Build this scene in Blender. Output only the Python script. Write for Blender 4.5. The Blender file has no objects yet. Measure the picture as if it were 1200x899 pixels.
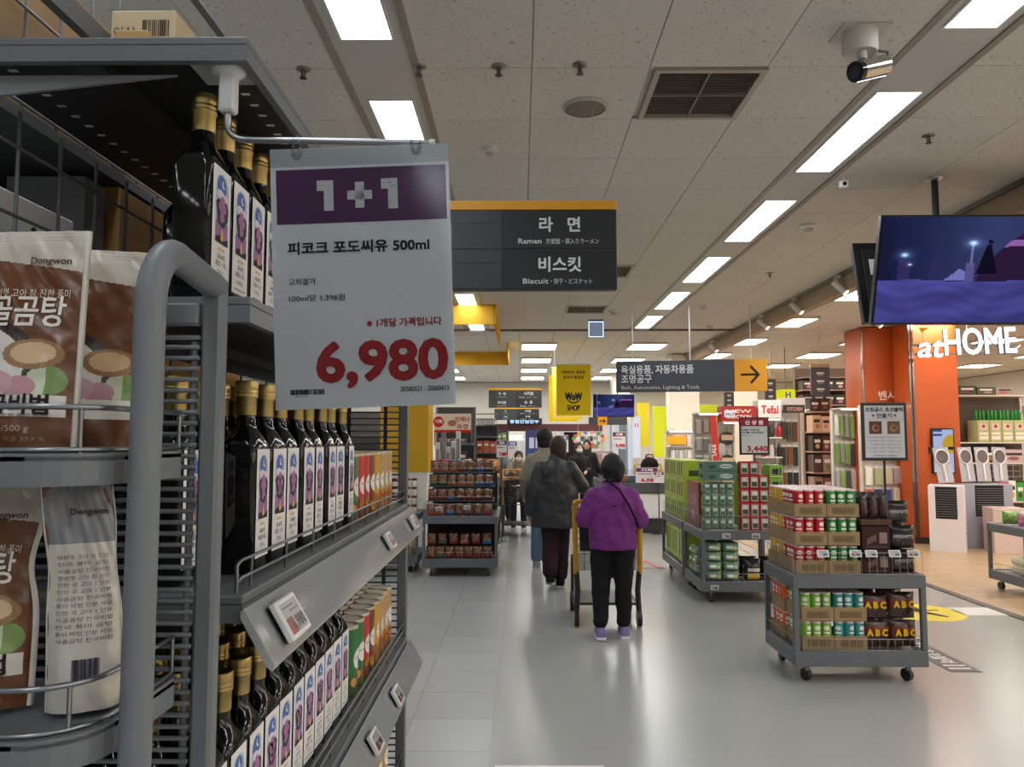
import bpy, bmesh, math, random
from mathutils import Vector, Matrix
rnd = random.Random(11)
SC = bpy.context.scene
COL = SC.collection
R = math.radians
# ------------------------------------------------------------------ camera
FPX, CX, CY, EYE = 900.0, 600.0, 449.5, 1.55
PITCH = math.atan((516 - 449.5) / FPX)
YAW = math.atan(9 / FPX * math.cos(PITCH))
cd = bpy.data.cameras.new('camera'); cam = bpy.data.objects.new('camera', cd); COL.objects.link(cam)
cd.sensor_width = 36; cd.sensor_fit = 'HORIZONTAL'; cd.lens = 36 * FPX / 1200; cd.clip_start = .03; cd.clip_end = 200
cam.location = (0, 0, EYE); cam.rotation_euler = (R(90) + PITCH, 0, YAW)
SC.camera = cam
# ------------------------------------------------------------------ world, exposure
wd = bpy.data.worlds.new('world'); SC.world = wd; wd.use_nodes = True
wd.node_tree.nodes['Background'].inputs[0].default_value = (.9, .93, 1, 1)
wd.node_tree.nodes['Background'].inputs[1].default_value = .03
vs = SC.view_settings
vs.view_transform = 'Standard'; vs.look = 'None'; vs.gamma = 1; vs.use_curve_mapping = False
vs.exposure = 0.0
LAMP = 13.2          # radiance of the ceiling light panels
try:
    SC.cycles.max_bounces = 8; SC.cycles.diffuse_bounces = 5; SC.cycles.glossy_bounces = 3
    SC.cycles.sample_clamp_indirect = 6; SC.cycles.caustics_reflective = False; SC.cycles.caustics_refractive = False
except Exception: pass

# ------------------------------------------------------------------ a pixel of the photograph as a point in the place
def ray(u, v):
    x = (u - CX) / FPX; z = -(v - CY) / FPX
    y2 = math.cos(PITCH) - z * math.sin(PITCH); z2 = math.sin(PITCH) + z * math.cos(PITCH)
    return x * math.cos(YAW) - y2 * math.sin(YAW), x * math.sin(YAW) + y2 * math.cos(YAW), z2
def PZ(u, v, z):
    r = ray(u, v); t = (z - EYE) / r[2]; return Vector((r[0] * t, r[1] * t, z))
def PY(u, v, y):
    r = ray(u, v); t = y / r[1]; return Vector((r[0] * t, y, EYE + r[2] * t))
def PX(u, v, x):
    r = ray(u, v); t = x / r[0]; return Vector((x, r[1] * t, EYE + r[2] * t))

# ------------------------------------------------------------------ colour and materials
def lin(c):
    if isinstance(c, str):
        c = c.lstrip('#'); c = [int(c[i:i + 2], 16) for i in (0, 2, 4)]
    o = []
    for a in c[:3]:
        a = a / 255.0
        o.append(a / 12.92 if a <= .04045 else ((a + .055) / 1.055) ** 2.4)
    return (o[0], o[1], o[2], 1.0)
MATS = {}
def base_mat(name):
    m = bpy.data.materials.new(name); m.use_nodes = True
    nt = m.node_tree; b = nt.nodes['Principled BSDF']
    return m, nt, b
def noise_bump(nt, b, scale, strength, dist=.002, detail=3):
    tc = nt.nodes.new('ShaderNodeTexCoord'); n = nt.nodes.new('ShaderNodeTexNoise'); bp = nt.nodes.new('ShaderNodeBump')
    n.inputs['Scale'].default_value = scale; n.inputs['Detail'].default_value = detail
    bp.inputs['Strength'].default_value = strength; bp.inputs['Distance'].default_value = dist
    nt.links.new(tc.outputs['Object'], n.inputs['Vector']); nt.links.new(n.outputs['Fac'], bp.inputs['Height'])
    nt.links.new(bp.outputs['Normal'], b.inputs['Normal'])
    return n
# surface kinds; colour comes from each face's colour attribute
KINDS = dict(p=(.45, 0, .5, 0, 0), m=(.85, 0, .3, 0, 0), g=(.08, 0, .5, 0, 0), film=(.24, 0, .5, 60, .25), met=(.32, 1, .5, 0, 0),
             chrome=(.16, 1, .5, 0, 0), card=(.8, 0, .3, 40, .06), cloth=(.9, 0, .2, 30, .3), s=(.3, 0, .5, 0, 0))
def MK(key):
    if key in MATS: return MATS[key]
    if key.startswith('e'):                       # gives off light: screens, lamps, lit letters
        m = bpy.data.materials.new('lit_' + key[1:].replace('.', '_')); m.use_nodes = True; nt = m.node_tree
        nt.nodes.clear()
        a = nt.nodes.new('ShaderNodeAttribute'); a.attribute_name = 'Col'
        e = nt.nodes.new('ShaderNodeEmission'); e.inputs[1].default_value = float(key[1:])
        o = nt.nodes.new('ShaderNodeOutputMaterial')
        nt.links.new(a.outputs['Color'], e.inputs[0]); nt.links.new(e.outputs[0], o.inputs[0])
    elif key == 'clear':
        m, nt, b = base_mat('clear_plastic')
        tr = nt.nodes.new('ShaderNodeBsdfTransparent'); gl = nt.nodes.new('ShaderNodeBsdfGlossy'); mx = nt.nodes.new('ShaderNodeMixShader')
        gl.inputs['Roughness'].default_value = .1; fr = nt.nodes.new('ShaderNodeFresnel'); fr.inputs[0].default_value = 1.35
        tr.inputs[0].default_value = (.93, .95, .95, 1)
        nt.links.new(fr.outputs[0], mx.inputs[0]); nt.links.new(tr.outputs[0], mx.inputs[1]); nt.links.new(gl.outputs[0], mx.inputs[2])
        nt.links.new(mx.outputs[0], nt.nodes['Material Output'].inputs[0])
    else:
        ro, me, sp, bs, bst = KINDS[key]
        m, nt, b = base_mat('surface_' + dict(p='paint', m='matte', g='gloss', film='film', met='metal', chrome='chrome', card='card', cloth='cloth', s='satin')[key])
        a = nt.nodes.new('ShaderNodeAttribute'); a.attribute_name = 'Col'
        b.inputs['Roughness'].default_value = ro; b.inputs['Metallic'].default_value = me
        b.inputs['Specular IOR Level'].default_value = sp
        nt.links.new(a.outputs['Color'], b.inputs['Base Color'])
        if bs: noise_bump(nt, b, bs, bst)
    MATS[key] = m
    return m
def solid(name, col, rough=.9, scale=25, amount=.3, spec=.25, dist=.006, detail=3):      # one-colour cloth, hair, skin with fine relief
    k = 'solid_' + name
    if k in MATS: return MATS[k]
    m, nt, b = base_mat(name)
    n = noise_bump(nt, b, scale, amount, dist, detail)
    mx = nt.nodes.new('ShaderNodeMix'); mx.data_type = 'RGBA'
    c = lin(col); mx.inputs['A'].default_value = [a * .85 for a in c[:3]] + [1]; mx.inputs['B'].default_value = [min(1, a * 1.12) for a in c[:3]] + [1]
    nt.links.new(n.outputs['Fac'], mx.inputs['Factor']); nt.links.new(mx.outputs['Result'], b.inputs['Base Color'])
    b.inputs['Roughness'].default_value = rough; b.inputs['Specular IOR Level'].default_value = spec
    MATS[k] = m
    return m

# ------------------------------------------------------------------ lettering
_TX = {}; _FC = []
def glyphs(body, res=2):
    k = (body, res)
    if k not in _TX:
        if not _FC:
            cu = bpy.data.curves.new('lettering', 'FONT'); cu.size = 1; cu.fill_mode = 'FRONT'; _FC.append(bpy.data.objects.new('lettering_source', cu))
        o = _FC[0]; cu = o.data; cu.body = body; cu.resolution_u = res
        me = bpy.data.meshes.new_from_object(o)
        _TX[k] = ([(v.co.x, v.co.y) for v in me.vertices], [tuple(p.vertices) for p in me.polygons])
        bpy.data.meshes.remove(me)
    return _TX[k]

# ------------------------------------------------------------------ mesh building
class MB:
    def __init__(s, mat='p'):
        s.v = []; s.f = []; s.c = []; s.m = []; s.s = []; s.mat = mat
    def add(s, vs, fs, col, mat=None, sm=False):
        b = len(s.v); s.v.extend(tuple(v) for v in vs)
        many = isinstance(col, list)
        if not many: col = lin(col)
        for i, f in enumerate(fs):
            s.f.append([b + k for k in f]); s.c.append(lin(col[i]) if many else col); s.m.append(mat or s.mat); s.s.append(sm)
        return s
    def box(s, a, b, col, mat=None, c=0):
        (x0, y0, z0), (x1, y1, z1) = a, b
        if not c:
            return s.add([(x, y, z) for z in (z0, z1) for x, y in ((x0, y0), (x1, y0), (x1, y1), (x0, y1))],
                         [(3, 2, 1, 0), (4, 5, 6, 7), (0, 1, 5, 4), (1, 2, 6, 5), (2, 3, 7, 6), (3, 0, 4, 7)], col, mat)
        bm = bmesh.new(); bmesh.ops.create_cube(bm, size=1)
        for v in bm.verts: v.co = ((x0 + x1) / 2 + v.co.x * (x1 - x0), (y0 + y1) / 2 + v.co.y * (y1 - y0), (z0 + z1) / 2 + v.co.z * (z1 - z0))
        bmesh.ops.bevel(bm, geom=bm.edges[:], offset=c, segments=1, affect='EDGES')
        bm.verts.index_update(); s.add([v.co[:] for v in bm.verts], [[v.index for v in f.verts] for f in bm.faces], col, mat); bm.free()
        return s
    def cbox(s, ctr, size, col, mat=None, c=0):
        return s.box([ctr[i] - size[i] / 2 for i in range(3)], [ctr[i] + size[i] / 2 for i in range(3)], col, mat, c)
    def loft(s, rings, col, mat=None, sm=True, cap=True, closed=True):
        n = len(rings[0]); vs = [p for r in rings for p in r]; fs = []; cs = []
        many = isinstance(col, list)
        for i in range(len(rings) - 1):
            for j in range(n if closed else n - 1):
                k = (j + 1) % n
                fs.append((i * n + j, i * n + k, (i + 1) * n + k, (i + 1) * n + j)); cs.append(col[i] if many else col)
        s.add(vs, fs, cs, mat, sm)
        if cap and closed:
            s.add(rings[0], [tuple(range(n - 1, -1, -1))], col[0] if many else col, mat)
            s.add(rings[-1], [tuple(range(n))], col[-1] if many else col, mat)
        return s
    def lathe(s, prof, col, n=16, at=(0, 0, 0), mat=None, cap=True, sm=True):
        return s.loft([[(at[0] + r * math.cos(2 * math.pi * k / n), at[1] + r * math.sin(2 * math.pi * k / n), at[2] + z) for k in range(n)] for r, z in prof], col, mat, sm, cap)
    def cyl(s, p, q, r, col, n=10, mat=None, r2=None, cap=True, sm=True):
        return s.tube([p, q], r, col, n, mat, cap, sm, [r, r if r2 is None else r2])
    def tube(s, pts, r, col, n=8, mat=None, cap=True, sm=True, rs=None, flat=None):
        pts = [Vector(p) for p in pts]; rings = []
        t0 = (pts[1] - pts[0]).normalized()
        up = Vector((0, 0, 1)) if abs(t0.z) < .9 else Vector((0, 1, 0))
        a = t0.cross(up).normalized()
        for i, p in enumerate(pts):
            t = (pts[min(i + 1, len(pts) - 1)] - pts[max(i - 1, 0)]).normalized()
            a = (a - t * a.dot(t)).normalized(); b = t.cross(a)
            rr = rs[i] if rs else r
            ring = []
            for k in range(n):
                w = 2 * math.pi * (k + .5) / n
                ring.append(tuple(p + a * (rr * math.cos(w)) * (flat or 1) + b * (rr * math.sin(w))))
            rings.append(ring)
        return s.loft(rings, col, mat, sm, cap)
    def prism(s, pts, h, M, col, mat=None):           # polygon in the plane of M, thickness h
        n = len(pts)
        vs = [M @ Vector((x, y, z)) for z in (0, h) for x, y in pts]
        fs = [tuple(range(n - 1, -1, -1)), tuple(range(n, 2 * n))] + [(k, (k + 1) % n, n + (k + 1) % n, n + k) for k in range(n)]
        return s.add(vs, fs, col, mat)
    def flat(s, pts, M, col, mat=None, lift=0):
        return s.add([M @ Vector((x, y, lift)) for x, y in pts], [tuple(range(len(pts)))], col, mat)
    def rect(s, x0, y0, x1, y1, M, col, mat=None, lift=0):
        return s.flat([(x0, y0), (x1, y0), (x1, y1), (x0, y1)], M, col, mat, lift)
    def disc(s, x, y, rx, ry, M, col, mat=None, lift=0, n=18):
        return s.flat([(x + rx * math.cos(2 * math.pi * k / n), y + ry * math.sin(2 * math.pi * k / n)) for k in range(n)], M, col, mat, lift)
    def text(s, body, size, M, col, mat=None, bold=0, align='L', fit=None, at=(0, 0), lift=0, res=2, warp=None):
        vv, ff = glyphs(body, res)
        if not vv: return s
        x0 = min(p[0] for p in vv); x1 = max(p[0] for p in vv)
        sx = size if not fit else fit / max(1e-6, x1 - x0)
        w = (x1 - x0) * sx
        ox = at[0] - x0 * sx - (w / 2 if align == 'C' else w if align == 'R' else 0)
        nb = 10 if bold > .0015 else 4
        shifts = [(0, 0)] if not bold else [(bold * math.cos(2 * math.pi * (k + .5) / nb), bold * math.sin(2 * math.pi * (k + .5) / nb)) for k in range(nb)]
        for k, (dx, dy) in enumerate(shifts):
            P = [(x * sx + ox + dx, y * size + at[1] + dy) for x, y in vv]
            s.add([M @ Vector(warp(p[0], p[1], k * 1e-4) if warp else (p[0], p[1], lift + k * 1e-4)) for p in P], ff, col, mat)
        return s
    def paint(s, fn, w, h, nx, ny, M, mat=None, surf=None, sm=False):     # flat print: a grid whose faces take fn(u, v)
        vs = []
        for j in range(ny + 1):
            for i in range(nx + 1):
                x, y = (i / nx - .5) * w, j / ny * h
                vs.append(M @ Vector((x, y, surf(i / nx, j / ny) if surf else 0)))
        fs, cs = [], []
        for j in range(ny):
            for i in range(nx):
                a = j * (nx + 1) + i; fs.append((a, a + 1, a + nx + 2, a + nx + 1)); cs.append(fn((i + .5) / nx, (j + .5) / ny))
        return s.add(vs, fs, cs, mat, sm)
    def wrap(s, top, bot, x0, x1, rad, col, mat=None, n=8, ax=0):    # a patch laid round a cylinder about z; ax 0 faces +x, -90 faces -y
        P = []
        for k in range(n + 1):
            x = x0 + (x1 - x0) * k / n; w = x / rad + R(ax)
            for y in (bot(x), top(x)): P.append((rad * math.cos(w), rad * math.sin(w), y))
        return s.add(P, [(2 * k, 2 * k + 2, 2 * k + 3, 2 * k + 1) for k in range(n)], col, mat)
    def move(s, M, start=0):
        s.v[start:] = [tuple(M @ Vector(v)) for v in s.v[start:]]; return s
    def mesh(s, name):
        me = bpy.data.meshes.new(name); me.from_pydata(s.v, [], s.f)
        keys = list(dict.fromkeys(s.m))
        for k in keys: me.materials.append(MK(k))
        ix = {k: i for i, k in enumerate(keys)}
        me.polygons.foreach_set('material_index', [ix[k] for k in s.m]); me.polygons.foreach_set('use_smooth', s.s)
        at = me.color_attributes.new('Col', 'FLOAT_COLOR', 'CORNER'); buf = []
        for f, c in zip(s.f, s.c): buf.extend(c * len(f))
        at.data.foreach_set('color', buf); me.update()
        return me
def link(me, name, parent=None, loc=(0, 0, 0), rot=(0, 0, 0), sc=None):
    if isinstance(me, MB): me = me.mesh(name)
    o = bpy.data.objects.new(name, me); COL.objects.link(o); o.parent = parent; o.location = loc; o.rotation_euler = rot
    if sc: o.scale = sc
    return o
def wlink(me, name, parent):                            # mesh in place coordinates under an unrotated thing
    return link(me, name, parent, -parent.location)
def tag(o, label, cat, group=None, kind=None):
    o['label'] = label; o['category'] = cat
    if group: o['group'] = group
    if kind: o['kind'] = kind
    return o
def thing(name, label, cat, loc=(0, 0, 0), rz=0, group=None):
    o = bpy.data.objects.new(name, None); COL.objects.link(o); o.empty_display_size = .05
    o.location = loc; o.rotation_euler = (0, 0, rz)
    return tag(o, label, cat, group)
def struct(me, name, parent=None):
    o = link(me, name, parent)
    if parent is None: o['kind'] = 'structure'
    return o
def dup(root, loc, rz=None, label=None, group=None):
    kids = KIDS.get(root.name)
    if kids is None:
        kids = KIDS[root.name] = [(c, list(c.children)) for c in root.children]
    r = root.copy(); COL.objects.link(r); r.location = loc
    if rz is not None: r.rotation_euler = (0, 0, rz)
    if label: r['label'] = label
    if group: r['group'] = group
    for c, gs in kids:
        k = c.copy(); COL.objects.link(k); k.parent = r
        for g in gs:
            q = g.copy(); COL.objects.link(q); q.parent = k
    return r
KIDS = {}
def plane(o, face='-y', rz=0):                         # x right, y up, z out of the face
    a = {'-y': 0, '+x': 90, '+y': 180, '-x': -90}.get(face)
    if face == '+z': return Matrix.Translation(o) @ Matrix.Rotation(rz, 4, 'Z')
    return Matrix.Translation(o) @ Matrix.Rotation(R(a) + rz, 4, 'Z') @ Matrix.Rotation(R(90), 4, 'X')
def jit(c, a=14):
    if isinstance(c, str): c = [int(c.lstrip('#')[i:i + 2], 16) for i in (0, 2, 4)]
    d = rnd.uniform(-a, a); return tuple(max(0, min(255, k + d + rnd.uniform(-a, a) * .4)) for k in c)
GREY = (104, 110, 114); DGREY = (62, 66, 70); WHITE = (232, 232, 230)
# ================================================================== the hall: floor, ceiling, walls
CE = 3.35
def plane_mat(name, build, rough=.5, spec=.5):
    m, nt, b = base_mat(name); b.inputs['Roughness'].default_value = rough; b.inputs['Specular IOR Level'].default_value = spec
    tc = nt.nodes.new('ShaderNodeTexCoord'); build(nt, b, tc.outputs['Object']); return m
def N(nt, kind, **kw):
    n = nt.nodes.new('ShaderNode' + kind)
    for k, v in kw.items():
        if k in n.inputs: n.inputs[k].default_value = v
        else: setattr(n, k, v)
    return n
def mixc(nt, fac, a, b):
    m = nt.nodes.new('ShaderNodeMix'); m.data_type = 'RGBA'
    for k, x in (('A', a), ('B', b)):
        if isinstance(x, tuple): m.inputs[k].default_value = x
        else: nt.links.new(x, m.inputs[k])
    if isinstance(fac, float): m.inputs['Factor'].default_value = fac
    else: nt.links.new(fac, m.inputs['Factor'])
    return m.outputs['Result']
def ramp(nt, src, stops):
    r = nt.nodes.new('ShaderNodeValToRGB'); e = r.color_ramp.elements
    while len(e) < len(stops): e.new(.5)
    for k, (p, c) in enumerate(stops): e[k].position = p; e[k].color = c
    nt.links.new(src, r.inputs[0]); return r.outputs[0]
def g(v): return (v, v, v, 1)
def floor_nodes(nt, b, v):
    n = N(nt, 'TexNoise', Scale=.9, Detail=2.0); nt.links.new(v, n.inputs['Vector'])
    n2 = N(nt, 'TexNoise', Scale=160.0, Detail=2.0); nt.links.new(v, n2.inputs['Vector'])
    c = mixc(nt, n.outputs['Fac'], lin((152, 153, 150)), lin((168, 169, 167)))
    c2 = mixc(nt, ramp(nt, n2.outputs['Fac'], [(.35, g(0)), (.75, g(.25))]), c, lin((150, 150, 148)))
    nt.links.new(c2, b.inputs['Base Color'])
M_FLOOR = plane_mat('polished_epoxy_floor', floor_nodes, .24)
def tile_nodes(nt, b, v):
    oi = nt.nodes.new('ShaderNodeObjectInfo')
    n = N(nt, 'TexNoise', Scale=3.0, Detail=5.0); nt.links.new(v, n.inputs['Vector'])
    c = mixc(nt, n.outputs['Fac'], lin((150, 152, 150)), lin((164, 166, 165)))
    nt.links.new(mixc(nt, oi.outputs['Random'], c, lin((170, 172, 170))), b.inputs['Base Color'])
M_TILE = plane_mat('vinyl_floor_tile', tile_nodes, .28)
def wood_nodes(nt, b, v):
    mp = N(nt, 'Mapping'); mp.inputs['Scale'].default_value = (1, 1, 1); nt.links.new(v, mp.inputs['Vector'])
    br = N(nt, 'TexBrick', Scale=1.0); br.inputs['Brick Width'].default_value = 1.1; br.inputs['Row Height'].default_value = .14
    br.inputs['Mortar Size'].default_value = .003; br.inputs['Color1'].default_value = lin((178, 152, 120)); br.inputs['Color2'].default_value = lin((160, 134, 104)); br.inputs['Mortar'].default_value = lin((96, 72, 48))
    nt.links.new(mp.outputs[0], br.inputs['Vector'])
    mp2 = N(nt, 'Mapping'); mp2.inputs['Scale'].default_value = (2, 30, 1); nt.links.new(v, mp2.inputs['Vector'])
    n = N(nt, 'TexNoise', Scale=1.5, Detail=6.0); nt.links.new(mp2.outputs[0], n.inputs['Vector'])
    nt.links.new(mixc(nt, ramp(nt, n.outputs['Fac'], [(.3, g(0)), (.75, g(.55))]), br.outputs['Color'], lin((190, 166, 134))), b.inputs['Base Color'])
M_WOOD = plane_mat('oak_plank_floor', wood_nodes, .35)
def ceil_nodes(nt, b, v, seams=False):
    n = N(nt, 'TexNoise', Scale=1.2, Detail=3.0); nt.links.new(v, n.inputs['Vector'])
    c = mixc(nt, n.outputs['Fac'], lin((205, 203, 197)), lin((222, 220, 214)))
    w = N(nt, 'TexNoise', Scale=52.0, Detail=2.0, Distortion=.8); nt.links.new(v, w.inputs['Vector'])
    c = mixc(nt, ramp(nt, w.outputs['Fac'], [(.63, g(0)), (.69, g(.6))]), c, lin((120, 118, 112)))
    if seams:
        br = N(nt, 'TexBrick', Scale=1.0, offset=0.0); br.inputs['Brick Width'].default_value = .6; br.inputs['Row Height'].default_value = .6; br.inputs['Mortar Size'].default_value = .004
        br.inputs['Color1'].default_value = g(0); br.inputs['Color2'].default_value = g(0); br.inputs['Mortar'].default_value = g(1)
        nt.links.new(v, br.inputs['Vector']); c = mixc(nt, br.outputs['Color'], c, lin((120, 116, 110)))
    nt.links.new(c, b.inputs['Base Color'])
    bp = N(nt, 'Bump', Strength=.25, Distance=.002); nt.links.new(w.outputs['Fac'], bp.inputs['Height']); nt.links.new(bp.outputs['Normal'], b.inputs['Normal'])
M_CEIL = plane_mat('fissured_ceiling_tile', ceil_nodes, .95, .1)
M_CEIL2 = plane_mat('distant_ceiling_grid', lambda nt, b, v: ceil_nodes(nt, b, v, True), .95, .1)
def wall_nodes(nt, b, v):
    n = N(nt, 'TexNoise', Scale=2.0, Detail=4.0); nt.links.new(v, n.inputs['Vector'])
    nt.links.new(mixc(nt, n.outputs['Fac'], lin((200, 198, 192)), lin((214, 212, 206))), b.inputs['Base Color'])
M_WALL = plane_mat('painted_wall', wall_nodes, .8, .2)
def tan_nodes(nt, b, v):
    n = N(nt, 'TexNoise', Scale=3.0, Detail=4.0); nt.links.new(v, n.inputs['Vector'])
    nt.links.new(mixc(nt, n.outputs['Fac'], lin((166, 144, 120)), lin((180, 160, 136))), b.inputs['Base Color'])
M_TAN = plane_mat('tan_soffit_board', tan_nodes, .7, .2)
def with_mat(o, m):
    o.data.materials.clear(); o.data.materials.append(m); return o
HX0, HX1, HY0, HY1 = -8.0, 13.0, -10.0, 24.0
flo = with_mat(struct(MB().box((HX0, HY0, -.1), (HX1, HY1, 0), WHITE), 'floor'), M_FLOOR)
tm = MB().box((0, 0, 0), (.445, .447, .003), WHITE).mesh('tile'); tm.materials.clear(); tm.materials.append(M_TILE)
for i in range(5):
    for j in range(17):
        link(tm, 'tile', flo, (-.145 - .45 * (i + 1), 2.6 + .45 * j, 0))
wf = with_mat(struct(MB().box((4.42, 2.5, 0), (HX1, HY1, .006), WHITE), 'floor_wood'), M_WOOD)
with_mat(struct(MB().box((3.36, 7.25, 0), (3.55, 13.5, .005), WHITE), 'floor_wood_strip'), M_WOOD)
struct(MB('p').box((4.33, 2.5, 0), (4.42, HY1, .008), (70, 66, 64)), 'trim_1')
cei = with_mat(struct(MB().box((HX0, HY0, CE + .016), (HX1, HY1, CE + .1), WHITE), 'ceiling'), M_CEIL2)
VENTS = [(.675, 3.6)]
rows = [2.4 + .6 * k for k in range(17)]
colsx = [(-.51 + .57 * k, .57) for k in range(4)] + [(2.17, .65), (2.82, .65)] + [(-.86 - .57 * (k + 1), .57) for k in range(3)]
tms = {}
for x, w in colsx:
    if w not in tms:
        t = MB().box((0, 0, 0), (w - .004, .596, .016), WHITE, c=.0015).mesh('tile'); t.materials.clear(); t.materials.append(M_CEIL); tms[w] = t
    for y in rows:
        if any(abs(x - a) < .04 and abs(y - b) < .05 for a, b in ((.63, 3.6), (.63, 10.2), (.63, 7.8), (-2.0, 4.2))): continue
        link(tms[w], 'tile', cei, (x + .002, y + .002, CE))
for nm, a, b in (('wall_back', (HX0, HY1, 0), (HX1, HY1 + .1, CE)), ('wall_left', (HX0 - .1, HY0, 0), (HX0, HY1, CE)),
                 ('wall_right', (HX1, HY0, 0), (HX1 + .1, HY1, CE)), ('wall_near', (HX0, HY0 - .1, 0), (HX1, HY0, CE))):
    with_mat(struct(MB().box(a, b, WHITE), nm), M_WALL)
# light channels and the soffit beam
for k, xc in enumerate((1.97, -.685)):
    b = MB('p'); y0, y1 = HY0, 12.4
    b.box((xc - .17, y0, CE + .004), (xc + .17, y1, CE + .015), (196, 196, 192))
    for sx in (-1, 1): b.box((xc + sx * .185 - .018, y0, CE - .006), (xc + sx * .185 + .018, y1, CE + .015), (150, 143, 132))
    struct(b, 'trim_%d' % (k + 2))
with_mat(struct(MB().box((3.48, HY0, 3.14), (3.60, HY1, CE + .016), WHITE), 'trim_4'), M_TAN)
struct(MB('met').box((3.455, HY0, CE - .035), (3.48, HY1, CE + .01), (150, 150, 148)), 'trim_5')
struct(MB('p').box((HX0, 12.38, CE - .03), (3.48, 12.44, CE + .015), (112, 92, 84)), 'trim_6')
# ------------------------------------------------------------------ ceiling lights
EK = 'e%g' % LAMP
ORD = ['first', 'second', 'third', 'fourth', 'fifth', 'sixth', 'seventh', 'eighth', 'ninth', 'tenth', 'eleventh', 'twelfth', 'thirteenth', 'fourteenth', 'fifteenth', 'sixteenth', 'seventeenth', 'eighteenth']
def strip_light(x, y, label, group, proto=[]):
    if not proto:
        r = thing('ceiling_light', label, 'ceiling light', (x, y, CE), 0, group)
        b = MB('p')
        for sx in (-1, 1): b.box((sx * .118 - .006, 0, -.004), (sx * .118 + .006, 1.2, .003), (215, 215, 212))
        for yy in (0, 1.19): b.box((-.112, yy, -.004), (.112, yy + .01, .003), (215, 215, 212))
        link(b, 'frame', r); link(MB(EK).box((-.112, .01, -.002), (.112, 1.19, .002), (240, 247, 255)), 'diffuser', r)
        proto.append(r); return r
    return dup(proto[0], (x, y, CE), label=label, group=group)
for k in range(12): strip_light(1.97, 2.06 + 1.805 * (k - 6), ORD[k] + ' bright ceiling panel of the light row beside the security camera', 'light row beside the security camera')
for k in range(12): strip_light(-.685, 2.13 + 1.81 * (k - 6), ORD[k] + ' bright ceiling panel of the light row above the hanging price card', 'light row above the price card')
for k in range(12): strip_light(-3.36, 2.13 + 1.81 * (k - 6), ORD[k] + ' bright ceiling panel of the light row hidden behind the oil shelf', 'light row behind the oil shelf')
def cell_light(x, y, label, group, warm=0, proto={}):
    if warm not in proto:
        r = thing('ceiling_light', label, 'ceiling light', (x, y, CE), 0, group)
        b = MB('p')
        for xx in (-.34, .32): b.box((xx, -.42, -.03), (xx + .02, .42, .016), (206, 203, 196))
        for yy in (-.44, .42): b.box((-.34, yy, -.03), (.34, yy + .02, .016), (206, 203, 196))
        link(b, 'frame', r)
        d = MB('e%g' % (LAMP * 1.9)).box((-.072, -.41, -.014), (.072, .41, -.008), (255, 245, 232) if warm else (253, 250, 244)).mesh('diffuser')
        for k in range(4): link(d, 'diffuser', r, (-.24 + .16 * k, 0, 0))
        proto[warm] = r; return r
    return dup(proto[warm], (x, y, CE), label=label, group=group)
for x, w in ((.37, 'beside the yellow banner'), (2.42, 'over the direction sign'), (-1.9, 'behind the yellow fascia'), (-4.2, 'by the far side wall')):
    for k, y in enumerate((14.6, 17.15, 19.6, 22.0)): cell_light(x, y, ORD[k] + ' four-cell ceiling light in the far column ' + w, 'four-cell lights over the far aisle')
for x in (4.05, 6.3, 8.6, 11.0):
    for k, y in enumerate((-7.0, -4.0, -1.0, 2.0, 4.7, 7.0, 9.3, 11.6, 13.9, 16.2, 18.5, 21.0)):
        if (x < 5 and 3 < y < 8) : continue
        cell_light(x, y, ORD[k] + ' warm four-cell ceiling light in the ' + {4.05: 'column along the soffit beam', 6.3: 'second column past the beam', 8.6: 'third column past the beam', 11.0: 'column farthest past the beam'}[x], 'four-cell lights over the home store', 1)
# ------------------------------------------------------------------ things on the ceiling
def vent(x, y, w, d, label):
    r = thing('ceiling_vent', label, 'air vent', (x, y, CE), 0)
    b = MB('p')
    for a in (0, w - .03): b.box((a, 0, -.012), (a + .03, d, .014), (176, 168, 156))
    for a in (0, d - .03): b.box((.03, a, -.012), (w - .03, a + .03, .014), (176, 168, 156))
    b.box((w / 2 - .006, .03, -.006), (w / 2 + .006, d - .03, .012), (120, 110, 100)); b.box((.03, d / 2 - .006, -.006), (w - .03, d / 2 + .006, .012), (120, 110, 100))
    link(b, 'frame', r)
    link(MB('m').box((.03, .03, .010), (w - .03, d - .03, .0145), (50, 45, 40)), 'backing', r)
    s = MB('p').box((.03, -.006, .0), (w - .03, .006, .004), (118, 108, 98)).mesh('slat')
    n = int((d - .06) / .022)
    for k in range(n): link(s, 'slat', r, (0, .041 + k * .022, .002), (R(25), 0, 0))
vent(.66, 3.61, .55, .58, 'large brown louvred air vent between the round speaker and the security camera')
vent(.635, 10.2, .56, .59, 'brown air vent above the yellow hanging banner')
vent(.635, 7.8, .56, .59, 'brown air vent partly hidden behind the ramen aisle sign')
vent(-1.995, 4.205, .56, .59, 'brown air vent above the oil shelf end')
b = MB('p').lathe([(.118, .0), (.118, -.012), (.108, -.018)], (186, 182, 174), 32, cap=False)
r = tag(link(b, 'ceiling_speaker', None, (.355, 4.03, CE)), 'round ceiling speaker with a grey grille next to the large vent', 'speaker')
link(MB('m').lathe([(.107, -.014), (.05, -.019), (.001, -.02)], (128, 124, 116), 32, cap=False), 'grille', r)
def sprinkler(x, y, label):
    r = thing('sprinkler', label, 'sprinkler', (x, y, CE), 0, 'ceiling sprinklers')
    link(MB('met').lathe([(.036, 0), (.034, -.006), (.016, -.009)], (140, 136, 128), 14), 'rosette', r)
    link(MB('met').lathe([(.011, -.006), (.011, -.035), (.007, -.04), (.018, -.045), (.018, -.048)], (110, 106, 100), 10), 'nozzle', r)
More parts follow.
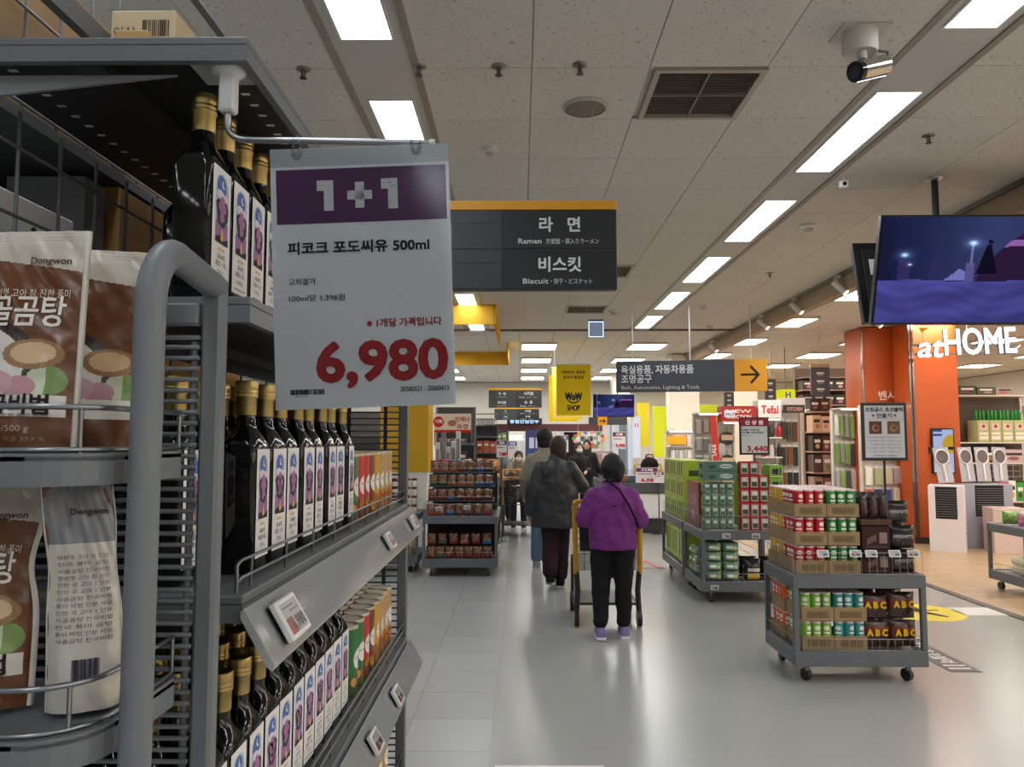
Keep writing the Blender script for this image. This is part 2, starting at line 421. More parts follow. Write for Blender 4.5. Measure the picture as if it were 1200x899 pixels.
for x, y, l in ((-.485, 3.58, 'small metal ceiling sprinkler beside the light row over the price card'), (-.1, 3.58, 'small metal ceiling sprinkler between two others, in the middle'),
                (.29, 3.57, 'small metal ceiling sprinkler just behind the round speaker'), (-1.05, 3.6, 'small metal ceiling sprinkler on the far side of the light row'),
                (2.42, 4.45, 'small ceiling sprinkler past the second light row'), (.1, 8.9, 'small ceiling sprinkler above the aisle sign'), (2.7, 8.2, 'small ceiling sprinkler near the soffit beam')):
    sprinkler(x, y, l)
def detector(x, y, label, k=1.0):
    r = thing('smoke_detector', label, 'smoke detector', (x, y, CE), 0)
    link(MB('p').lathe([(.062 * k, 0), (.062 * k, -.02), (.05 * k, -.032)], (214, 211, 204), 20), 'base', r)
    link(MB('p').lathe([(.04 * k, -.03), (.036 * k, -.05), (.02 * k, -.056)], (180, 176, 168), 18), 'sensor', r)
detector(-.18, 4.62, 'small white smoke detector between the speaker and the price card', .7)
detector(2.42, 6.35, 'white smoke detector beyond the light row near the hanging television', 1.1)
detector(2.45, 10.2, 'white smoke detector near the far end of the light row', 1.0)
detector(1.32, 10.6, 'dark-ringed ceiling detector over the direction sign', 1.3)
detector(3.0, 12.0, 'grey ceiling detector beside the soffit beam', .9)
r = thing('motion_sensor', 'small white motion sensor hanging under the edge of the light row', 'sensor', (2.22, 5.18, CE))
link(MB('p').cyl((0, 0, 0), (0, 0, -.025), .012, (210, 208, 202)), 'stem', r); link(MB('p').cbox((0, -.01, -.05), (.06, .04, .05), (226, 224, 218), c=.008), 'housing', r)
link(MB('g').disc(0, 0, .014, .014, plane((0, -.031, -.052)), (30, 30, 32)), 'lens', r)
# security camera
r = thing('security_camera', 'silver bullet security camera on a round ceiling mount', 'security camera', (1.50, 3.28, CE))
link(MB('p').box((-.1, -.08, -.008), (.11, .09, 0), (196, 192, 184)), 'plate', r)
link(MB('p').lathe([(.075, -.008), (.075, -.09), (.068, -.105)], (214, 210, 202), 24), 'mount', r)
link(MB('p').cyl((.0, -.02, -.1), (-.005, -.03, -.15), .02, (205, 202, 196)), 'bracket', r)
d = Vector((-.86, -.38, -.34)).normalized(); c0 = Vector((.03, -.03, -.185))
link(MB('chrome').cyl(c0 - d * .085, c0 + d * .075, .044, (200, 198, 192), 20), 'body', r)
h = MB('g').cyl(c0 + d * .074, c0 + d * .10, .044, (20, 20, 22), 20); h.cyl(c0 + d * .101, c0 + d * .103, .026, (50, 54, 70), 16); link(h, 'lens', r)
link(MB('p').tube([c0 - d * .07, c0 - d * .1 + Vector((0, 0, .015)), c0 - d * .1 + Vector((.01, 0, .06)), c0 - d * .04 + Vector((0, 0, .075))], .006, (46, 44, 42), 8), 'cable', r)
# track spotlights on the beam
def spot(x, y, label, group, z=CE - .035):
    r = thing('track_spotlight', label, 'spotlight', (x, y, z), 0, group)
    link(MB('p').box((-.02, -.05, -.03), (.02, .05, 0), (214, 210, 204)), 'adapter', r)
    link(MB('p').cyl((0, 0, -.03), (0, 0, -.07), .01, (210, 206, 200), 8), 'stem', r)
    link(MB('p').cyl((-.03, .02, -.06), (.07, -.05, -.19), .038, (224, 220, 214), 14), 'head', r)
    link(MB('e6').cyl((.068, -.049, -.187), (.072, -.052, -.193), .032, (255, 240, 220), 14), 'bulb', r)
for k, (x, y) in enumerate(((3.42, 8.2), (3.42, 9.5), (3.42, 10.8), (3.42, 13.6))): spot(x, y, ORD[k] + ' white track spotlight along the soffit beam', 'track spotlights on the soffit beam')
for k, (x, y) in enumerate(((5.1, 11.0), (5.6, 12.6), (7.0, 13.2), (8.6, 13.4), (9.4, 14.2))): spot(x, y, ORD[k] + ' white track spotlight over the home goods store', 'track spotlights over the home store', CE + .016)
# exit light under the ceiling
r = thing('exit_light', 'small pale blue lit box hanging above the far television', 'exit sign', (1.14, 11.4, CE))
link(MB('met').box((-.11, -.02, -.03), (.11, .02, .016), (150, 150, 150)), 'bracket', r)
link(MB('p').box((-.115, -.025, -.27), (.115, .025, -.03), (120, 128, 140)), 'housing', r)
e = MB('e.5').rect(-.1, -.255, .1, -.045, plane((0, -.0262, 0)), (150, 166, 190)); link(e, 'panel', r)
e = MB('e2')
for x0, z0, x1, z1 in ((-.112, -.268, .112, -.256), (-.112, -.044, .112, -.032), (-.112, -.268, -.101, -.032), (.101, -.268, .112, -.032)): e.rect(x0, z0, x1, z1, plane((0, -.0265, 0)), (190, 215, 245))
link(e, 'glowing_edge', r)
# yellow fascia boards hung round the far stand
r = thing('hanging_fascia', 'yellow fascia boards hung in a rectangle under the ceiling', 'fascia', (-1.6, 12.8, 3.08))
Y_ = (222, 168, 52)
for nm, a, b2 in (('front_board', (-3.4, 10.08, 3.08), (-.33, 10.11, CE)), ('side_board', (-.34, 10.08, 3.08), (-.31, 12.3, CE)), ('side_board', (-.24, 14.1, 3.08), (-.21, 15.6, CE)),
                  ('rear_board', (-3.4, 15.57, 3.08), (-.21, 15.6, CE)), ('side_board', (-3.42, 10.08, 3.08), (-3.4, 15.6, CE))):
    wlink(MB('m').box(a, b2, Y_), nm, r)
# ------------------------------------------------------------------ marks stuck on the floor
b = MB('p').lathe([(.36, 0), (.36, .003)], (214, 196, 40), 40)
r = tag(link(b, 'floor_sticker', None, (3.62, 7.1, 0)), 'round yellow floor sticker with a dark symbol beside the can cart', 'sticker')
k = MB('m')
Mz = plane((0, 0, .0036), '+z')
for pts in ([(-.22, -.02), (.2, .07), (.2, .10), (-.22, .03)], [(-.05, .0), (.12, -.2), (.16, -.18), (.04, .05)], [(-.06, .03), (.02, .2), (.06, .2), (.03, .03)]): k.flat(pts, Mz, (60, 56, 30))
link(k, 'print', r)
b = MB('p').box((0, 0, 0), (.21, 1.15, .003), (66, 62, 62)); r = tag(link(b, 'floor_sign', None, (2.885, 5.3, 0)), 'long dark floor strip with white lettering beside the can cart', 'sticker')
k = MB('m')
for yy in (.06, .13, .62, .7, .78): k.rect(.03, yy, .18, yy + .035, Mz, (210, 208, 204))
k.text('초코블럭', .12, plane((.06, .55, .0036), '+z', R(-90)), (220, 218, 214), bold=.003, fit=.34)
link(k, 'lettering', r)
for i, (x, y, w, d, l) in enumerate(((3.95, 6.98, .42, .32, 'pale rectangular floor sticker near the wooden floor edge'), (-.12, 3.05, .52, .74, 'pale worn patch sticker on the aisle floor close by'))):
    tag(link(MB('p').box((0, 0, 0), (w, d, .003), (206, 207, 205)), 'floor_sticker', None, (x, y, 0)), l, 'sticker')
tag(link(MB('p').box((-.16, 10.2, 0), (-.02, 13.6, .004), (92, 92, 92)), 'floor_guide', None), 'dark guide strip on the floor beside the snack cart', 'floor strip')
k = MB('p')
A_, B_, C_ = (1.15, 9.45), (1.75, 9.45), (1.45, 10.9)
for p, q in ((A_, B_), (B_, C_), (C_, A_)):
    p, q = Vector(p), Vector(q); n = Vector((-(q - p).y, (q - p).x)).normalized() * .06
    k.add([(*(p), .004), (*(q), .004), (*(q + n), .004), (*(p + n), .004)], [(0, 1, 2, 3)], (186, 84, 70))
tag(link(k, 'floor_arrow'), 'red outlined arrow marked on the floor beyond the yellow cart', 'floor marking')
# ================================================================== the oil shelf beside the camera
SH = (100, 105, 109); WIRE = (120, 124, 128)
XF, XB = -.36, -.76                                   # front edge and back panel of the shelf side in view
gd = thing('shelf_gondola', 'grey metal shelf unit holding rows of dark oil bottles', 'shelf', (-.56, 1.75, 0))
def shelf_board(z, y0=1.012, y1=2.5, lip=.035, holes=False, dark=(40, 42, 45)):
    b = MB('p'); b.box((XB, y0, z - .012), (XF, y1, z), SH, c=.002)
    b.box((XF - .012, y0, z - lip), (XF, y1, z - .012), SH); b.box((XB, y0, z - lip), (XF - .012, y0 + .012, z - .012), SH)
    b.box((XB, y1 - .012, z - lip), (XF - .012, y1, z - .012), SH)
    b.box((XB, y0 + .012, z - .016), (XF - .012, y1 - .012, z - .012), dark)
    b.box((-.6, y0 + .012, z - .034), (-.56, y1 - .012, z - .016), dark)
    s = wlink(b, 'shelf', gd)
    if holes:
        h = MB('m'); y = y0 + .06
        while y < y1 - .05:
            for x in (XF - .05, XB + .05): h.box((x - .006, y - .0035, z - .0166), (x + .006, y + .0035, z - .0155), (232, 234, 236))  # pale blocks paint the light showing through the punched holes
            y += .038
        wlink(h, 'hole_light_pattern', s).location = (0, 0, 0); s.children[0]['kind'] = 'stuff'
    return s
ZR, ZT, ZM, ZL = 2.083, 1.742, 1.348, .925
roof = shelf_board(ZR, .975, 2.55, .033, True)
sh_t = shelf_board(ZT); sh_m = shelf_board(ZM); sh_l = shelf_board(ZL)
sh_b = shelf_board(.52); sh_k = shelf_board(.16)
wlink(MB('p').box((XF - .035, 2.505, 0), (XF - .005, 2.535, 2.05), SH, c=.003), 'post', gd)
for y in (1.04, 2.52): wlink(MB('p').box((XB - .03, y - .02, 0), (XB, y + .02, 2.6), SH, c=.003), 'post', gd)
wlink(MB('p').box((XB, 1.03, 0), (XF, 2.5, .14), (80, 84, 88)), 'plinth', gd)
wlink(MB('m').box((XB - .006, 1.06, .16), (XB - .002, 2.5, 1.6), (34, 35, 37)), 'back_panel', gd)
wlink(MB('p').prism([(XB, -.066), (-.47, -.0335), (XB, -.0335)], .006, plane((0, 1.02, ZR)), (150, 154, 158)), 'gusset', gd)
mt = MB('p').tube([(0, 0, 0), (0, 0, 1.0)], .003, WIRE, 6).mesh('wire'); ml = MB('p').tube([(0, 0, 0), (0, 1.5, 0)], .003, WIRE, 6).mesh('wire')
bk = wlink(MB('p').box((XB - .02, 1.06, 2.59), (XB, 2.5, 2.6), SH), 'back_mesh', gd)
for k in range(14): link(mt, 'wire', bk, (XB - .001, 1.13 + .106 * k, 1.60), sc=(1, 1, .45))
for z in (1.62, 1.73, 1.885, 1.99): link(ml, 'wire', bk, (XB + .005, 1.04, z))
fe = wlink(MB('p').box((-.737, 1.08, 2.225), (-.72, 2.5, 2.262), (104, 108, 112)), 'roof_fence', gd)
for k in range(14): link(mt, 'wire', fe, (-.86, 1.08 + .1 * k, ZR + .002), sc=(1, 1, .42))
for z in (2.13, 2.2, 2.3): link(ml, 'wire', fe, (-.858, 1.06, z))
# wire panel closing the far end
fp = wlink(MB('p').box((XB, 2.515, 2.03), (XF, 2.525, 2.045), SH), 'end_grille', gd)
mw = MB('p').tube([(XB, 0, 0), (XF - .03, 0, 0)], .0028, (52, 54, 58), 6).mesh('wire')
for k in range(90): link(mw, 'wire', fp, (0, 2.512, .2 + k * .0203))
for x in (-.44, -.56, -.68): wlink(MB('p').box((x - .006, 2.516, .16), (x + .006, 2.521, 2.03), (52, 54, 58)), 'end_rod', gd)
# front rails with price strips
def price_rail(shelf, z, nm='price_rail'):
    b = MB('s'); y0, y1 = 1.0, 2.52
    prof = [(XF + .002, z - .018), (XF + .006, z - .014), (XF + .048, z - .085), (XF + .044, z - .092), (XF + .036, z - .086), (XF + .002, z - .026)]
    b.loft([[(x, y, zz) for x, zz in prof] for y in (y0, y1)], (176, 178, 181), 's', False)
    r = wlink(b, nm, gd)
    c = MB('clear'); n = Vector((.071, 0, .042)).normalized() * .002
    c.add([(XF + .006 + n.x, y0, z - .014 + n.z), (XF + .048 + n.x, y0, z - .085 + n.z), (XF + .048 + n.x, y1, z - .085 + n.z), (XF + .006 + n.x, y1, z - .014 + n.z)], [(0, 1, 2, 3)], WHITE)
    link(c, 'clear_strip', r)
    return r
price_rail(sh_m, ZM); price_rail(sh_l, ZL); price_rail(sh_b, .52)
def front_fence(z, y0=1.03, y1=2.5, h=.042):
    b = MB('met')
    for zz in (z + h, z + h * .45): b.tube([(XF - .015, y0, z), (XF - .015, y0, zz - .006), (XF - .012, y0 + .006, zz), (XF - .012, y1 - .006, zz), (XF - .015, y1, zz - .006), (XF - .015, y1, z)], .0026, (118, 122, 126), 6)
    y = y0 + .05
    while y < y1: b.tube([(XF - .014, y, z), (XF - .0125, y, z + h)], .0022, (118, 122, 126), 6); y += .16
    return wlink(b, 'fence_frame', gd)
front_fence(ZM); front_fence(ZL); front_fence(.52)
# ------------------------------------------------------------------ shelf price tags
def shelf_tag(loc, rz, tilt, label, price=None, w=.062, h=.04, group='electronic shelf price tags', red=True):
    r = thing('price_tag', label, 'price tag', loc, rz, group); r.rotation_euler = (R(90) - tilt, 0, rz)
    link(MB('p').box((-w / 2, -h / 2, -.004), (w / 2, h / 2, .006), (222, 224, 224), c=.002), 'case', r)
    b = MB('s'); I = Matrix.Identity(4)
    b.rect(-w * .41, -h * .38, w * .41, h * .38, I, (158, 160, 162), lift=.0063)
    if red: b.rect(-w * .41, -h * .38, -w * .12, h * .02, I, (140, 44, 46), lift=.0065)
    b.rect(-w * .1, h * .12, w * .36, h * .16, I, (90, 90, 92), lift=.0065); b.rect(-w * .36, h * .24, w * .2, h * .28, I, (90, 90, 92), lift=.0065)
    if price: b.text(price, h * .42, I, (40, 40, 44), bold=.0006, at=(w * .38, -h * .3), align='R', lift=.0066)
    else: b.rect(-w * .02, -h * .3, w * .36, -h * .02, I, (60, 60, 64), lift=.0066)
    link(b, 'screen_print', r)
    return r
ta = math.atan2(.042, .071)
for z, lst in ((ZM, ((1.1, '6,980', 'large white price tag with 6,980 on the middle oil shelf rail', 1.4), (1.93, None, 'white price tag on the middle rail below the tall canisters', 1), (2.36, None, 'white price tag at the far end of the middle rail', 1))),
               (ZL, ((1.77, '5,980', 'white price tag with 5,980 on the lower oil shelf rail', 1.1), (2.08, '4,980', 'white price tag with 4,980 near the far end of the lower rail', 1.1), (1.2, '6,980', 'white price tag with 6,980 at the near end of the lower rail', 1.1)))):
    for y, p, l, k in lst:
        shelf_tag((XF + .0365, y, z - .0465), R(90), ta, l, p, .062 * k, .042 * k)
# ------------------------------------------------------------------ oil bottles
def rr(hx, hy, rad, n=6):                               # rounded rectangle outline
    rad = min(rad, hx, hy); o = []
    for cx, cy, a in ((hx - rad, hy - rad, 0), (-hx + rad, hy - rad, 90), (-hx + rad, -hy + rad, 180), (hx - rad, -hy + rad, 270)):
        for k in range(n): w = R(a + 90 * k / (n - 1)); o.append((cx + rad * math.cos(w), cy + rad * math.sin(w)))
    return o
def make_bottle():
    r = thing('oil_bottle', 'x', 'bottle', (0, 0, 0))
    rings = []
    for z, hx, hy, rad in ((0, .025, .0315, .01), (.004, .0285, .0355, .011), (.184, .0285, .0355, .011), (.195, .0275, .034, .014), (.207, .0235, .029, .02), (.217, .018, .0205, .018), (.226, .0145, .0148, .0145), (.246, .0138, .0138, .0138)):
        rings.append([(x, y, z) for x, y in rr(hx, hy, rad)])
    bo = link(MB('g').loft(rings, (9, 11, 10)), 'bottle_body', r)
    cp = MB('met').lathe([(.0152, .240), (.0155, .2415), (.0155, .266), (.0172, .2675), (.0172, .271), (.0166, .272), (.0174, .2735), (.0174, .277), (.0168, .278), (.0174, .2795), (.0174, .2915), (.0162, .2935)], (172, 150, 96), 20)
    link(cp, 'cap', r)
    la = link(MB('m').box((.0285, -.031, .022), (.0289, .031, .187), (226, 224, 222)), 'paper_label', r)
    b = MB('m'); M = Matrix.Translation((0, 0, .022 - .034 * 1.213)) @ Matrix.Diagonal((1, 1, 1.213, 1)) @ plane((.0291, 0, 0), '+x') @ Matrix.Diagonal((1.12, 1, 1, 1))
    b.flat([(-.0195, .082), (.0195, .082), (.0195, .148)] + [(.0195 * math.cos(w), .148 + .016 * math.sin(w)) for w in (.4, .9, 1.57, 2.24, 2.74)] + [(-.0195, .148)], M, (176, 184, 206))
    b.disc(-.002, .149, .0145, .0125, M, (84, 112, 168), lift=.0001); b.disc(.003, .152, .005, .005, M, (214, 220, 232), lift=.0002); b.disc(.0055, .1535, .0042, .0042, M, (84, 112, 168), lift=.00025)
    b.disc(-.006, .139, .011, .005, M, (216, 212, 222), lift=.0003); b.disc(.009, .137, .009, .0045, M, (222, 206, 216), lift=.00032)
    b.rect(-.0195, .082, .0195, .108, M, (156, 112, 160), lift=.00012)
    b.flat([(-.0195, .128), (-.012, .133), (.013, .133), (.0195, .127), (.018, .112), (.004, .1), (-.013, .105)], M, (58, 66, 68), lift=.0004)
    for x, y, q in ((0, .131, .008), (-.005, .125, .0068), (.006, .124, .0068), (0, .118, .0066), (-.002, .111, .0054), (.003, .113, .005)): b.disc(x, y, q, q * .85, M, (172, 114, 158), lift=.0006, n=10)
    b.flat([(-.0195, .082), (.0195, .082), (.0195, .091), (.007, .0865), (-.006, .091), (-.0195, .088)], M, (52, 50, 60), lift=.0007)
    b.flat([(-.0045, .088), (0, .0845), (.0045, .088), (0, .102)], M, (228, 184, 84), lift=.0009)
    b.rect(-.010, .0735, .010, .077, M, (220, 176, 130), lift=.0001)
    b.text('GRAPE', .0085, M, (60, 58, 56), at=(0, .064), align='C', lift=.0002, res=1); b.text('SEED OIL', .0085, M, (60, 58, 56), at=(0, .0555), align='C', lift=.0002, res=1)
    b.text('식용유', .0075, M, (90, 88, 86), at=(0, .046), align='C', lift=.0002, res=1); b.rect(-.02, .039, .02, .041, M, (150, 148, 146), lift=.0001)
    link(b, 'label_print', la)
    return r
bt = make_bottle(); used = [False]
def bottle(x, y, z, label, group, rz=0):
    z += .0012
    if not used[0]:
        used[0] = True; bt.location = (x, y, z); bt.rotation_euler = (0, 0, rz); bt['label'] = label; bt['group'] = group; return bt
    return dup(bt, (x, y, z), rz, label, group)
def front_row(z, xl, ys, where):
    for k, y in enumerate(ys):
        bottle(xl, y, z, '%s dark gold-capped oil bottle from the near end, front row, %s shelf' % (ORD[k], where), 'front oil bottles on the %s shelf' % where, rnd.uniform(-.04, .04))
XL = -.4285
front_row(ZT, -.4465, [1.053 + .0745 * k for k in range(9)], 'upper')
front_row(ZM, XL, [1.2, 1.285, 1.36, 1.465, 1.54, 1.645, 1.72, 1.83], 'middle')
front_row(ZL, XL, [1.05 + .0747 * k for k in range(11)], 'lower')
for z, nm, y0, n in ((ZT, 'upper', 1.3, 8), (ZM, 'middle', 1.1, 9), (ZL, 'lower', 1.05, 10)):
    for k in range(n):
        for q in range(2):
            bottle(XL - (.018 if z == ZT else 0) - .065 * (q + 1), y0 + k * .0765 + rnd.uniform(-.003, .003), z, 'dark gold-capped oil bottle, %s in the %s row, %s shelf' % (ORD[k], ORD[q + 1], nm), 'rear oil bottles on the %s shelf' % nm, rnd.uniform(-.06, .06))
# ------------------------------------------------------------------ seasoning canisters beyond the bottles
def make_canister(col, low):
    r = thing('seasoning_canister', 'x', 'canister')
    h = .168; n = 20; rad = .0335
    link(MB('s').lathe([(rad - .001, 0), (rad, .002), (rad, .05), (rad, h - .006)], [low, low, col], n), 'paper_tube', r)
    link(MB('p').lathe([(rad + .0008, h - .008), (rad + .0008, h), (rad - .002, h), (rad - .003, h - .002)], (190, 176, 150), n, cap=False), 'rim', r)
    link(MB('m').lathe([(rad - .003, h - .003), (.001, h - .0028)], (206, 198, 182), n, cap=False), 'paper_lid', r)
    b = MB('m'); R0 = rad + .0004
    def W(x, y): return (R0 * math.cos(x / rad), R0 * math.sin(x / rad), y)
    I = Matrix.Identity(4)
    b.wrap(lambda x: .086 + .024 * math.sqrt(max(0, 1 - (x / .021) ** 2)), lambda x: .086 - .024 * math.sqrt(max(0, 1 - (x / .021) ** 2)), -.021, .021, R0, (228, 226, 220), n=12)
    b.text('Seasoning', .009, I, (60, 56, 50), at=(0, .088), align='C', fit=.032, res=1, warp=lambda x, y, l=0: ((R0 + .0005) * math.cos(x / rad), (R0 + .0005) * math.sin(x / rad), y))
    for k in range(7):
        x, y = rnd.uniform(-.022, .022), rnd.uniform(.012, .05); q = rnd.uniform(.006, .012)
        b.wrap(lambda t: y + math.sqrt(max(0, q * q - (t - x) ** 2)), lambda t: y - math.sqrt(max(0, q * q - (t - x) ** 2)), x - q, x + q, R0, jit((178, 120, 60), 40), n=6)
    link(b, 'label_print', r)
    return r
CANS = [('green', (40, 112, 58), (70, 96, 50)), ('red', (186, 40, 44), (120, 60, 40)), ('dark brown', (118, 62, 40), (96, 58, 36)), ('mustard', (206, 150, 44), (170, 110, 50)), ('tan', (182, 146, 96), (150, 110, 66))]
CP = [make_canister(c, l) for _n, c, l in CANS]; cu = [False] * 5
def canister(i, x, y, z, label, group):
    z += .0012
    if not cu[i]: cu[i] = True; CP[i].location = (x, y, z); CP[i]['label'] = label; CP[i]['group'] = group; return
    dup(CP[i], (x, y, z), rnd.uniform(-.25, .25), label, group)
for z, nm, seq, y0 in ((ZM, 'middle', (0, 1, 1, 2, 3, 4, 4, 4), 1.915), (ZL, 'lower', (0, 0, 1, 2, 3, 4, 4, 4), 1.94)):
    for k, i in enumerate(seq):
        for q in range(4):
            y = y0 + k * .0715
            if y > 2.46: continue
            canister(i, -.435 - .073 * q, y + rnd.uniform(-.002, .002), z, ('%s seasoning canister, %s in line, front row of the %s shelf' % (CANS[i][0], ORD[k], nm)) if q == 0 else '%s seasoning canister, %s in line, %s row of the %s shelf' % (CANS[i][0], ORD[k], ORD[q], nm), 'seasoning canisters on the %s shelf' % nm)
# goods on the two lowest shelves
for z, nm in ((.52, 'second lowest'), (.16, 'lowest')):
    for k in range(14):
        i = k * 5 // 14
        canister(i, -.43, 1.1 + k * .098, z, '%s seasoning canister on the %s shelf, %s from the near end' % (CANS[i][0], nm, ORD[k]), 'seasoning canisters on the %s shelf' % nm)
# ------------------------------------------------------------------ cartons above and behind the shelf
def carton(name, a, b, col, label, cat='box', tape=True, prints=(), side=None, group=None):
    a, b = Vector(a) + Vector((0, 0, .0015)), Vector(b); c = Vector(((a.x + b.x) / 2, (a.y + b.y) / 2, a.z))
    m = MB('card').box(a - c, b - c, col, c=.003)
    r = tag(link(m, name, None, c), label, cat, group)
    if tape:
        d = b - a
        t = MB('s').box((-.022, -d.y / 2 - .0008, d.z * .55), (.022, -d.y / 2 + .001, d.z + .0008), jit((196, 164, 118), 6)); t.box((-.022, -d.y / 2, d.z - .0005), (.022, d.y / 2, d.z + .0008), (196, 164, 118))
        link(t, 'tape', r)
    if prints:
        p = MB('m'); M = plane((0, -(b - a).y / 2 - .0012, 0)); MX = plane(((b - a).x / 2 + .0012, 0, 0), '+x')
        for fn in prints: fn(p, M, MX)
        link(p, 'print', r)
    return r
def pr1(p, M, MX):
    p.text('이상', .022, M, (60, 52, 44), at=(-.05, .165)); p.text('안전 함', .02, M, (60, 52, 44), at=(-.05, .135))
    for k in range(14): p.rect(.0 + k * .0034, .165, .0 + k * .0034 + rnd.choice((.001, .0018, .0024)), .195, M, (60, 52, 44))
    p.text('6병 x 48/L', .016, M, (50, 42, 36), at=(0, .128), bold=.0005)
    for x0, y0, x1, y1 in ((0, .094, .05, .0955), (0, .121, .05, .1225), (0, .094, .0015, .145), (.0485, .094, .05, .145), (.024, .094, .0255, .121), (0, .143, .05, .145)): p.rect(x0, y0, x1, y1, M, (60, 52, 44))
    p.text('12', .02, M, (50, 42, 36), at=(.004, .1), bold=.0006); p.text('M', .02, M, (50, 42, 36), at=(.03, .1), bold=.0006)
    p.text('이 상품 안전', .02, MX, (120, 116, 104), at=(-.15, .17), fit=.16)
carton('shipping_carton', (-.712, 1.28, ZR), (-.598, 1.66, ZR + .215), (206, 188, 154), 'tan shipping carton with printed size grid on top of the oil shelf', tape=False, prints=(pr1,))
carton('shipping_carton', (-.655, 1.19, ZR), (-.60, 1.27, ZR + .13), (196, 160, 106), 'small orange-tan carton in front of the printed carton on the shelf top', tape=False)
def pr2(p, M, MX):
    for x0, y0, x1, y1 in ((-.03, .05, .05, .055), (-.03, .05, -.024, .11), (.044, .05, .05, .11), (-.03, .105, .05, .11)): p.rect(x0, y0, x1, y1, M, (120, 60, 44))
    p.text('D', .05, M, (110, 76, 56), at=(-.005, .06)); p.text('상품', .03, M, (110, 76, 56), at=(-.12, .2))
carton('shipping_carton', (-1.16, 1.22, ZR), (-.875, 1.6, ZR + .34), (172, 142, 104), 'big brown carton behind the wire fence on the shelf top', prints=(pr2,))
carton('shipping_carton', (-1.16, 1.66, ZR), (-.875, 2.1, ZR + .3), (168, 138, 98), 'brown carton farther along the shelf top behind the wire fence')
bs = tag(link(MB('p').box((-1.2, 1.02, 1.66), (XB - .04, 2.5, 1.69), SH, c=.003), 'back_shelf'), 'grey shelf on the other side of the oil shelf unit', 'shelf')
link(MB('p').box((-1.2, 1.02, 1.63), (-1.185, 2.5, 1.66), SH), 'lip', bs)
link(MB('p').box((-1.2, 2.44, 0), (XB - .04, 2.5, 1.63), SH), 'leg', bs); link(MB('p').box((-1.2, 1.02, 0), (XB - .04, 1.04, 1.63), SH), 'leg', bs)
link(MB('p').box((-1.18, 1.02, ZR - .02), (XB - .04, 2.5, ZR), SH), 'roof_board', bs)
link(MB('p').box((-1.18, 1.02, 1.69), (-1.15, 1.05, ZR - .02), SH), 'post', bs); link(MB('p').box((-1.18, 2.46, 1.69), (-1.15, 2.49, ZR - .02), SH), 'post', bs)
def pr3(p, M, MX):
    p.text('1Z0', .03, MX, (80, 60, 40), at=(-.03, .16)); p.rect(-.045, .145, .05, .148, MX, (80, 60, 40)); p.rect(-.045, .19, .05, .193, MX, (80, 60, 40))
    for k in range(12): p.rect(-.03 + k * .005, .09, -.028 + k * .005, .135, MX, (90, 68, 46))
link(MB('m').box((-1.2, 1.06, 1.692), (-1.19, 2.44, ZR - .022), (58, 54, 52)), 'added_dark_panel', bs)  # dark sheet added across the open back so the gap reads dim
carton('shipping_carton', (-1.0, PX(140, 240, -.80).y, 1.69), (-.80, 2.2, PX(165, 234, -.80).z), (184, 140, 84), 'brown carton with a barcode behind the wire mesh of the oil shelf', prints=(pr3,))
def pr4(p, M, MX):
    p.disc(-.06, .09, .05, .075, MX, (24, 24, 26)); p.flat([(.07, .0), (.12, .0), (.1, .15)], MX, (150, 30, 34)); p.text('ilidy', .035, MX, (196, 176, 70), at=(-.02, .14))
    p.disc(.0, .2, .008, .008, MX, (60, 60, 60)); p.text('라면', .03, M, (40, 40, 40), at=(-.04, .1))
carton('gift_box', (-.99, 1.12, 1.69), (-.80, PX(88, 240, -.80).y, PX(30, 232, -.80).z), (226, 224, 220), 'white gift box with black and red print behind the wire mesh', tape=False, prints=(pr4,))
carton('gift_box', (-.97, PX(98, 240, -.82).y, 1.69), (-.82, PX(124, 240, -.82).y, PX(110, 212, -.82).z), (152, 156, 162), 'grey gift box behind the wire mesh of the oil shelf', tape=False)
# ================================================================== end display with soup pouches, facing the camera
ec = thing('end_display', 'grey end-of-aisle rack with rounded side frame and two pouch trays', 'display rack', (-.7, .8, 0))
FR = (112, 117, 121)
X0 = -.3635; y0, y1 = .745, .905; zt = 1.744
pts = [(X0, y0, 0), (X0, y0, zt - .062)] + [(X0, y0 + .052 - .052 * math.cos(w), zt - .062 + .062 * math.sin(w)) for w in (.2, .4, .6, .8, 1.0, 1.2, 1.4, 1.57)] + [(X0, y1, zt - .012)]
fr = wlink(MB('p').tube(pts, 0.0165, FR, 16, flat=.86), 'side_frame', ec)
wlink(MB('p').box((X0 - .012, y1 - .012, 0), (X0 + .012, y1 + .012, zt), FR, c=.004), 'rear_post', ec)
wlink(MB('p').box((-1.4, y1 - .014, 1.685), (X0 - .015, y1 + .002, 1.712), FR, c=.003), 'top_bar', ec)
wlink(MB('p').box((-1.4, y1 - .03, 0), (X0, y1 + .008, .12), FR, c=.003), 'base_bar', ec)
gr = wlink(MB('p').box((-1.4, .891, 1.668), (X0 - .012, .897, 1.673), FR), 'back_grille', ec)
wm = MB('p').tube([(-.9, 0, 0), (X0 - .012, 0, 0)], .0028, (118, 122, 126), 6).mesh('wire')
for k in range(82): link(wm, 'wire', gr, (0, .891, .63 + k * .0127))
wv = MB('p').tube([(0, 0, .3), (0, 0, 1.7)], .0042, (104, 108, 112), 6).mesh('wire')
for x in (-.384, -.51, -.64, -.77): link(wv, 'wire', gr, (x, .898, 0), sc=(1, 1, .98))
wlink(MB('p').box((X0 - .02, .70, .0), (X0 + .02, .78, .02), FR), 'foot', ec)
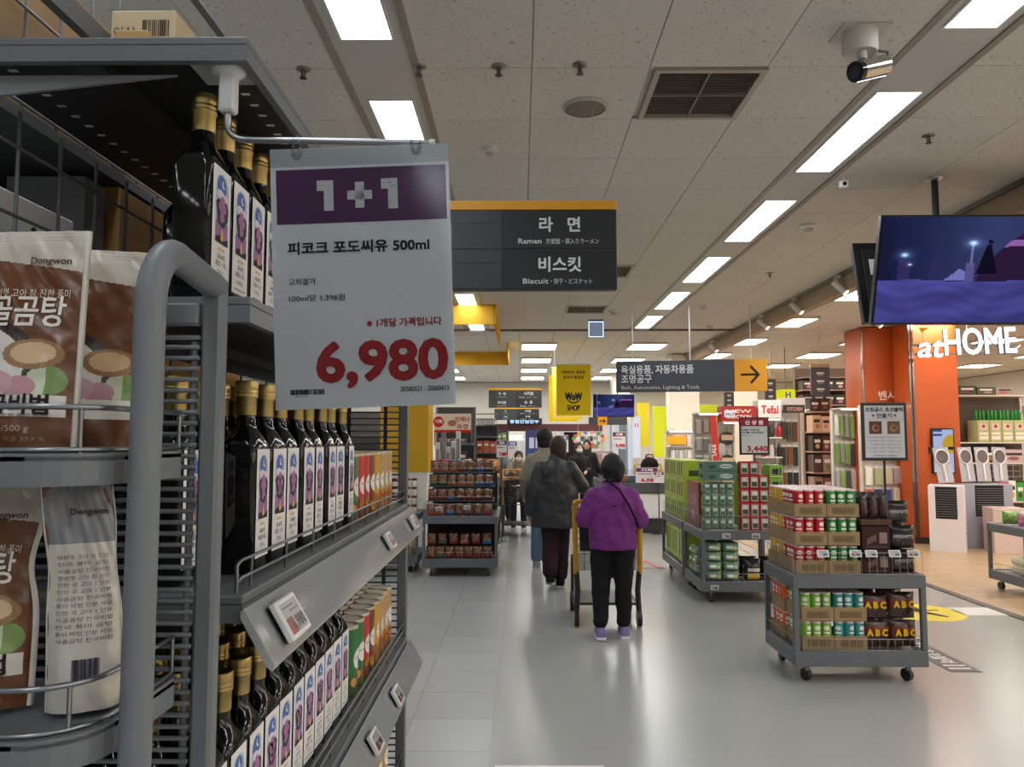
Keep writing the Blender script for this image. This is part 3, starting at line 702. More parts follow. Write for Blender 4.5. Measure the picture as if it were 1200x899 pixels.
def tray(z, xr=-.386, yf=.69, yb=.876, rad=.06):
    out = [(-1.1, yb), (-1.1, yf)] + [(xr - rad + rad * math.sin(w), yf + rad - rad * math.cos(w)) for w in [R(a) for a in (0, 15, 30, 45, 60, 75, 90)]] + [(xr, yb)]
    M = Matrix.Identity(4)
    b = MB('p').prism(out, .004, Matrix.Translation((0, 0, z - .004)), FR)
    edge = out[1:]
    b.loft([[(x, y, z + .003), (x, y, z - .027), (x * 1 - (.003 if x > -1 else 0), y + .003, z - .027), (x - .003, y + .003, z + .003)] for x, y in edge], FR, 'p', False)
    t = wlink(b, 'tray', ec)
    f = MB('met'); e2 = [(x - .006, y + .006) for x, y in edge]
    for zz in (.006, .046): f.tube([(x, y, z + zz) for x, y in e2], .0028, (150, 154, 158), 6)
    for x, y in [e2[0], (-.9, e2[0][1]), (-.72, e2[0][1]), (-.57, e2[0][1]), e2[4], e2[-1], (e2[-1][0], .8)]: f.tube([(x, y, z + .003), (x, y, z + .046)], .0022, (150, 154, 158), 6)
    link(f, 'fence_frame', t)
    return t
TZ1, TZ2 = 1.535, 1.282
tray(TZ1); tray(TZ2)
# ------------------------------------------------------------------ soup pouches
def pouch(name, label, loc, rz, w, h, th, fn, marks, lean=0, back=(226, 222, 214), twist=0, waist=0, nx=140, ny=200, shear=0):
    r = thing(name, label, 'pouch', loc, rz, 'soup pouches on the end display'); r.rotation_euler = (lean, 0, rz)
    def wd(v): return 1 - waist * math.exp(-((v - .62) / .14) ** 2)
    def thick(u, v):
        e = max(0, 1 - abs(2 * u - 1) ** 3.2); top = max(0, min(1, (1 - v) / .92))
        return th * e * (top ** .75) * (.75 + .25 * math.exp(-((v - .25) / .3) ** 2))
    def wr(u, v): return 0.0008 * math.sin(17 * u + 9 * v + 3 * math.sin(7 * v)) + .0006 * math.sin(31 * v - 13 * u) + .0005 * math.sin(53 * u * v + 4)
    def P(u, v, side=1, lift=0):
        x = (u - .5) * w * wd(v); y = -side * (thick(u, v) + (wr(u, v) if 0 < u < 1 else 0) + lift) ; a = twist * max(0, v - .35) / .65
        x, y = x * math.cos(a) - y * math.sin(a), x * math.sin(a) + y * math.cos(a)
        return (x + shear * v * v, y, v * h)
    def surf(side, f, nx=nx, ny=ny):
        b = MB('film'); vs = [P(i / nx, j / ny, side) for j in range(ny + 1) for i in range(nx + 1)]; fs = []; cs = []
        for j in range(ny):
            for i in range(nx):
                a = j * (nx + 1) + i; q = (a, a + 1, a + nx + 2, a + nx + 1); fs.append(q if side > 0 else q[::-1]); cs.append(f((i + .5) / nx, (j + .5) / ny))
        return b.add(vs, fs, cs, 'film', True)
    link(surf(1, fn), 'front_film', r); link(surf(-1, lambda u, v: back, 28, 40), 'back_film', r)
    for u0 in (0, 1):
        s = MB('s'); s.loft([[P(u0 + (-1 if u0 == 0 else 1) * .028, j / 20, 1, -.002), P(u0, j / 20, 1, .001), P(u0, j / 20, -1, .001)] for j in range(21)], (222, 218, 208), 's', True, False)
        link(s, 'side_seam', r)
    marks(r, lambda x, y, l=0: P(x / w + .5, y / h, 1, .0012 + l))
    return r
CREAM, BROWN = (196, 188, 174), (104, 62, 34)
def soup_front(u, v):
    u0 = u; u = u - .19
    edge = .80 + (.06 * (u0 / .5) if u0 < .5 else .06 - .055 * (u0 - .5) / .5)
    if v > edge: return (206, 200, 188) if v > .93 and int(v * 120) % 2 else CREAM
    d = math.hypot((u - .22) / .42, (v - .36) / .24)
    if v < .14: return BROWN
    if .13 < v < .235 and .2 < u < .78: return (224, 220, 212)
    if math.hypot((u - .60) / .16, (v - .42) / .07) < 1: return (206, 176, 136) if math.hypot((u - .60) / .12, (v - .425) / .05) < 1 else (150, 112, 76)
    if math.hypot((u - .42) / .1, (v - .29) / .055) < 1: return (196, 158, 168)
    if math.hypot((u - .55) / .09, (v - .27) / .05) < 1: return (186, 140, 150)
    if math.hypot((u - .68) / .1, (v - .30) / .07) < 1: return (196, 204, 176) if u < .68 else (120, 150, 84)
    if d < .82: return (214, 210, 204)
    if d < 1: return (58, 44, 46)
    return BROWN
def soup_back(u, v):
    if v > .72: return (132, 134, 140)
    if v < .02: return (200, 196, 186)
    return (204, 199, 188)
def T(p, body, size, col, at, W, bold=0, align='L', fit=None):
    link(MB('m').text(body, size, Matrix.Identity(4), col, bold=bold, at=at, align=align, fit=fit, warp=W, res=2), 'lettering', p)
def marks_a(p, W, w=.172, h=.218):
    T(p, 'Dongwon', .0105, (90, 70, 56), (.055, .183), W, .0002, 'C')
    T(p, '정성껏 고아 참 진한 풍미', .0098, (226, 214, 196), (.038, .149), W, 0, 'C', .078)
    T(p, '사골곰탕', .034, (238, 232, 222), (.026, .122), W, .0006, 'C', .096)
    T(p, '진국비법', .021, (44, 34, 40), (.034, .0345), W, .0008, 'C', .07)
    T(p, '정성껏 고아 진한 풍미 비법', .0055, (80, 60, 50), (.034, .029), W, 0, 'C', .068)
    T(p, '1~2인분/500 g', .0082, (206, 190, 168), (.03, .0165), W, 0, 'C', .05)
    T(p, '사골곰탕 62 %, 사골 33.9 %', .0055, (176, 146, 116), (.028, .0075), W, 0, 'C', .08)
def marks_b(p, W):
    T(p, 'Dongwon', .010, (90, 70, 56), (-.01, .183), W, .0002, 'C')
    T(p, '정성껏 고아 참', .0085, (226, 214, 196), (-.02, .15), W, 0, 'C', .05)
    T(p, '골곰', .03, (238, 232, 222), (-.012, .124), W, .0006, 'C', .06)
    T(p, 'BEEF BONE', .012, (232, 226, 214), (-.008, .062), W, .0003, 'C', .055)
    T(p, '사골곰탕', .007, (206, 190, 168), (-.008, .018), W, 0, 'C', .04)
def marks_c(p, W):
    for k in range(13):
        T(p, rnd.choice(('사골곰탕 진국비법', '정성껏 고아 참 진한', '풍미 비법 인분 사골', '진한 국 고아 1 인분', '한국 풍미 곰탕')), .0048, (96, 92, 88), (0, .145 - k * .0066), W, 0, 'C', .05)
    q = MB('m')
    for k in range(22):
        x = -.01 + k * .0011; pts = [(x, .03), (x + rnd.choice((.0006, .001, .0012)), .03)]
        a, b = pts; q.add([W(*a), W(*b), W(b[0], .05), W(a[0], .05)], [(0, 1, 2, 3)], (52, 56, 70))
    link(q, 'barcode_print', p)
    T(p, 'Dongwon', .009, (60, 60, 64), (.008, .188), W, .0002, 'C')
pouch('soup_pouch', 'large brown and cream soup pouch on the upper tray, its left side cut off', (-.519, .742, TZ1 + .006), R(-2), .172, .218, .026, soup_front, marks_a, R(-3))
pouch('soup_pouch', 'brown and cream soup pouch standing behind the large one on the upper tray', (-.482, .803, TZ1 + .006), R(14), .162, .215, .024, soup_front, marks_b, R(-2))
pouch('soup_pouch', 'brown soup pouch leaning on the lower tray, farther left', (-.573, .765, TZ2 + .006), R(8), .172, .222, .026, soup_front, marks_a, R(-4), waist=.1)
pouch('soup_pouch', 'twisted soup pouch showing its pale printed back on the lower tray', (-.429, .772, TZ2 + .006), R(26), .064, .222, .02, soup_back, marks_c, R(-2), (122, 74, 40), R(20), .1, shear=-.014)
# ================================================================== hanging price card
arm = thing('card_arm', 'white metal arm clamped under the shelf top to hold the price card', 'sign arm', (-.394, 1.01, ZR - .017))
W_ = (206, 208, 208)
wlink(MB('s').box((-.45, 1.0, ZR - .0215), (-.376, 1.07, ZR - .0178), (170, 172, 172)), 'magnet_plate', arm)
wlink(MB('s').lathe([(.022, 0), (.022, -.012), (.012, -.018)], W_, 20, (-.397, 1.012, ZR - .0218)), 'magnet', arm)
wlink(MB('s').box((-.407, 1.0, 1.993), (-.385, 1.02, ZR - .036), W_, c=.003), 'block', arm)
rp = [(-.396, 1.01, 2.0), (-.396, 1.01, 1.975)] + [(-.396 + .026 * (1 - math.cos(w)), 1.01, 1.975 - .019 * math.sin(w)) for w in (.4, .8, 1.2, 1.57)] + [(-.118, 1.005, 1.9485)]
wlink(MB('met').tube(rp, .0042, (150, 152, 154), 10), 'rod', arm); wlink(MB('s').cyl((-.121, 1.005, 1.9485), (-.114, 1.005, 1.9483), .0055, (210, 212, 212)), 'end_cap', arm)
CW, CH = .2385, .349
card = thing('price_card', 'large hanging price card reading 1+1 and 6,980 in front of the oil shelf', 'price sign', (-.3345, 1.0, 1.938)); card.rotation_euler = (R(2), R(-2.0), 0)
Mc = plane((0, 0, 0))                                  # local: x right, y down from the top edge as negative
link(MB('m').box((0, 0, -CH), (CW, .0016, 0), (236, 238, 242)), 'paper', card)
link(MB('clear').rect(-.002, -CH - .002, CW + .002, .002, Mc, WHITE, lift=.0022), 'clear_sleeve', card)
bd = MB('m'); bd.rect(.0075, -.102, CW - .004, -.0285, Mc, (92, 54, 98), lift=.0006); link(bd, 'purple_band', card)
link(MB('s').rect(.0, -.0245, CW, -.0005, Mc, (178, 182, 186), lift=.0004), 'hanging_strip', card)
L = MB('m'); lf = .0012
def ct(body, size, x, y, col, bold=0, align='L', fit=None): link(MB('m').text(body, size, Mc, col, bold=bold, at=(x * CW, -y * CH), align=align, fit=fit, lift=lf, res=3), 'lettering', card)
for x in (.26, .62):
    a, c = x * CW, -.0855; L.flat([(a + .009, c), (a + .022, c), (a + .022, c + .041), (a + .009, c + .041)], Mc, (222, 224, 226), lift=lf); L.rect(a, c + .027, a + .009, c + .041, Mc, (222, 224, 226), lift=lf)
a, c = .43 * CW, -.0655
L.rect(a, c - .006, a + .033, c + .006, Mc, (222, 224, 226), lift=lf); L.rect(a + .0105, c - .0175, a + .0225, c + .0175, Mc, (222, 224, 226), lift=lf)
for k in range(16):
    x = rnd.choice((.30, .31, .45, .50, .66, .67)) * CW + rnd.uniform(-.004, .006); y = -.066 + rnd.uniform(-.015, .015); w = rnd.uniform(0, 3); q = rnd.uniform(.002, .005)
    L.flat([(x, y), (x + q * math.cos(w), y + q * math.sin(w)), (x + q * math.cos(w) + .0007, y + q * math.sin(w) + .0007), (x + .0007, y + .0008)], Mc, (92, 54, 98), lift=lf + .0003)
ct('피코크 포도씨유 500ml', .0178, .09, .405, (40, 40, 46), .00075, fit=.188)
ct('교차불가', .0098, .09, .525, (70, 72, 76), .0001, fit=.036); ct('100ml당 1,396원', .0098, .09, .588, (70, 72, 76), .0001, fit=.074)
ct('※ 1개당 가격입니다', .0125, .935, .695, (172, 44, 52), .0004, 'R', .099)
ct('6,980', .0715, .955, .895, (176, 44, 50), .0028, 'R', .170)
link(L, 'lettering', card); L = MB('m'); x = .085 * CW
for k in range(26):
    q = rnd.choice((.0006, .0011, .0016)); L.rect(x, -.945 * CH, x + q, -.925 * CH, Mc, (50, 50, 54), lift=lf); x += q + rnd.choice((.0005, .0009, .0003))
ct('20260321000000', .0026, .11, .953, (70, 70, 74)); ct('20260321 - 20260415', .0088, .965, .945, (56, 56, 60), .00012, 'R', .064)
link(L, 'barcode_print', card)
for k, x in enumerate((.036, .196)):
    p = [(x + .005 * math.cos(w), -.002 + .001 * math.sin(w), .001 + .014 * math.sin(w)) for w in [2 * math.pi * q / 14 for q in range(15)]]
    link(MB('clear').tube(p, .0022, (230, 232, 232), 8), 'ring', card)
# ================================================================== hanging aisle signs
def sign_box(name, label, x0, x1, y, z0, z1, th=.06, col=(60, 64, 68), top=None):
    r = thing(name, label, 'sign', ((x0 + x1) / 2, y, z0))
    wlink(MB('p').box((x0, y, z0), (x1, y + th, z1), col, c=.003), 'board', r)
    if top: wlink(MB('p').box((x0, y - .004, z1), (x1, y + th + .004, z1 + top), (226, 162, 36), c=.003), 'yellow_top', r)
    return r
def rods(r, pts, z0, rad=.0018, col=(206, 206, 204)):
    for x, y in pts: wlink(MB('p').cyl((x, y, z0), (x, y, CE + .012), rad, col, 8), 'hanger_rod', r)
def aisle_sign(x0, x1, y, z0, z1, label, rowsT, split=.30, left_text=None, big=1.0):
    top = (z1 - z0) * .105
    r = sign_box('aisle_sign', label, x0, x1, y, z0, z1 - top, .06, (62, 66, 69), top)
    rods(r, [(x0 + .12, y + .03), (x1 - .12, y + .03)], z1)
    h = (z1 - top - z0) / 2; xs = x0 + (x1 - x0) * split
    for k in range(2):
        zz = z0 + h * (1 - k)
        p = wlink(MB('p').box((xs + .004, y - .007, zz + .004), (x1 - .004, y - .001, zz + h - .004), ((32, 35, 39), (22, 25, 29))[k], c=.0015), 'text_panel', r)
        q = wlink(MB('p').box((x0 + .004, y - .005, zz + .004), (xs - .002, y - .001, zz + h - .004), (52, 56, 60), c=.0015), 'blank_panel', r)
        link(MB('p').box((x0 + .008, y - .0075, zz + h * .66), (xs - .01, y - .0055, zz + h * .665), (38, 40, 42)), 'joint', q)
        b = MB('m'); M = plane((0, y - .0105, 0)); xc = (xs + x1) / 2
        kr, en = rowsT[k]; en, cj = en.split('|')
        b.text(kr, h * .40, M, (224, 230, 228), bold=h * .011, at=(xc, zz + h * .47), align='C'); b.text(en, h * .185, M, (216, 222, 220), bold=h * .0035, at=(xc - (x1 - xs) * (.16 if k == 0 else .1), zz + h * .14), align='R', fit=(x1 - xs) * (.2 if k == 0 else .22)); b.text(cj, h * .15, M, (206, 212, 210), bold=h * .0015, at=(xc - (x1 - xs) * (.12 if k == 0 else .08), zz + h * .14), fit=(x1 - xs) * (.46 if k == 0 else .36))
        link(b, 'lettering', p)
        if left_text:
            b = MB('m'); xl = (x0 + xs) / 2
            b.text(left_text[k], h * .36, M, (214, 220, 218), bold=h * .008, at=(xl, zz + h * .45), align='C'); b.rect(xl - h * .5, zz + h * .18, xl + h * .5, zz + h * .24, M, (150, 154, 154))
            link(b, 'lettering', q)
    return r
aisle_sign(-.775, .515, 4.0, 2.342, 2.82, 'dark hanging aisle sign for ramen and biscuits with a yellow top edge', (('라   면', 'Ramen|方便面・袋入りラーメン'), ('비스킷', 'Biscuit|・饼干・ビスケット')), .53)
aisle_sign(-.755, .54, 18.7, 2.34, 2.82, 'distant dark aisle sign with a yellow edge above the crowd', (('시리얼', 'Cereal|・ビス・ラー'), ('스  프', 'Soup|・スケット')), .5, ('카  레', '즉석밥'))
aisle_sign(-.69, .53, 21.0, 2.10, 2.44, 'farthest dark aisle sign, lowest of the two over the crowd', (('시리얼', 'Cereal|・ビス'), ('차 류', 'Tea|・ラー')), .5, ('차', '커피'))
# direction sign with an arrow
r = thing('direction_sign', 'grey direction sign with an orange arrow panel for bath and tools', 'sign', (2.2, 10.1, 2.2)); ya_, yb_ = 10.35, 10.05
x0, x1 = PY(722, 440, ya_).x, PY(899, 440, yb_).x; rz = math.atan2(yb_ - ya_, x1 - x0); Lw = math.hypot(x1 - x0, yb_ - ya_)
r.location = (x0, ya_, 2.195); r.rotation_euler = (0, 0, rz)
link(MB('p').box((0, 0, 0), (Lw * .79, .05, .42), (66, 70, 80), c=.004), 'board', r)
pn = link(MB('p').box((Lw * .79, -.002, -.002), (Lw, .052, .422), (226, 160, 44), c=.004), 'arrow_panel', r)
M = plane((0, -.004, 0)); b = MB('m')
b.text('욕실용품, 자동차용품', .125, M, (226, 228, 230), bold=.0025, at=(.07, .255), fit=.95); b.text('조명공구', .125, M, (226, 228, 230), bold=.0025, at=(.07, .13), fit=.4)
b.text('Bath, Automotive, Lighting & Tools', .07, M, (210, 212, 214), at=(.07, .038), fit=1.02); link(b, 'lettering', r)
b = MB('m'); xa, xb, zc = Lw * .83, Lw * .955, .215
b.rect(xa, zc - .016, xb - .01, zc + .016, M, (50, 48, 44)); b.flat([(xb - .11, zc + .125), (xb, zc), (xb - .03, zc - .012), (xb - .13, zc + .1)], M, (50, 48, 44)); b.flat([(xb - .11, zc - .125), (xb - .13, zc - .1), (xb - .03, zc + .012), (xb, zc)], M, (50, 48, 44)); link(b, 'arrow_print', pn)
for xx in (.22, .98, 1.76): link(MB('p').cyl((xx, .025, .42), (xx, .025, CE + .012 - 2.195), .009, (214, 212, 206), 8), 'hanger_rod', r)
# yellow banners
def banner(label, x0, x1, y, z0, z1, col, dots, text):
    r = thing('hanging_banner', label, 'banner', ((x0 + x1) / 2, y, z0))
    wlink(MB('m').box((x0, y, z0), (x1, y + .006, z1), col), 'sheet', r)
    wlink(MB('p').cyl((x0 - .02, y + .003, z1), (x1 + .02, y + .003, z1), .008, (200, 200, 196), 8), 'top_bar', r)
    for x in (x0 + .05, x1 - .05): wlink(MB('p').cyl((x, y + .003, z1), (x, y + .003, CE + .012), .002, (190, 190, 186), 6), 'cord', r)
    b = MB('m'); M = plane((0, y - .0015, 0)); xc = (x0 + x1) / 2; h = z1 - z0; w = x1 - x0
    if dots:
        n = int(w / .05)
        for k in range(n):
            for j in range(2): b.rect(x0 + .03 + k * .05 + j * .02, z0 + .03 + j * .03, x0 + .05 + k * .05 + j * .02, z0 + .05 + j * .03, M, (240, 232, 200))
        for k in range(int(h / .05)):
            for j in range(2): b.rect(x0 + .02 + j * .03, z0 + .03 + k * .05 + j * .02, x0 + .04 + j * .03, z0 + .05 + k * .05 + j * .02, M, (240, 232, 200))
    if text:
        D = (36, 36, 70)
        b.text('이마트의 새로운', h * .07, M, (60, 50, 20), at=(xc, z0 + h * .82), align='C', bold=.002); b.text('초저가 편집샵', h * .07, M, (60, 50, 20), at=(xc, z0 + h * .72), align='C', bold=.002)
        b.text('WoW', h * .2, M, D, at=(xc, z0 + h * .30), align='C', bold=.009, fit=w * .48); b.text('SHOP', h * .14, M, D, at=(xc, z0 + h * .1), align='C', bold=.005, fit=w * .36)
        arc = [(xc + .12 * math.cos(a), z0 + h * .33 + .09 * math.sin(a)) for a in [math.pi * (1.15 + .7 * k / 8) for k in range(9)]]
        inn = [(xc + .10 * math.cos(a), z0 + h * .335 + .07 * math.sin(a)) for a in [math.pi * (1.15 + .7 * k / 8) for k in range(9)]]
        b.flat(arc + inn[::-1], M, D)
    if b.f: wlink(b, 'lettering', r)
xa, xb = PY(652, 440, 14).x, PY(692, 440, 14).x
banner('front yellow hanging banner with dark blue shop lettering', xa, xb, 14.0, 1.55 + (516 - 487) / 900 * 14, 1.55 + 89 / 900 * 14, (234, 206, 34), False, True)
banner('dotted yellow banner hanging just behind the lettered one', PY(647, 440, 15).x, PY(683, 440, 15).x, 15.0, 1.55 + (516 - 491) / 900 * 15, 2.97, (234, 206, 34), True, False)
banner('farthest yellow banner of the three, mostly hidden', PY(643, 440, 16).x, PY(677, 440, 16).x, 16.0, 1.55 + (516 - 494) / 900 * 16, 2.9, (226, 196, 30), False, False)
# ================================================================== televisions
def tv_picture(u, v):
    dx = lambda a, b, s: math.exp(-(((u - a) / s) ** 2 + ((v - b) / s) ** 2))
    if v < .40 + .012 * math.sin(9 * u) - .03 * (u > .12) * 0:
        k = .5 + .28 * math.sin(21 * v + 3 * math.sin(5 * u)) * math.sin(7 * u + 2) + .25 * (v / .4)
        k += .25 * math.sin(60 * v + 11 * u + 3 * math.sin(13 * u)) * .4
        return (46 + 34 * k, 46 + 34 * k, 100 + 60 * k)
    sky = (22 + 34 * max(0, 1 - abs(u - .62) * 1.6), 28 + 36 * max(0, 1 - abs(u - .62) * 1.6), 62 + 46 * max(0, 1 - abs(u - .62) * 1.6))
    c = list(sky)
    if u < .06 + .02 * math.sin(20 * v) and v < .95: c = [26, 28, 58]
    if .10 < u < .165 and v < .60: c = [52, 44, 92]                                   # lit pedestal
    if abs(u - .315) < .055 * (1 - (v - .4) / .36) and .40 < v < .76: c = [46, 46, 92]   # tree
    if abs(u - .432) < .085 * (1 - (v - .40) / .12) and .40 < v < .52: c = [118, 118, 190]   # small tent
    if abs(u - .482) < .022 and v < .57: c = [92, 84, 140]
    if abs(u - .487) < .004 and .55 < v < .74: c = [100, 110, 160]
    q = (u - .82) / .3
    if abs(q) < 1 and v < .42 + .44 * (1 - q * q): c = [44, 26, 58]                  # big dark tent
    if abs(q) < 1 and .68 + .06 * u < v < .74 + .06 * u and v < .42 + .44 * (1 - q * q): c = [148, 96, 170]
    if abs(u - .572) < .012 + .045 * (1 - (v - .46) / .28) and .46 < v < .74: c = [16, 16, 34]   # standing figure
    if math.hypot((u - .578) / .014, (v - .765) / .022) < 1: c = [20, 18, 36]
    for a, b2, s in ((.131, .645, .018), (.488, .755, .02), (.163, .555, .008)):
        w = dx(a, b2, s) + .25 * dx(a, b2, s * 2.6); c = [min(255, c[i] + w * (150, 190, 230)[i]) for i in range(3)]
    return tuple(c)
def television(label, loc, rz, tilt, w, h, pic=True, nx=150, ny=84, em='e.9'):
    r = thing('television', label, 'television', loc, rz); r.rotation_euler = (tilt, 0, rz)
    link(MB('s').box((-w / 2, 0, 0), (w / 2, .05, h), (22, 23, 26), c=.006), 'housing', r)
    if pic:
        link(MB('p').box((-w / 2, -.006, 0), (w / 2, -.001, .014), (30, 30, 32)), 'bezel', r)
        link(MB(em).paint(tv_picture, w - .022, h - .03, nx, ny, plane((0, -.0075, .018))), 'screen', r)
    return r
t1 = PY(1036, 252, 4.86); bz = PY(1020, 381, 5.06)
w_ = 1.24; hh = math.hypot(.2, t1.z - bz.z)
tv = television('large ceiling television showing a blue snowy night scene', (bz.x + w_ / 2 + .005, 5.06, bz.z), 0, math.atan2(.2, t1.z - bz.z), w_, hh)
r = television('black back of a second television behind the large one', (PY(1013, 378, 5.30).x + w_ / 2, 5.30, PY(1013, 378, 5.30).z), 0, -R(14), w_, .62, False)
link(MB('p').box((-w_ / 2 + .05, -.012, .05), (w_ / 2 - .05, -.002, .56), (30, 31, 34), c=.004), 'back_cover', r)
link(MB('m').box((-w_ / 2 + .09, -.0145, .36), (-w_ / 2 + .17, -.013, .48), (222, 222, 220)), 'sticker', r)
po = PZ(1117, 195, CE)
r = thing('television_pole', 'black ceiling pole carrying the two televisions', 'mounting pole', (po.x, 5.2, CE))
wlink(MB('p').cyl((po.x, 5.2, 2.45), (po.x, 5.2, CE), .022, (28, 28, 30), 12), 'pole', r)
wlink(MB('met').lathe([(.06, 0), (.06, -.012), (.024, -.02)], (196, 198, 204), 20, (po.x, 5.2, CE)), 'ceiling_ring', r)
wlink(MB('p').box((po.x - .2, 5.135, 2.5), (po.x + .2, 5.28, 2.54), (30, 30, 32)), 'crossbar', r)
fx = PY(719, 476, 17)
r = television('small distant television showing the same blue night scene', (fx.x, 17.0, PY(719, 489, 17).z), 0, R(6), 48 / 900 * 17, 27 / 900 * 17, True, 60, 34)
r_ = r; r = thing('television_pole', 'thin black pole over the small distant television', 'mounting pole', (fx.x + .1, 17.1, CE))
wlink(MB('p').cyl((fx.x + .1, 17.085, 2.15), (fx.x + .1, 17.085, CE + .012), .015, (30, 30, 32), 8), 'pole', r)
wlink(MB('p').lathe([(.05, 0), (.05, -.02)], (60, 60, 62), 12, (fx.x + .1, 17.085, CE + .012)), 'ceiling_plate', r)
# ================================================================== wheeled promotion carts
CART = (96, 100, 104)
def cart(label, x0, y0, w, d, cast=.1):
    r = thing('promotion_cart', label, 'cart', (x0 + w / 2, y0 + d / 2, 0)); hw, hd = w / 2, d / 2
    def frame(z0, z1, nm):
        b = MB('p'); t = .035
        b.box((-hw, -hd, z0), (hw, -hd + t, z1), CART, c=.004); b.box((-hw, hd - t, z0), (hw, hd, z1), CART, c=.004)
        b.box((-hw, -hd + t, z0), (-hw + t, hd - t, z1), CART, c=.004); b.box((hw - t, -hd + t, z0), (hw, hd - t, z1), CART, c=.004)
        b.box((-hw + t, -hd + t, z1 - .02), (hw - t, hd - t, z1 - .008), (80, 84, 88)); link(b, nm, r)
    frame(.11, .205, 'lower_frame'); frame(.60, .685, 'upper_frame')
    pm = MB('p').box((-.017, -.017, .205), (.017, .017, .60), CART, c=.003).mesh('post')
    cm = MB('met').box((-.012, -.012, .07), (.012, .012, .11), (110, 112, 114)).mesh('caster'); wm = MB('s').cyl((-.014, 0, .04), (.014, 0, .04), .04, (36, 36, 38), 14).mesh('wheel')
    for sx in (-1, 1):
        for sy in (-1, 1):
            link(pm, 'post', r, (sx * (hw - .018), sy * (hd - .018), 0))
            c = link(cm, 'caster', r, (sx * (hw - .1), sy * (hd - .07), 0)); link(wm, 'wheel', c, (0, .02, 0), (0, 0, rnd.uniform(-.6, .6)))
    for z0, h in ((.685, .14), (.205, .075)):
        b = MB('met'); P = [(-hw + .02, -hd + .012), (hw - .02, -hd + .012)]
        for zz in (z0 + h, z0 + .004): b.tube([(-hw + .012, hd - .02, zz), (-hw + .012, -hd + .012, zz), (hw - .012, -hd + .012, zz), (hw - .012, hd - .02, zz)], .0028, (168, 170, 172), 5)
        n = int(w / .05)
        for k in range(n + 1): x = -hw + .012 + k * (w - .024) / n; b.tube([(x, -hd + .012, z0), (x, -hd + .012, z0 + h)], .0018, (168, 170, 172), 4)
        n = int(d / .05)
        for k in range(n): y = -hd + .03 + k * (d - .05) / n; b.tube([(-hw + .012, y, z0), (-hw + .012, y, z0 + h)], .0018, (168, 170, 172), 4)
        link(b, 'wire_mesh_fence', r)
    return r
def little_tag(x, y, z, label, tilt=0): shelf_tag((x, y, z), 0, tilt, label, None, .075, .045, 'electronic price tags on the carts', rnd.random() < .5)
# ------------------------------------------------------------------ crisp cans in cardboard trays
def make_can(col):
    h, n = .170, 16
    r = tag(link(MB('s').lathe([(.0315, 0), (.032, .003), (.032, h - .008), (.0315, h - .006)], col, n), 'crisp_can'), 'x', 'can')
    link(MB('s').lathe([(.0326, h - .01), (.0326, h), (.030, h + .001)], (214, 190, 190), n), 'lid', r)
    b = MB('m'); q = .0324; e = lambda x: .014 * math.sqrt(max(0, 1 - (x / .019) ** 2))
    b.wrap(lambda x: .128 + e(x), lambda x: .128 - e(x), -.019, .019, q, (226, 220, 212), n=8, ax=-90)
    for x0, z0, x1, z1, c in ((-.02, .092, .02, .104, (226, 220, 214)), (-.014, .075, .014, .083, (206, 170, 120))): b.wrap(lambda x: z1, lambda x: z0, x0, x1, q, c, n=4, ax=-90)
    link(b, 'label_print', r)
    return r
CC = dict(red=(184, 32, 34), green=(52, 132, 60), yellow=(214, 168, 44), lime=(120, 170, 62), teal=(44, 138, 136), orange=(206, 92, 44))
CANP = {k: [make_can(c), False] for k, c in CC.items()}
def can(color, x, y, z, rz, label, group):
    p = CANP[color]
    if not p[1]:
        p[1] = True; o = p[0]; o.location = (x, y, z); o.rotation_euler = (0, 0, rz); o['label'] = label; o['group'] = group
    else: dup(p[0], (x, y, z), rz, label, group)
def make_tray(w, d, h=.085):
    C_ = (150, 126, 92); b = MB('card'); t = .004
    b.box((-w / 2, -d / 2, 0), (w / 2, d / 2, t), C_)
    for a, c in (((-w / 2, -d / 2, t), (w / 2, -d / 2 + t, h)), ((-w / 2, d / 2 - t, t), (w / 2, d / 2, h)), ((-w / 2, -d / 2 + t, t), (-w / 2 + t, d / 2 - t, h)), ((w / 2 - t, -d / 2 + t, t), (w / 2, d / 2 - t, h))): b.box(a, c, C_)
    me = b.mesh('display_tray'); p = MB('m'); M = plane((0, -d / 2 - .0008, 0))
    x0, x1, z0, z1 = -w * .34, w * .34, h * .25, h * .7
    p.rect(x0, z0, x1, z1, M, (84, 68, 50)); p.rect(x0 + .004, z0 + .004, x1 - .004, z1 - .004, M, (140, 118, 86), lift=.0003)
    k = x0 + .01
    while k < x1 - .012: p.rect(k, z0 + .008, k + .004, z1 - .008, M, (70, 58, 44), lift=.0005); k += .0085
    return me, p.mesh('print')
def tray_box(m, x, y, z, label, group, rz=0):
    o = tag(link(m[0], 'display_tray', None, (x, y, z), (0, 0, rz)), label, 'cardboard tray', group); link(m[1], 'print', o); return o
c1 = cart('grey two-tier wheeled cart stacked with crisp cans and chocolate', 1.755, 5.03, .85, .6)
trm = make_tray(.206, .275)
LN = ('bottom', 'middle', 'top')
def can_tray(color, cx, cy, z, layer, where, keep, g):
    tray_box(trm, cx, cy, z, 'brown tray of %s crisp cans, %s layer, %s' % (color, layer, where), g + ' trays')
    for i in range(3):
        for j in range(4):
            if not keep(i, j): continue
            rz = rnd.uniform(-.5, .5) if j == 0 else (R(-90) + rnd.uniform(-.4, .4) if i == 0 else rnd.uniform(0, 6))
            w = '%s in %s row' % (ORD[i], ORD[j])
            can(color, cx - .0655 + .0655 * i, cy - .0985 + .0657 * j, z + .006, rz, '%s crisp can, %s, %s layer, %s' % (color, w, layer, where), g)
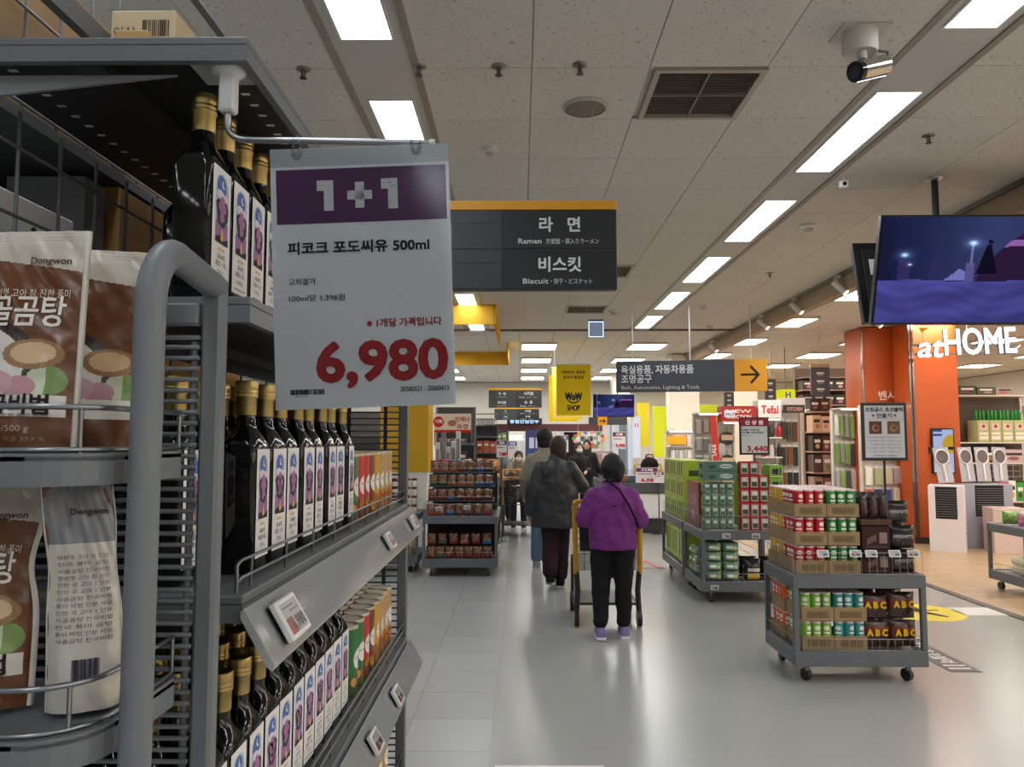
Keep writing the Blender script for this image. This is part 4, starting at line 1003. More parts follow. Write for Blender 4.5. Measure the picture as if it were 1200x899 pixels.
for L_ in range(3):
    z = .688 + .182 * L_; top = L_ == 2
    can_tray('red', 1.892, 5.2, z, LN[L_], 'at the corner of the upper deck', lambda i, j: j == 0 or i == 0 or top, 'red crisp cans on the upper deck')
    can_tray('green', 2.103, 5.2, z, LN[L_], 'next to the red cans', lambda i, j: j == 0 or i == 2 or top, 'green crisp cans on the upper deck')
    can_tray('yellow', 1.892, 5.478, z, LN[L_], 'behind the red cans', lambda i, j: i == 0 or top, 'yellow crisp cans on the upper deck')
    can_tray('red', 2.103, 5.478, z, LN[L_], 'behind the green cans', lambda i, j: i == 2 or top, 'rear red crisp cans on the upper deck')
for L_ in range(2):
    z = .208 + .182 * L_; top = L_ == 1; nm = ('bottom', 'top')[L_]
    can_tray('lime', 1.92, 5.2, z, nm, 'of the lower deck front', lambda i, j: j == 0 or i == 0 or top, 'lime crisp cans on the lower deck')
    can_tray('teal', 2.13, 5.2, z, nm, 'of the lower deck front', lambda i, j: j == 0 or i == 2 or top, 'teal crisp cans on the lower deck')
    can_tray('orange', 1.90, 5.478, z, nm, 'of the lower deck rear', lambda i, j: i == 0 or top, 'orange crisp cans on the lower deck')
for k, x in enumerate((1.95, 2.16, 2.26, 2.41, 2.53)): little_tag(x, 5.03, .822, 'white price tag on the can cart fence, %s along the rail' % ORD[k], R(20))
# soft packs: pillow shapes
def pillow(w, h, th, fn, nx=8, ny=10, mat='film', pinch=.1, seed=0, back=None):
    b = MB(mat); rn = random.Random(seed); ph = [rn.uniform(0, 6) for _ in range(4)]
    def P(i, j, s):
        u, v = i / nx, j / ny; e = (max(0, 1 - abs(2 * u - 1) ** 3) * max(0, 1 - abs(2 * v - 1) ** (3 if v > .5 else 7))) ** .6
        t = th / 2 * e * (1 + .12 * math.sin(5 * u + ph[0] + 4 * v) + .1 * math.sin(9 * v + ph[1]))
        return ((u - .5) * w * (1 - pinch * (.5 - e) * .4), -s * t, v * h)
    for s in (1, -1):
        vs = [P(i, j, s) for j in range(ny + 1) for i in range(nx + 1)]; fs = []; cs = []
        for j in range(ny):
            for i in range(nx):
                a = j * (nx + 1) + i; q = (a, a + 1, a + nx + 2, a + nx + 1); fs.append(q if s > 0 else q[::-1]); cs.append(fn((i + .5) / nx, (j + .5) / ny) if s > 0 or back is None else back)
        b.add(vs, fs, cs, mat, True)
    return b
def mixed(base, amt, rn=rnd): d = rn.uniform(-amt, amt); return tuple(max(0, min(255, c + d + rn.uniform(-amt, amt) * .5)) for c in base)
# chocolate letters bags on the lower deck
def abc_fn(u, v): return (118, 34, 26) if .42 < v < .74 and .08 < u < .95 else mixed((58, 34, 26), 10) if v < .9 else (48, 30, 24)
def make_abc():
    r = tag(link(pillow(.178, .17, .06, abc_fn, 14, 16, seed=3), 'chocolate_bag'), 'x', 'bag')
    b = MB('m'); M = plane((0, -.041, 0)); b.text('A B C', .058, M, (226, 186, 40), at=(0, .076), align='C', bold=.003, fit=.13); link(b, 'lettering', r)
    return r
ab = make_abc(); ABC = [(2.315, 5.14, .212, 0, 0), (2.495, 5.14, .212, .05, 0), (2.315, 5.15, .385, -.05, 0), (2.495, 5.15, .39, .03, 0), (2.31, 5.30, .212, 0, 0), (2.498, 5.31, .212, 0, 0), (2.31, 5.32, .385, 0, 0), (2.498, 5.33, .385, 0, 0)]
AL = ['front lower, next to the teal cans', 'front lower, at the outer corner', 'front upper, next to the teal cans', 'front upper, at the outer corner', 'behind, lower, next to the cans', 'behind, lower, at the outer side', 'behind, upper, next to the cans', 'behind, upper, at the outer side']
for k, (x, y, z, rz, _q) in enumerate(ABC):
    l = 'brown chocolate bag with yellow letters, ' + AL[k]
    if k == 0: ab.location = (x, y, z); ab['label'] = l; ab['group'] = 'chocolate bags on the lower deck'
    else: dup(ab, (x, y, z), rz, l, 'chocolate bags on the lower deck')
# dark chocolate boxes and black bags on the upper deck
trd = make_tray(.18, .26, .1)
def dark_tray(x, y, z, label): 
    o = tag(link(MB('card').box((-.09, -.13, 0), (.09, .13, .15), (54, 32, 30), c=.003), 'chocolate_box', None, (x, y, z)), label, 'box', 'dark chocolate boxes on the upper deck')
    p = MB('m'); M = plane((0, -.1306, 0)); p.flat([(-.06, .03), (.0, .06), (.0, .1), (-.06, .07)], M, (110, 84, 78)); p.rect(.02, .04, .07, .11, M, (140, 120, 112)); p.rect(-.07, .015, .07, .022, M, (96, 74, 66)); link(p, 'print', o)
for k in range(2): dark_tray(2.31, 5.19, .69 + .153 * k, '%s dark brown chocolate box beside the green cans' % ('lower', 'upper')[k])
o = tag(link(MB('card').box((-.1, -.14, 0), (.1, .14, .035), (84, 62, 44), c=.003), 'display_tray', None, (2.315, 5.2, 1.0)), 'shallow brown tray holding upright dark pouches', 'cardboard tray')
pm_ = pillow(.06, .165, .04, lambda u, v: (36, 26, 26) if v > .8 else mixed((70, 46, 46), 14) if v > .3 else (50, 34, 34), 6, 8, seed=5).mesh('chocolate_pouch')
for k in range(3):
    for j in range(3): tag(link(pm_, 'chocolate_pouch', None, (2.25 + .066 * k, 5.1 + .075 * j, 1.038), (0, 0, rnd.uniform(-.2, .2))), 'upright dark pouch, %s in the %s row of the shallow tray' % (ORD[k], ORD[j]), 'pouch', 'dark pouches in the shallow tray')
def hb_fn(u, v): return (20, 18, 20) if v > .66 or v < .2 else mixed((38, 34, 36), 8)
hb = tag(link(pillow(.17, .15, .07, hb_fn, 12, 12, seed=8), 'chocolate_bag'), 'x', 'bag'); b = MB('m'); b.text("HERSHEY'S", .03, plane((0, -.046, 0)), (176, 172, 170), at=(0, .07), align='C', bold=.001, fit=.12); link(b, 'lettering', hb)
for k, (x, y, z) in enumerate(((2.495, 5.12, .69), (2.5, 5.13, .845), (2.495, 5.25, .69), (2.5, 5.26, .845), (2.5, 5.19, 1.0))):
    l = 'black chocolate bag at the end of the upper deck, ' + ('front lower', 'front upper', 'rear lower', 'rear upper', 'topmost')[k]
    if k == 0: hb.location = (x, y, z); hb['label'] = l; hb['group'] = 'black chocolate bags'
    else: dup(hb, (x, y, z), rnd.uniform(-.1, .1), l, 'black chocolate bags')
# poster stand behind the can cart
def card_stand(label, u0, v0, u1, v1, y, draw, base_z=0, frame=(34, 34, 38), foot=True):
    a, c = PY(u0, v1, y), PY(u1, v0, y); w, h = c.x - a.x, c.z - a.z; xc = (a.x + c.x) / 2
    r = thing('sign_stand', label, 'sign stand', (xc, y, base_z))
    link(MB('s').box((-w / 2, 0, a.z - base_z), (w / 2, .015, c.z - base_z), frame, c=.003), 'frame', r)
    link(MB('p').cyl((0, .02, .01), (0, .02, a.z - base_z + .1), .008, (26, 26, 28), 10), 'pole', r)
    if foot: link(MB('p').lathe([(.15, 0), (.15, .008), (.02, .014)], (30, 30, 32), 24, (0, .02, 0)), 'base', r)
    else: link(MB('p').box((-.03, .0, 0), (.03, .04, .012), (30, 30, 32)), 'base', r)
    m = .02 * w / .3; link(MB('m').rect(-w / 2 + m, a.z - base_z + m, w / 2 - m, c.z - base_z - m, plane((0, -.0012, 0)), (206, 210, 216)), 'paper', r)
    b = MB('m'); draw(b, plane((0, -.0022, a.z - base_z)), w, h); link(b, 'lettering', r)
    return r
def d1(b, M, w, h):
    K = (40, 40, 44)
    b.text('프링글스 초코블럭', h * .085, M, K, bold=.0015, at=(0, h * .85), align='C', fit=w * .82); b.text('만들기', h * .085, M, K, bold=.0015, at=(0, h * .745), align='C', fit=w * .32)
    for s in (-1, 1):
        x, y, q = s * w * .24, h * .775, w * .035; b.flat([(x, y - q), (x + q, y + q * .3), (x + q * .5, y + q), (x, y + q * .5), (x - q * .5, y + q), (x - q, y + q * .3)], M, (150, 60, 84))
    b.rect(-w * .42, h * .715, w * .42, h * .72, M, (120, 120, 124))
    for s, c in ((-1, (104, 72, 54)), (1, (120, 90, 72))):
        x = s * w * .2; b.rect(x - w * .14, h * .46, x + w * .14, h * .68, M, c, lift=.0002); b.disc(x, h * .56, w * .075, h * .06, M, jit((176, 140, 112), 10), lift=.0004); b.disc(x + .004, h * .565, w * .05, h * .04, M, c, lift=.0006)
    for k in range(5): b.text('초코블럭 만들기 상품 한 고아', h * .035, M, (110, 112, 118), at=(0, h * (.39 - .062 * k)), align='C', fit=w * (.74 - .06 * (k % 3)))
    b.text('프링글스 만들기', h * .03, M, (70, 70, 74), at=(0, h * .075), align='C', fit=w * .5, bold=.0004)
card_stand('black-framed recipe poster on a thin pole behind the can cart', 1011, 472, 1062, 540, 5.8, d1)
def d2(b, M, w, h):
    b.rect(-w * .46, h * .76, w * .46, h * .97, M, (150, 40, 62)); b.text('신 상 품', h * .12, M, (236, 226, 228), at=(0, h * .815), align='C', bold=.003, fit=w * .6, lift=.0004)
    b.text('이상품 가격입니다', h * .055, M, (60, 60, 66), at=(-w * .42, h * .64), bold=.001, fit=w * .6); b.text('상품 20개당', h * .055, M, (60, 60, 66), at=(-w * .42, h * .57), bold=.001, fit=w * .72)
    b.rect(-w * .42, h * .5, -w * .1, h * .515, M, (150, 150, 154)); b.text('3,440', h * .21, M, (186, 52, 70), at=(w * .43, h * .09), align='R', bold=.003, fit=w * .68)
card_stand('new product price card reading 3,440 standing over the green seaweed packs', 867, 489, 901, 533, 7.95, d2, .69, foot=False)
# ================================================================== seaweed cart and lime box cart
c2 = cart('grey wheeled cart of green seaweed packs and red boxes', 1.735, 7.44, .85, .82)
c3 = cart('grey wheeled cart stacked with lime green boxes', 1.735, 8.32, .85, 1.18)
def sw_fn(u, v): return (206, 216, 204) if .62 < v < .78 and .2 < u < .8 else (40, 60, 48) if .3 < v < .5 and .25 < u < .75 else mixed((124, 152, 130), 12)
swm = pillow(.072, .108, .05, sw_fn, 8, 10, seed=2).mesh('seaweed_pack')
for j in range(4):
    for i in range(4):
        for q in range(2): tag(link(swm, 'seaweed_pack', None, (1.815 + .073 * i, 7.52 + .06 * q, .69 + .115 * j)), 'green seaweed pack, %s row from the deck, %s column, %s' % (ORD[j], ORD[i], ('front', 'just behind the front')[q]), 'seaweed pack', 'seaweed packs on the upper deck')
def gbox(name, a, b, col, label, cat, group, draw=None, mat='s'):
    a, b = Vector(a), Vector(b); c = Vector(((a.x + b.x) / 2, (a.y + b.y) / 2, a.z)); d = b - a
    o = tag(link(MB(mat).box(a - c, b - c, col, c=.003), name, None, c), label, cat, group)
    if draw:
        p = MB('m'); draw(p, plane((0, -d.y / 2 - .001, 0)), plane((-d.x / 2 - .001, 0, 0), '-x'), d.x, d.y, d.z); link(p, 'print', o)
    return o
def sw_box(p, M, MX, w, d, h):
    p.disc(w * .18, h * .5, w * .2, h * .22, M, (206, 214, 206)); p.rect(w * .02, h * .46, w * .34, h * .54, M, (46, 70, 56), lift=.0003); p.disc(-w * .25, h * .4, w * .12, h * .2, M, (60, 90, 70)); p.disc(0, h * .5, d * .3, h * .25, MX, (70, 104, 84))
for k, (x0, z0, l) in enumerate(((1.78, 1.16, 'lower'), (1.78, 1.255, 'upper'))):
    gbox('seaweed_box', (x0, 7.47, z0), (x0 + .31, 7.7, z0 + .092), (84, 116, 98), 'dark green seaweed box on top of the packs, %s of two' % l, 'box', 'seaweed boxes', sw_box)
gbox('seaweed_box', (1.775, 7.70, .69), (1.80, 8.22, 1.13), (150, 44, 58), 'red side panel box at the flank of the seaweed cart', 'box', None, lambda p, M, MX, w, d, h: (p.text('신상품', .12, MX, (214, 170, 176), at=(0, h * .5), align='C', bold=.003), p.disc(0, h * .25, .08, .05, MX, (206, 196, 190))))
def redp(p, M, MX, w, d, h):
    p.rect(-w * .36, h * .1, w * .36, h * .85, M, (196, 204, 196)); p.rect(-w * .3, h * .15, w * .3, h * .5, M, (64, 92, 66), lift=.0003); p.disc(0, h * .66, w * .2, h * .1, M, (226, 220, 200), lift=.0004)
for j in range(5):
    for i in range(3):
        if j == 4 and i == 2: continue
        gbox('seaweed_carton', (2.125 + .092 * i, 7.475, .69 + .132 * j), (2.125 + .092 * i + .088, 7.56, .69 + .132 * j + .128), (178, 40, 42), 'red seaweed carton, %s layer from the deck, %s column' % (ORD[j], ORD[i]), 'carton', 'red seaweed cartons', redp)
def limep(p, M, MX, w, d, h):
    p.text('초코칩', h * .5, M, (60, 44, 84), at=(-w * .1, h * .3), align='C', bold=.004, fit=w * .4); p.disc(w * .3, h * .5, w * .1, h * .32, M, (96, 120, 50)); p.rect(-w * .48, h * .04, w * .48, h * .12, M, (206, 220, 150))
for k in range(5): gbox('snack_box', (2.41, 7.475, .69 + .125 * k), (2.54, 7.70, .69 + .125 * k + .12), (126, 172, 66), 'green chocolate snack box in the stack at the cart end, %s from the deck' % ORD[k], 'box', 'green snack boxes', limep)
gbox('snack_box', (2.13, 7.74, 1.2), (2.385, 7.98, 1.32), (120, 166, 62), 'green chocolate snack box lying on the back of the seaweed cart', 'box', 'green snack boxes', limep)
gbox('snack_box', (2.2, 7.62, .69), (2.385, 7.98, 1.195), (110, 150, 60), 'tall green carton behind the red seaweed cartons', 'box', 'green snack boxes')
lv_fn = lambda u, v: (220, 226, 214) if .35 < v < .62 and .15 < u < .55 else (206, 190, 70) if .3 < v < .55 and .68 < u < .85 else mixed((118, 146, 122), 18)
lvm = pillow(.15, .088, .085, lv_fn, 12, 8, seed=6).mesh('seaweed_bundle')
for j in range(4):
    for i in range(2):
        for q in range(3): tag(link(lvm, 'seaweed_bundle', None, (1.87 + .165 * i, 7.53 + .1 * q, .21 + .09 * j), (0, 0, rnd.uniform(-.04, .04))), 'green seaweed bundle on the lower deck, %s layer, %s column, %s row' % (ORD[j], ORD[i], ORD[q]), 'seaweed bundle', 'seaweed bundles on the lower deck')
for j in range(3):
    for q in range(2): tag(link(lvm, 'seaweed_bundle', None, (1.812, 7.92 + .165 * q, .21 + .09 * j), (0, 0, R(-90))), 'green seaweed bundle facing the aisle, %s layer, %s along' % (ORD[j], ORD[q]), 'seaweed bundle', 'seaweed bundles facing the aisle')
bb = pillow(.17, .2, .1, lambda u, v: (216, 180, 60) if v < .35 and .2 < u < .8 else (210, 208, 200) if .45 < v < .6 and .2 < u < .85 else mixed((40, 40, 38), 14), 12, 12, seed=9).mesh('snack_bag')
for k, (x, y, z) in enumerate(((2.24, 7.54, .21), (2.43, 7.55, .21), (2.44, 7.72, .21), (2.25, 7.72, .21))): tag(link(bb, 'snack_bag', None, (x, y, z), (0, 0, rnd.uniform(-.2, .2))), 'black and yellow snack bag on the lower deck, ' + ('front, beside the seaweed', 'front, at the outer corner', 'rear, at the outer corner', 'rear, in the middle')[k], 'bag', 'black snack bags')
def lime2(p, M, MX, w, d, h):
    for k in range(3): p.rect(-d * .4 + k * d * .28, h * .2, -d * .4 + k * d * .28 + d * .1, h * .75, MX, (56, 66, 34)); p.disc(-d * .3 + k * d * .28, h * .82, d * .06, h * .08, MX, (70, 84, 40))
    p.rect(-w * .3, h * .2, w * .3, h * .5, M, (70, 90, 40))
for j in range(3):
    for i in range(3):
        gbox('snack_carton', (1.77, 8.36 + .37 * i, .69 + .215 * j), (2.05, 8.36 + .37 * i + .36, .69 + .215 * j + .21), mixed((178, 200, 60), 8), 'lime green snack carton, %s layer, %s along the aisle' % (ORD[j], ORD[i]), 'carton', 'lime snack cartons on the upper deck', lime2)
for i in range(3): gbox('snack_carton', (1.78, 8.37 + .37 * i, .21), (2.1, 8.37 + .37 * i + .34, .57), (172, 196, 66), 'lime green carton on the lower deck, %s along the aisle' % ORD[i], 'carton', 'lime snack cartons on the lower deck', lime2)
for x, z, l in ((1.97, .64, 'white price tag on the seaweed cart under the green packs'), (2.25, .64, 'white price tag on the seaweed cart under the red cartons'), (1.85, .155, 'white price tag low on the seaweed cart')): little_tag(x, 7.432, z, l)
# ================================================================== left snack carts
c4 = cart('grey wheeled cart of nut and jerky packs in front of the yellow pillar', -1.11, 8.82, .86, 1.3)
c5 = cart('grey wheeled cart of jars beside the nut pack cart', -2.05, 9.1, .86, .7)
PAL = [('orange', (150, 84, 44)), ('green', (64, 92, 66)), ('blue', (60, 98, 150)), ('red', (128, 50, 50)), ('brown', (92, 62, 48)), ('copper', (176, 106, 66))]
def pk_fn(col):
    rn = random.Random(sum(col))
    def f(u, v):
        if v < .36: return (206, 200, 190) if .14 < v < .2 and .25 < u < .75 else mixed(col, 8, rn)
        if v > .9: return (46, 36, 32)
        return mixed((110, 72, 48), 34, rn)
    return f
pkm = [pillow(.105, .135, .05, pk_fn(c), 8, 12, seed=k).mesh('nut_pack') for k, (_n, c) in enumerate(PAL)]
def packs(z, y, n, seq, where, x0=-1.02, step=.1085, rz=0):
    for k in range(n):
        i = seq[k % len(seq)]
        tag(link(pkm[i], 'nut_pack', None, (x0 + step * k, y + rnd.uniform(-.005, .005), z), (R(-6), 0, rz + rnd.uniform(-.08, .08))), '%s nut and jerky pack, %s in the %s' % (PAL[i][0], ORD[k], where), 'snack pack', 'nut packs in the ' + where)
deck = thing('display_riser', 'stepped wire riser carrying the upper rows of nut packs', 'display riser', (-.68, 9.2, .686))
for k in range(3):
    z = .686 + .16 * (k + 1); wlink(MB('p').box((-1.08, 9.0 + .12 * k, z - .008), (-.3, 9.6, z), (84, 88, 92)), 'step', deck); wlink(MB('met').tube([(-1.08, 8.995 + .12 * k, z + .05), (-.3, 8.995 + .12 * k, z + .05)], .003, (150, 152, 154), 5), 'step_rail', deck)
for x in (-1.07, -.31): wlink(MB('p').box((x - .008, 9.58, .688), (x + .008, 9.6, 1.17), (84, 88, 92)), 'leg', deck)
wlink(MB('m').box((-1.08, 9.605, .69), (-.28, 9.612, 1.2), (44, 38, 36)), 'back_board', deck)  # added dark sheet, stands in for the shade behind the packs
link(MB('m').box((-.41, -.3, .207), (.41, -.292, .58), (40, 36, 34)), 'back_board', c4)  # another added sheet, darkens the depth of the lower deck
packs(.69, 8.9, 7, (0, 0, 2, 4, 4, 4, 3, 3), 'lowest row of the upper deck'); packs(.852, 9.05, 7, (3, 3, 2, 4, 3, 4, 4, 3), 'second row of the upper deck'); packs(1.012, 9.17, 7, (1, 1, 5, 5, 5, 2, 2, 2), 'third row of the upper deck'); packs(1.172, 9.29, 7, (5, 5, 5, 3, 4, 2, 4, 4), 'top row of the upper deck')
packs(.21, 8.9, 7, (0, 1, 3, 3, 3, 3, 3, 2), 'lower deck front row'); packs(.352, 8.97, 6, (0, 1, 3, 5, 3, 2), 'lower deck upper row', step=.128)
for k in range(3):
    for j in range(3): tag(link(pkm[(k + j) % 6], 'nut_pack', None, (-.32, 9.7 + .13 * k, .69 + .15 * j), (0, 0, R(90))), '%s nut and jerky pack facing the aisle, %s along, %s tier' % (PAL[(k + j) % 6][0], ORD[k], ORD[j]), 'snack pack', 'nut packs facing the aisle')
sb = [pillow(.118, .11, .06, (lambda c: lambda u, v: mixed(c, 30))(c), 8, 8, seed=k + 20).mesh('snack_bag') for k, c in enumerate(((190, 120, 60), (170, 60, 56), (96, 130, 150), (200, 176, 130), (120, 60, 50)))]
for k in range(11):
    tag(link(sb[k % 5], 'snack_bag', None, (-.985 + .138 * (k % 6) + (.05 + .012 * (k % 6) if k > 5 else 0), 9.4 + .1 * (k // 6), 1.18 + .03 * (k // 6)), (R(-12), rnd.uniform(-.15, .15), rnd.uniform(-.12, .12))), '%s snack bag of the loose heap above the nut packs, %s row' % (ORD[k % 6], ('front', 'rear')[k // 6]), 'bag', 'loose snack bags above the nut packs')
def jar_mesh():
    r = MB('g').lathe([(.034, 0), (.036, .004), (.036, .075), (.03, .085)], [(120, 60, 44), (214, 206, 190), (140, 70, 50)], 12); r.lathe([(.033, .082), (.033, .1)], (120, 44, 36), 12); return r.mesh('sauce_jar')
jm = jar_mesh()
for j in range(4):
    for k in range(5): tag(link(jm, 'sauce_jar', None, (-1.25 - .078 * k, 9.16, .69 + .103 * j)), 'white-labelled sauce jar, %s layer, %s from the nut cart' % (ORD[j], ORD[k]), 'jar', 'sauce jars stacked on the cart')
gm = pillow(.07, .28, .05, lambda u, v: mixed((176, 150, 96), 26), 6, 14, seed=31).mesh('noodle_bag')
for k in range(5): tag(link(gm, 'noodle_bag', None, (-1.25 - .085 * k, 9.2, .21)), 'tall golden noodle bag on the jar cart, %s from the nut cart' % ORD[k], 'bag', 'golden noodle bags')
for x, z, l in ((-.92, .77, 'white price tag on the nut pack cart under the orange packs'), (-.6, .785, 'white price tag on the nut pack cart near the middle')): little_tag(x, 8.812, z, l)
# ================================================================== shopping carts
def make_shopping_cart():
    r = thing('shopping_cart', 'x', 'shopping cart')
    YE, BK = (196, 146, 34), (34, 34, 36)
    for s in (-1, 1):
        p = link(MB('s').tube([(s * .265, 0, .44), (s * .272, 0, .8), (s * .275, -.01, .98), (s * .27, -.05, 1.04)], .023, YE, 10), 'yellow_post', r)
        link(MB('p').tube([(s * .262, .0, .46), (s * .25, .015, .3), (s * .26, .02, .13)], .024, BK, 10), 'leg', r)
        for y, nm in ((.02, 'rear'), (.62, 'front')):
            c = link(MB('p').box((s * .26 - .014, y - .03, .09), (s * .26 + .014, y + .03, .15), BK, c=.004), 'caster', r)
            link(MB('s').cyl((s * .26 - .018, y, .07), (s * .26 + .018, y, .07), .068, (28, 28, 30), 18), 'wheel', c)
            link(MB('met').cyl((s * .26 - .02, y, .07), (s * .26 + .02, y, .07), .03, (150, 152, 154), 12), 'hub', c)
        link(MB('p').tube([(s * .26, .03, .16), (s * .26, .62, .16)], .02, BK, 8), 'side_beam', r)
        link(MB('p').tube([(s * .255, .62, .16), (s * .25, .66, .5)], .016, BK, 8), 'front_leg', r)
    link(MB('s').tube([(-.27, -.05, 1.04), (.27, -.05, 1.04)], .017, YE, 10), 'handle', r)
    b = MB('p')
    def panel(A, B, C, D, nu, nv):
        A, B, C, D = map(Vector, (A, B, C, D))
        for k in range(nu + 1): t = k / nu; b.tube([A.lerp(B, t), D.lerp(C, t)], .0035, (52, 53, 56), 5)
        for k in range(nv + 1): t = k / nv; b.tube([A.lerp(D, t), B.lerp(C, t)], .0035, (52, 53, 56), 5)
    z0, z1 = .46, .92
    panel((-.24, .06, z0), (-.22, .70, z0 + .06), (-.24, .78, z1), (-.26, .03, z1), 14, 7); panel((.24, .06, z0), (.22, .70, z0 + .06), (.24, .78, z1), (.26, .03, z1), 14, 7)
    panel((-.22, .70, z0 + .06), (.22, .70, z0 + .06), (.24, .78, z1), (-.24, .78, z1), 9, 7); panel((-.24, .06, z0), (.24, .06, z0), (.26, .03, z1), (-.26, .03, z1), 9, 7); panel((-.24, .06, z0), (.24, .06, z0), (.22, .70, z0 + .06), (-.22, .70, z0 + .06), 9, 12)
    link(b, 'wire_mesh_basket', r)
    link(MB('p').tube([(-.26, .03, z1), (-.24, .78, z1), (.24, .78, z1), (.26, .03, z1), (-.26, .03, z1)], .011, YE, 8), 'basket_rim', r)
    link(MB('p').box((-.23, .035, .62), (.23, .05, .88), (30, 30, 32), c=.004), 'seat_flap', r)
    link(MB('p').box((-.24, .05, .17), (.24, .6, .19), (46, 47, 50)), 'lower_rack', r)
    return r
sc0 = make_shopping_cart(); sc0.location = (.735, 6.52, 0); sc0['label'] = 'yellow and black shopping cart pushed by the shopper in the purple jacket'; sc0['group'] = 'shopping carts'
dup(sc0, (-.02, 13.15, 0), R(180), 'yellow-rimmed shopping cart coming towards the nut pack cart', 'shopping carts')
sc3 = dup(sc0, (2.72, 16.4, 0), R(175), 'distant shopping cart with a black bag in its child seat', 'shopping carts')
bgm = MB('cloth'); bgm.lathe([(.08, 0), (.16, .03), (.19, .12), (.15, .22), (.05, .27)], (24, 24, 26), 16); bag = tag(link(bgm, 'shopping_bag', None, (2.7, 16.06, .925)), 'plump black bag lying on the distant shopping cart', 'bag'); link(MB('cloth').tube([(-.1, 0, .2), (-.06, 0, .33), (.06, 0, .33), (.1, 0, .2)], .012, (20, 20, 22), 8), 'strap', bag)
cl = pillow(.3, .3, .22, lambda u, v: mixed((60, 58, 60), 40), 10, 10, seed=40); o = tag(link(cl, 'shopping_bag', None, (-.0, 12.75, .53), (R(-20), 0, .3)), 'crumpled grey plastic bag inside the oncoming cart', 'bag')
# ================================================================== people
def ell(b, c, r, n=14, m=9):
    rings = []
    for i in range(m + 1):
        t = math.pi * (i / m) if 0 < i < m else (0.02 if i == 0 else math.pi - .02)
        rings.append([(c[0] + r[0] * math.sin(t) * math.cos(2 * math.pi * k / n), c[1] + r[1] * math.sin(t) * math.sin(2 * math.pi * k / n), c[2] - r[2] * math.cos(t)) for k in range(n)])
    b.loft(rings, (128, 128, 128))
def cap(b, p, q, r0, r1, n=12):
    p, q = Vector(p), Vector(q)
    if (q - p).length > 1e-4: b.tube([p, q], 0, (128, 128, 128), n, rs=[r0, r1])
    ell(b, p, (r0,) * 3, n, 8); ell(b, q, (r1,) * 3, n, 8)
def grown(b, name, parent, mat, vox, it=4, folds=0):
    me = b.mesh(name); me.materials.clear(); me.materials.append(mat)
    o = link(me, name, parent)
    m = o.modifiers.new('remesh', 'REMESH'); m.mode = 'VOXEL'; m.voxel_size = vox; m.use_smooth_shade = True
    s = o.modifiers.new('smooth', 'SMOOTH'); s.iterations = it; s.factor = .5
    if folds:
        t = bpy.data.textures.get('cloth_folds') or bpy.data.textures.new('cloth_folds', 'CLOUDS'); t.noise_scale = .1; t.noise_depth = 2
        d = o.modifiers.new('folds', 'DISPLACE'); d.texture = t; d.strength = folds; d.mid_level = .5; d.texture_coords = 'LOCAL'
    return o
SKIN = solid('skin', (196, 156, 132), .6, 60, .05, .3)
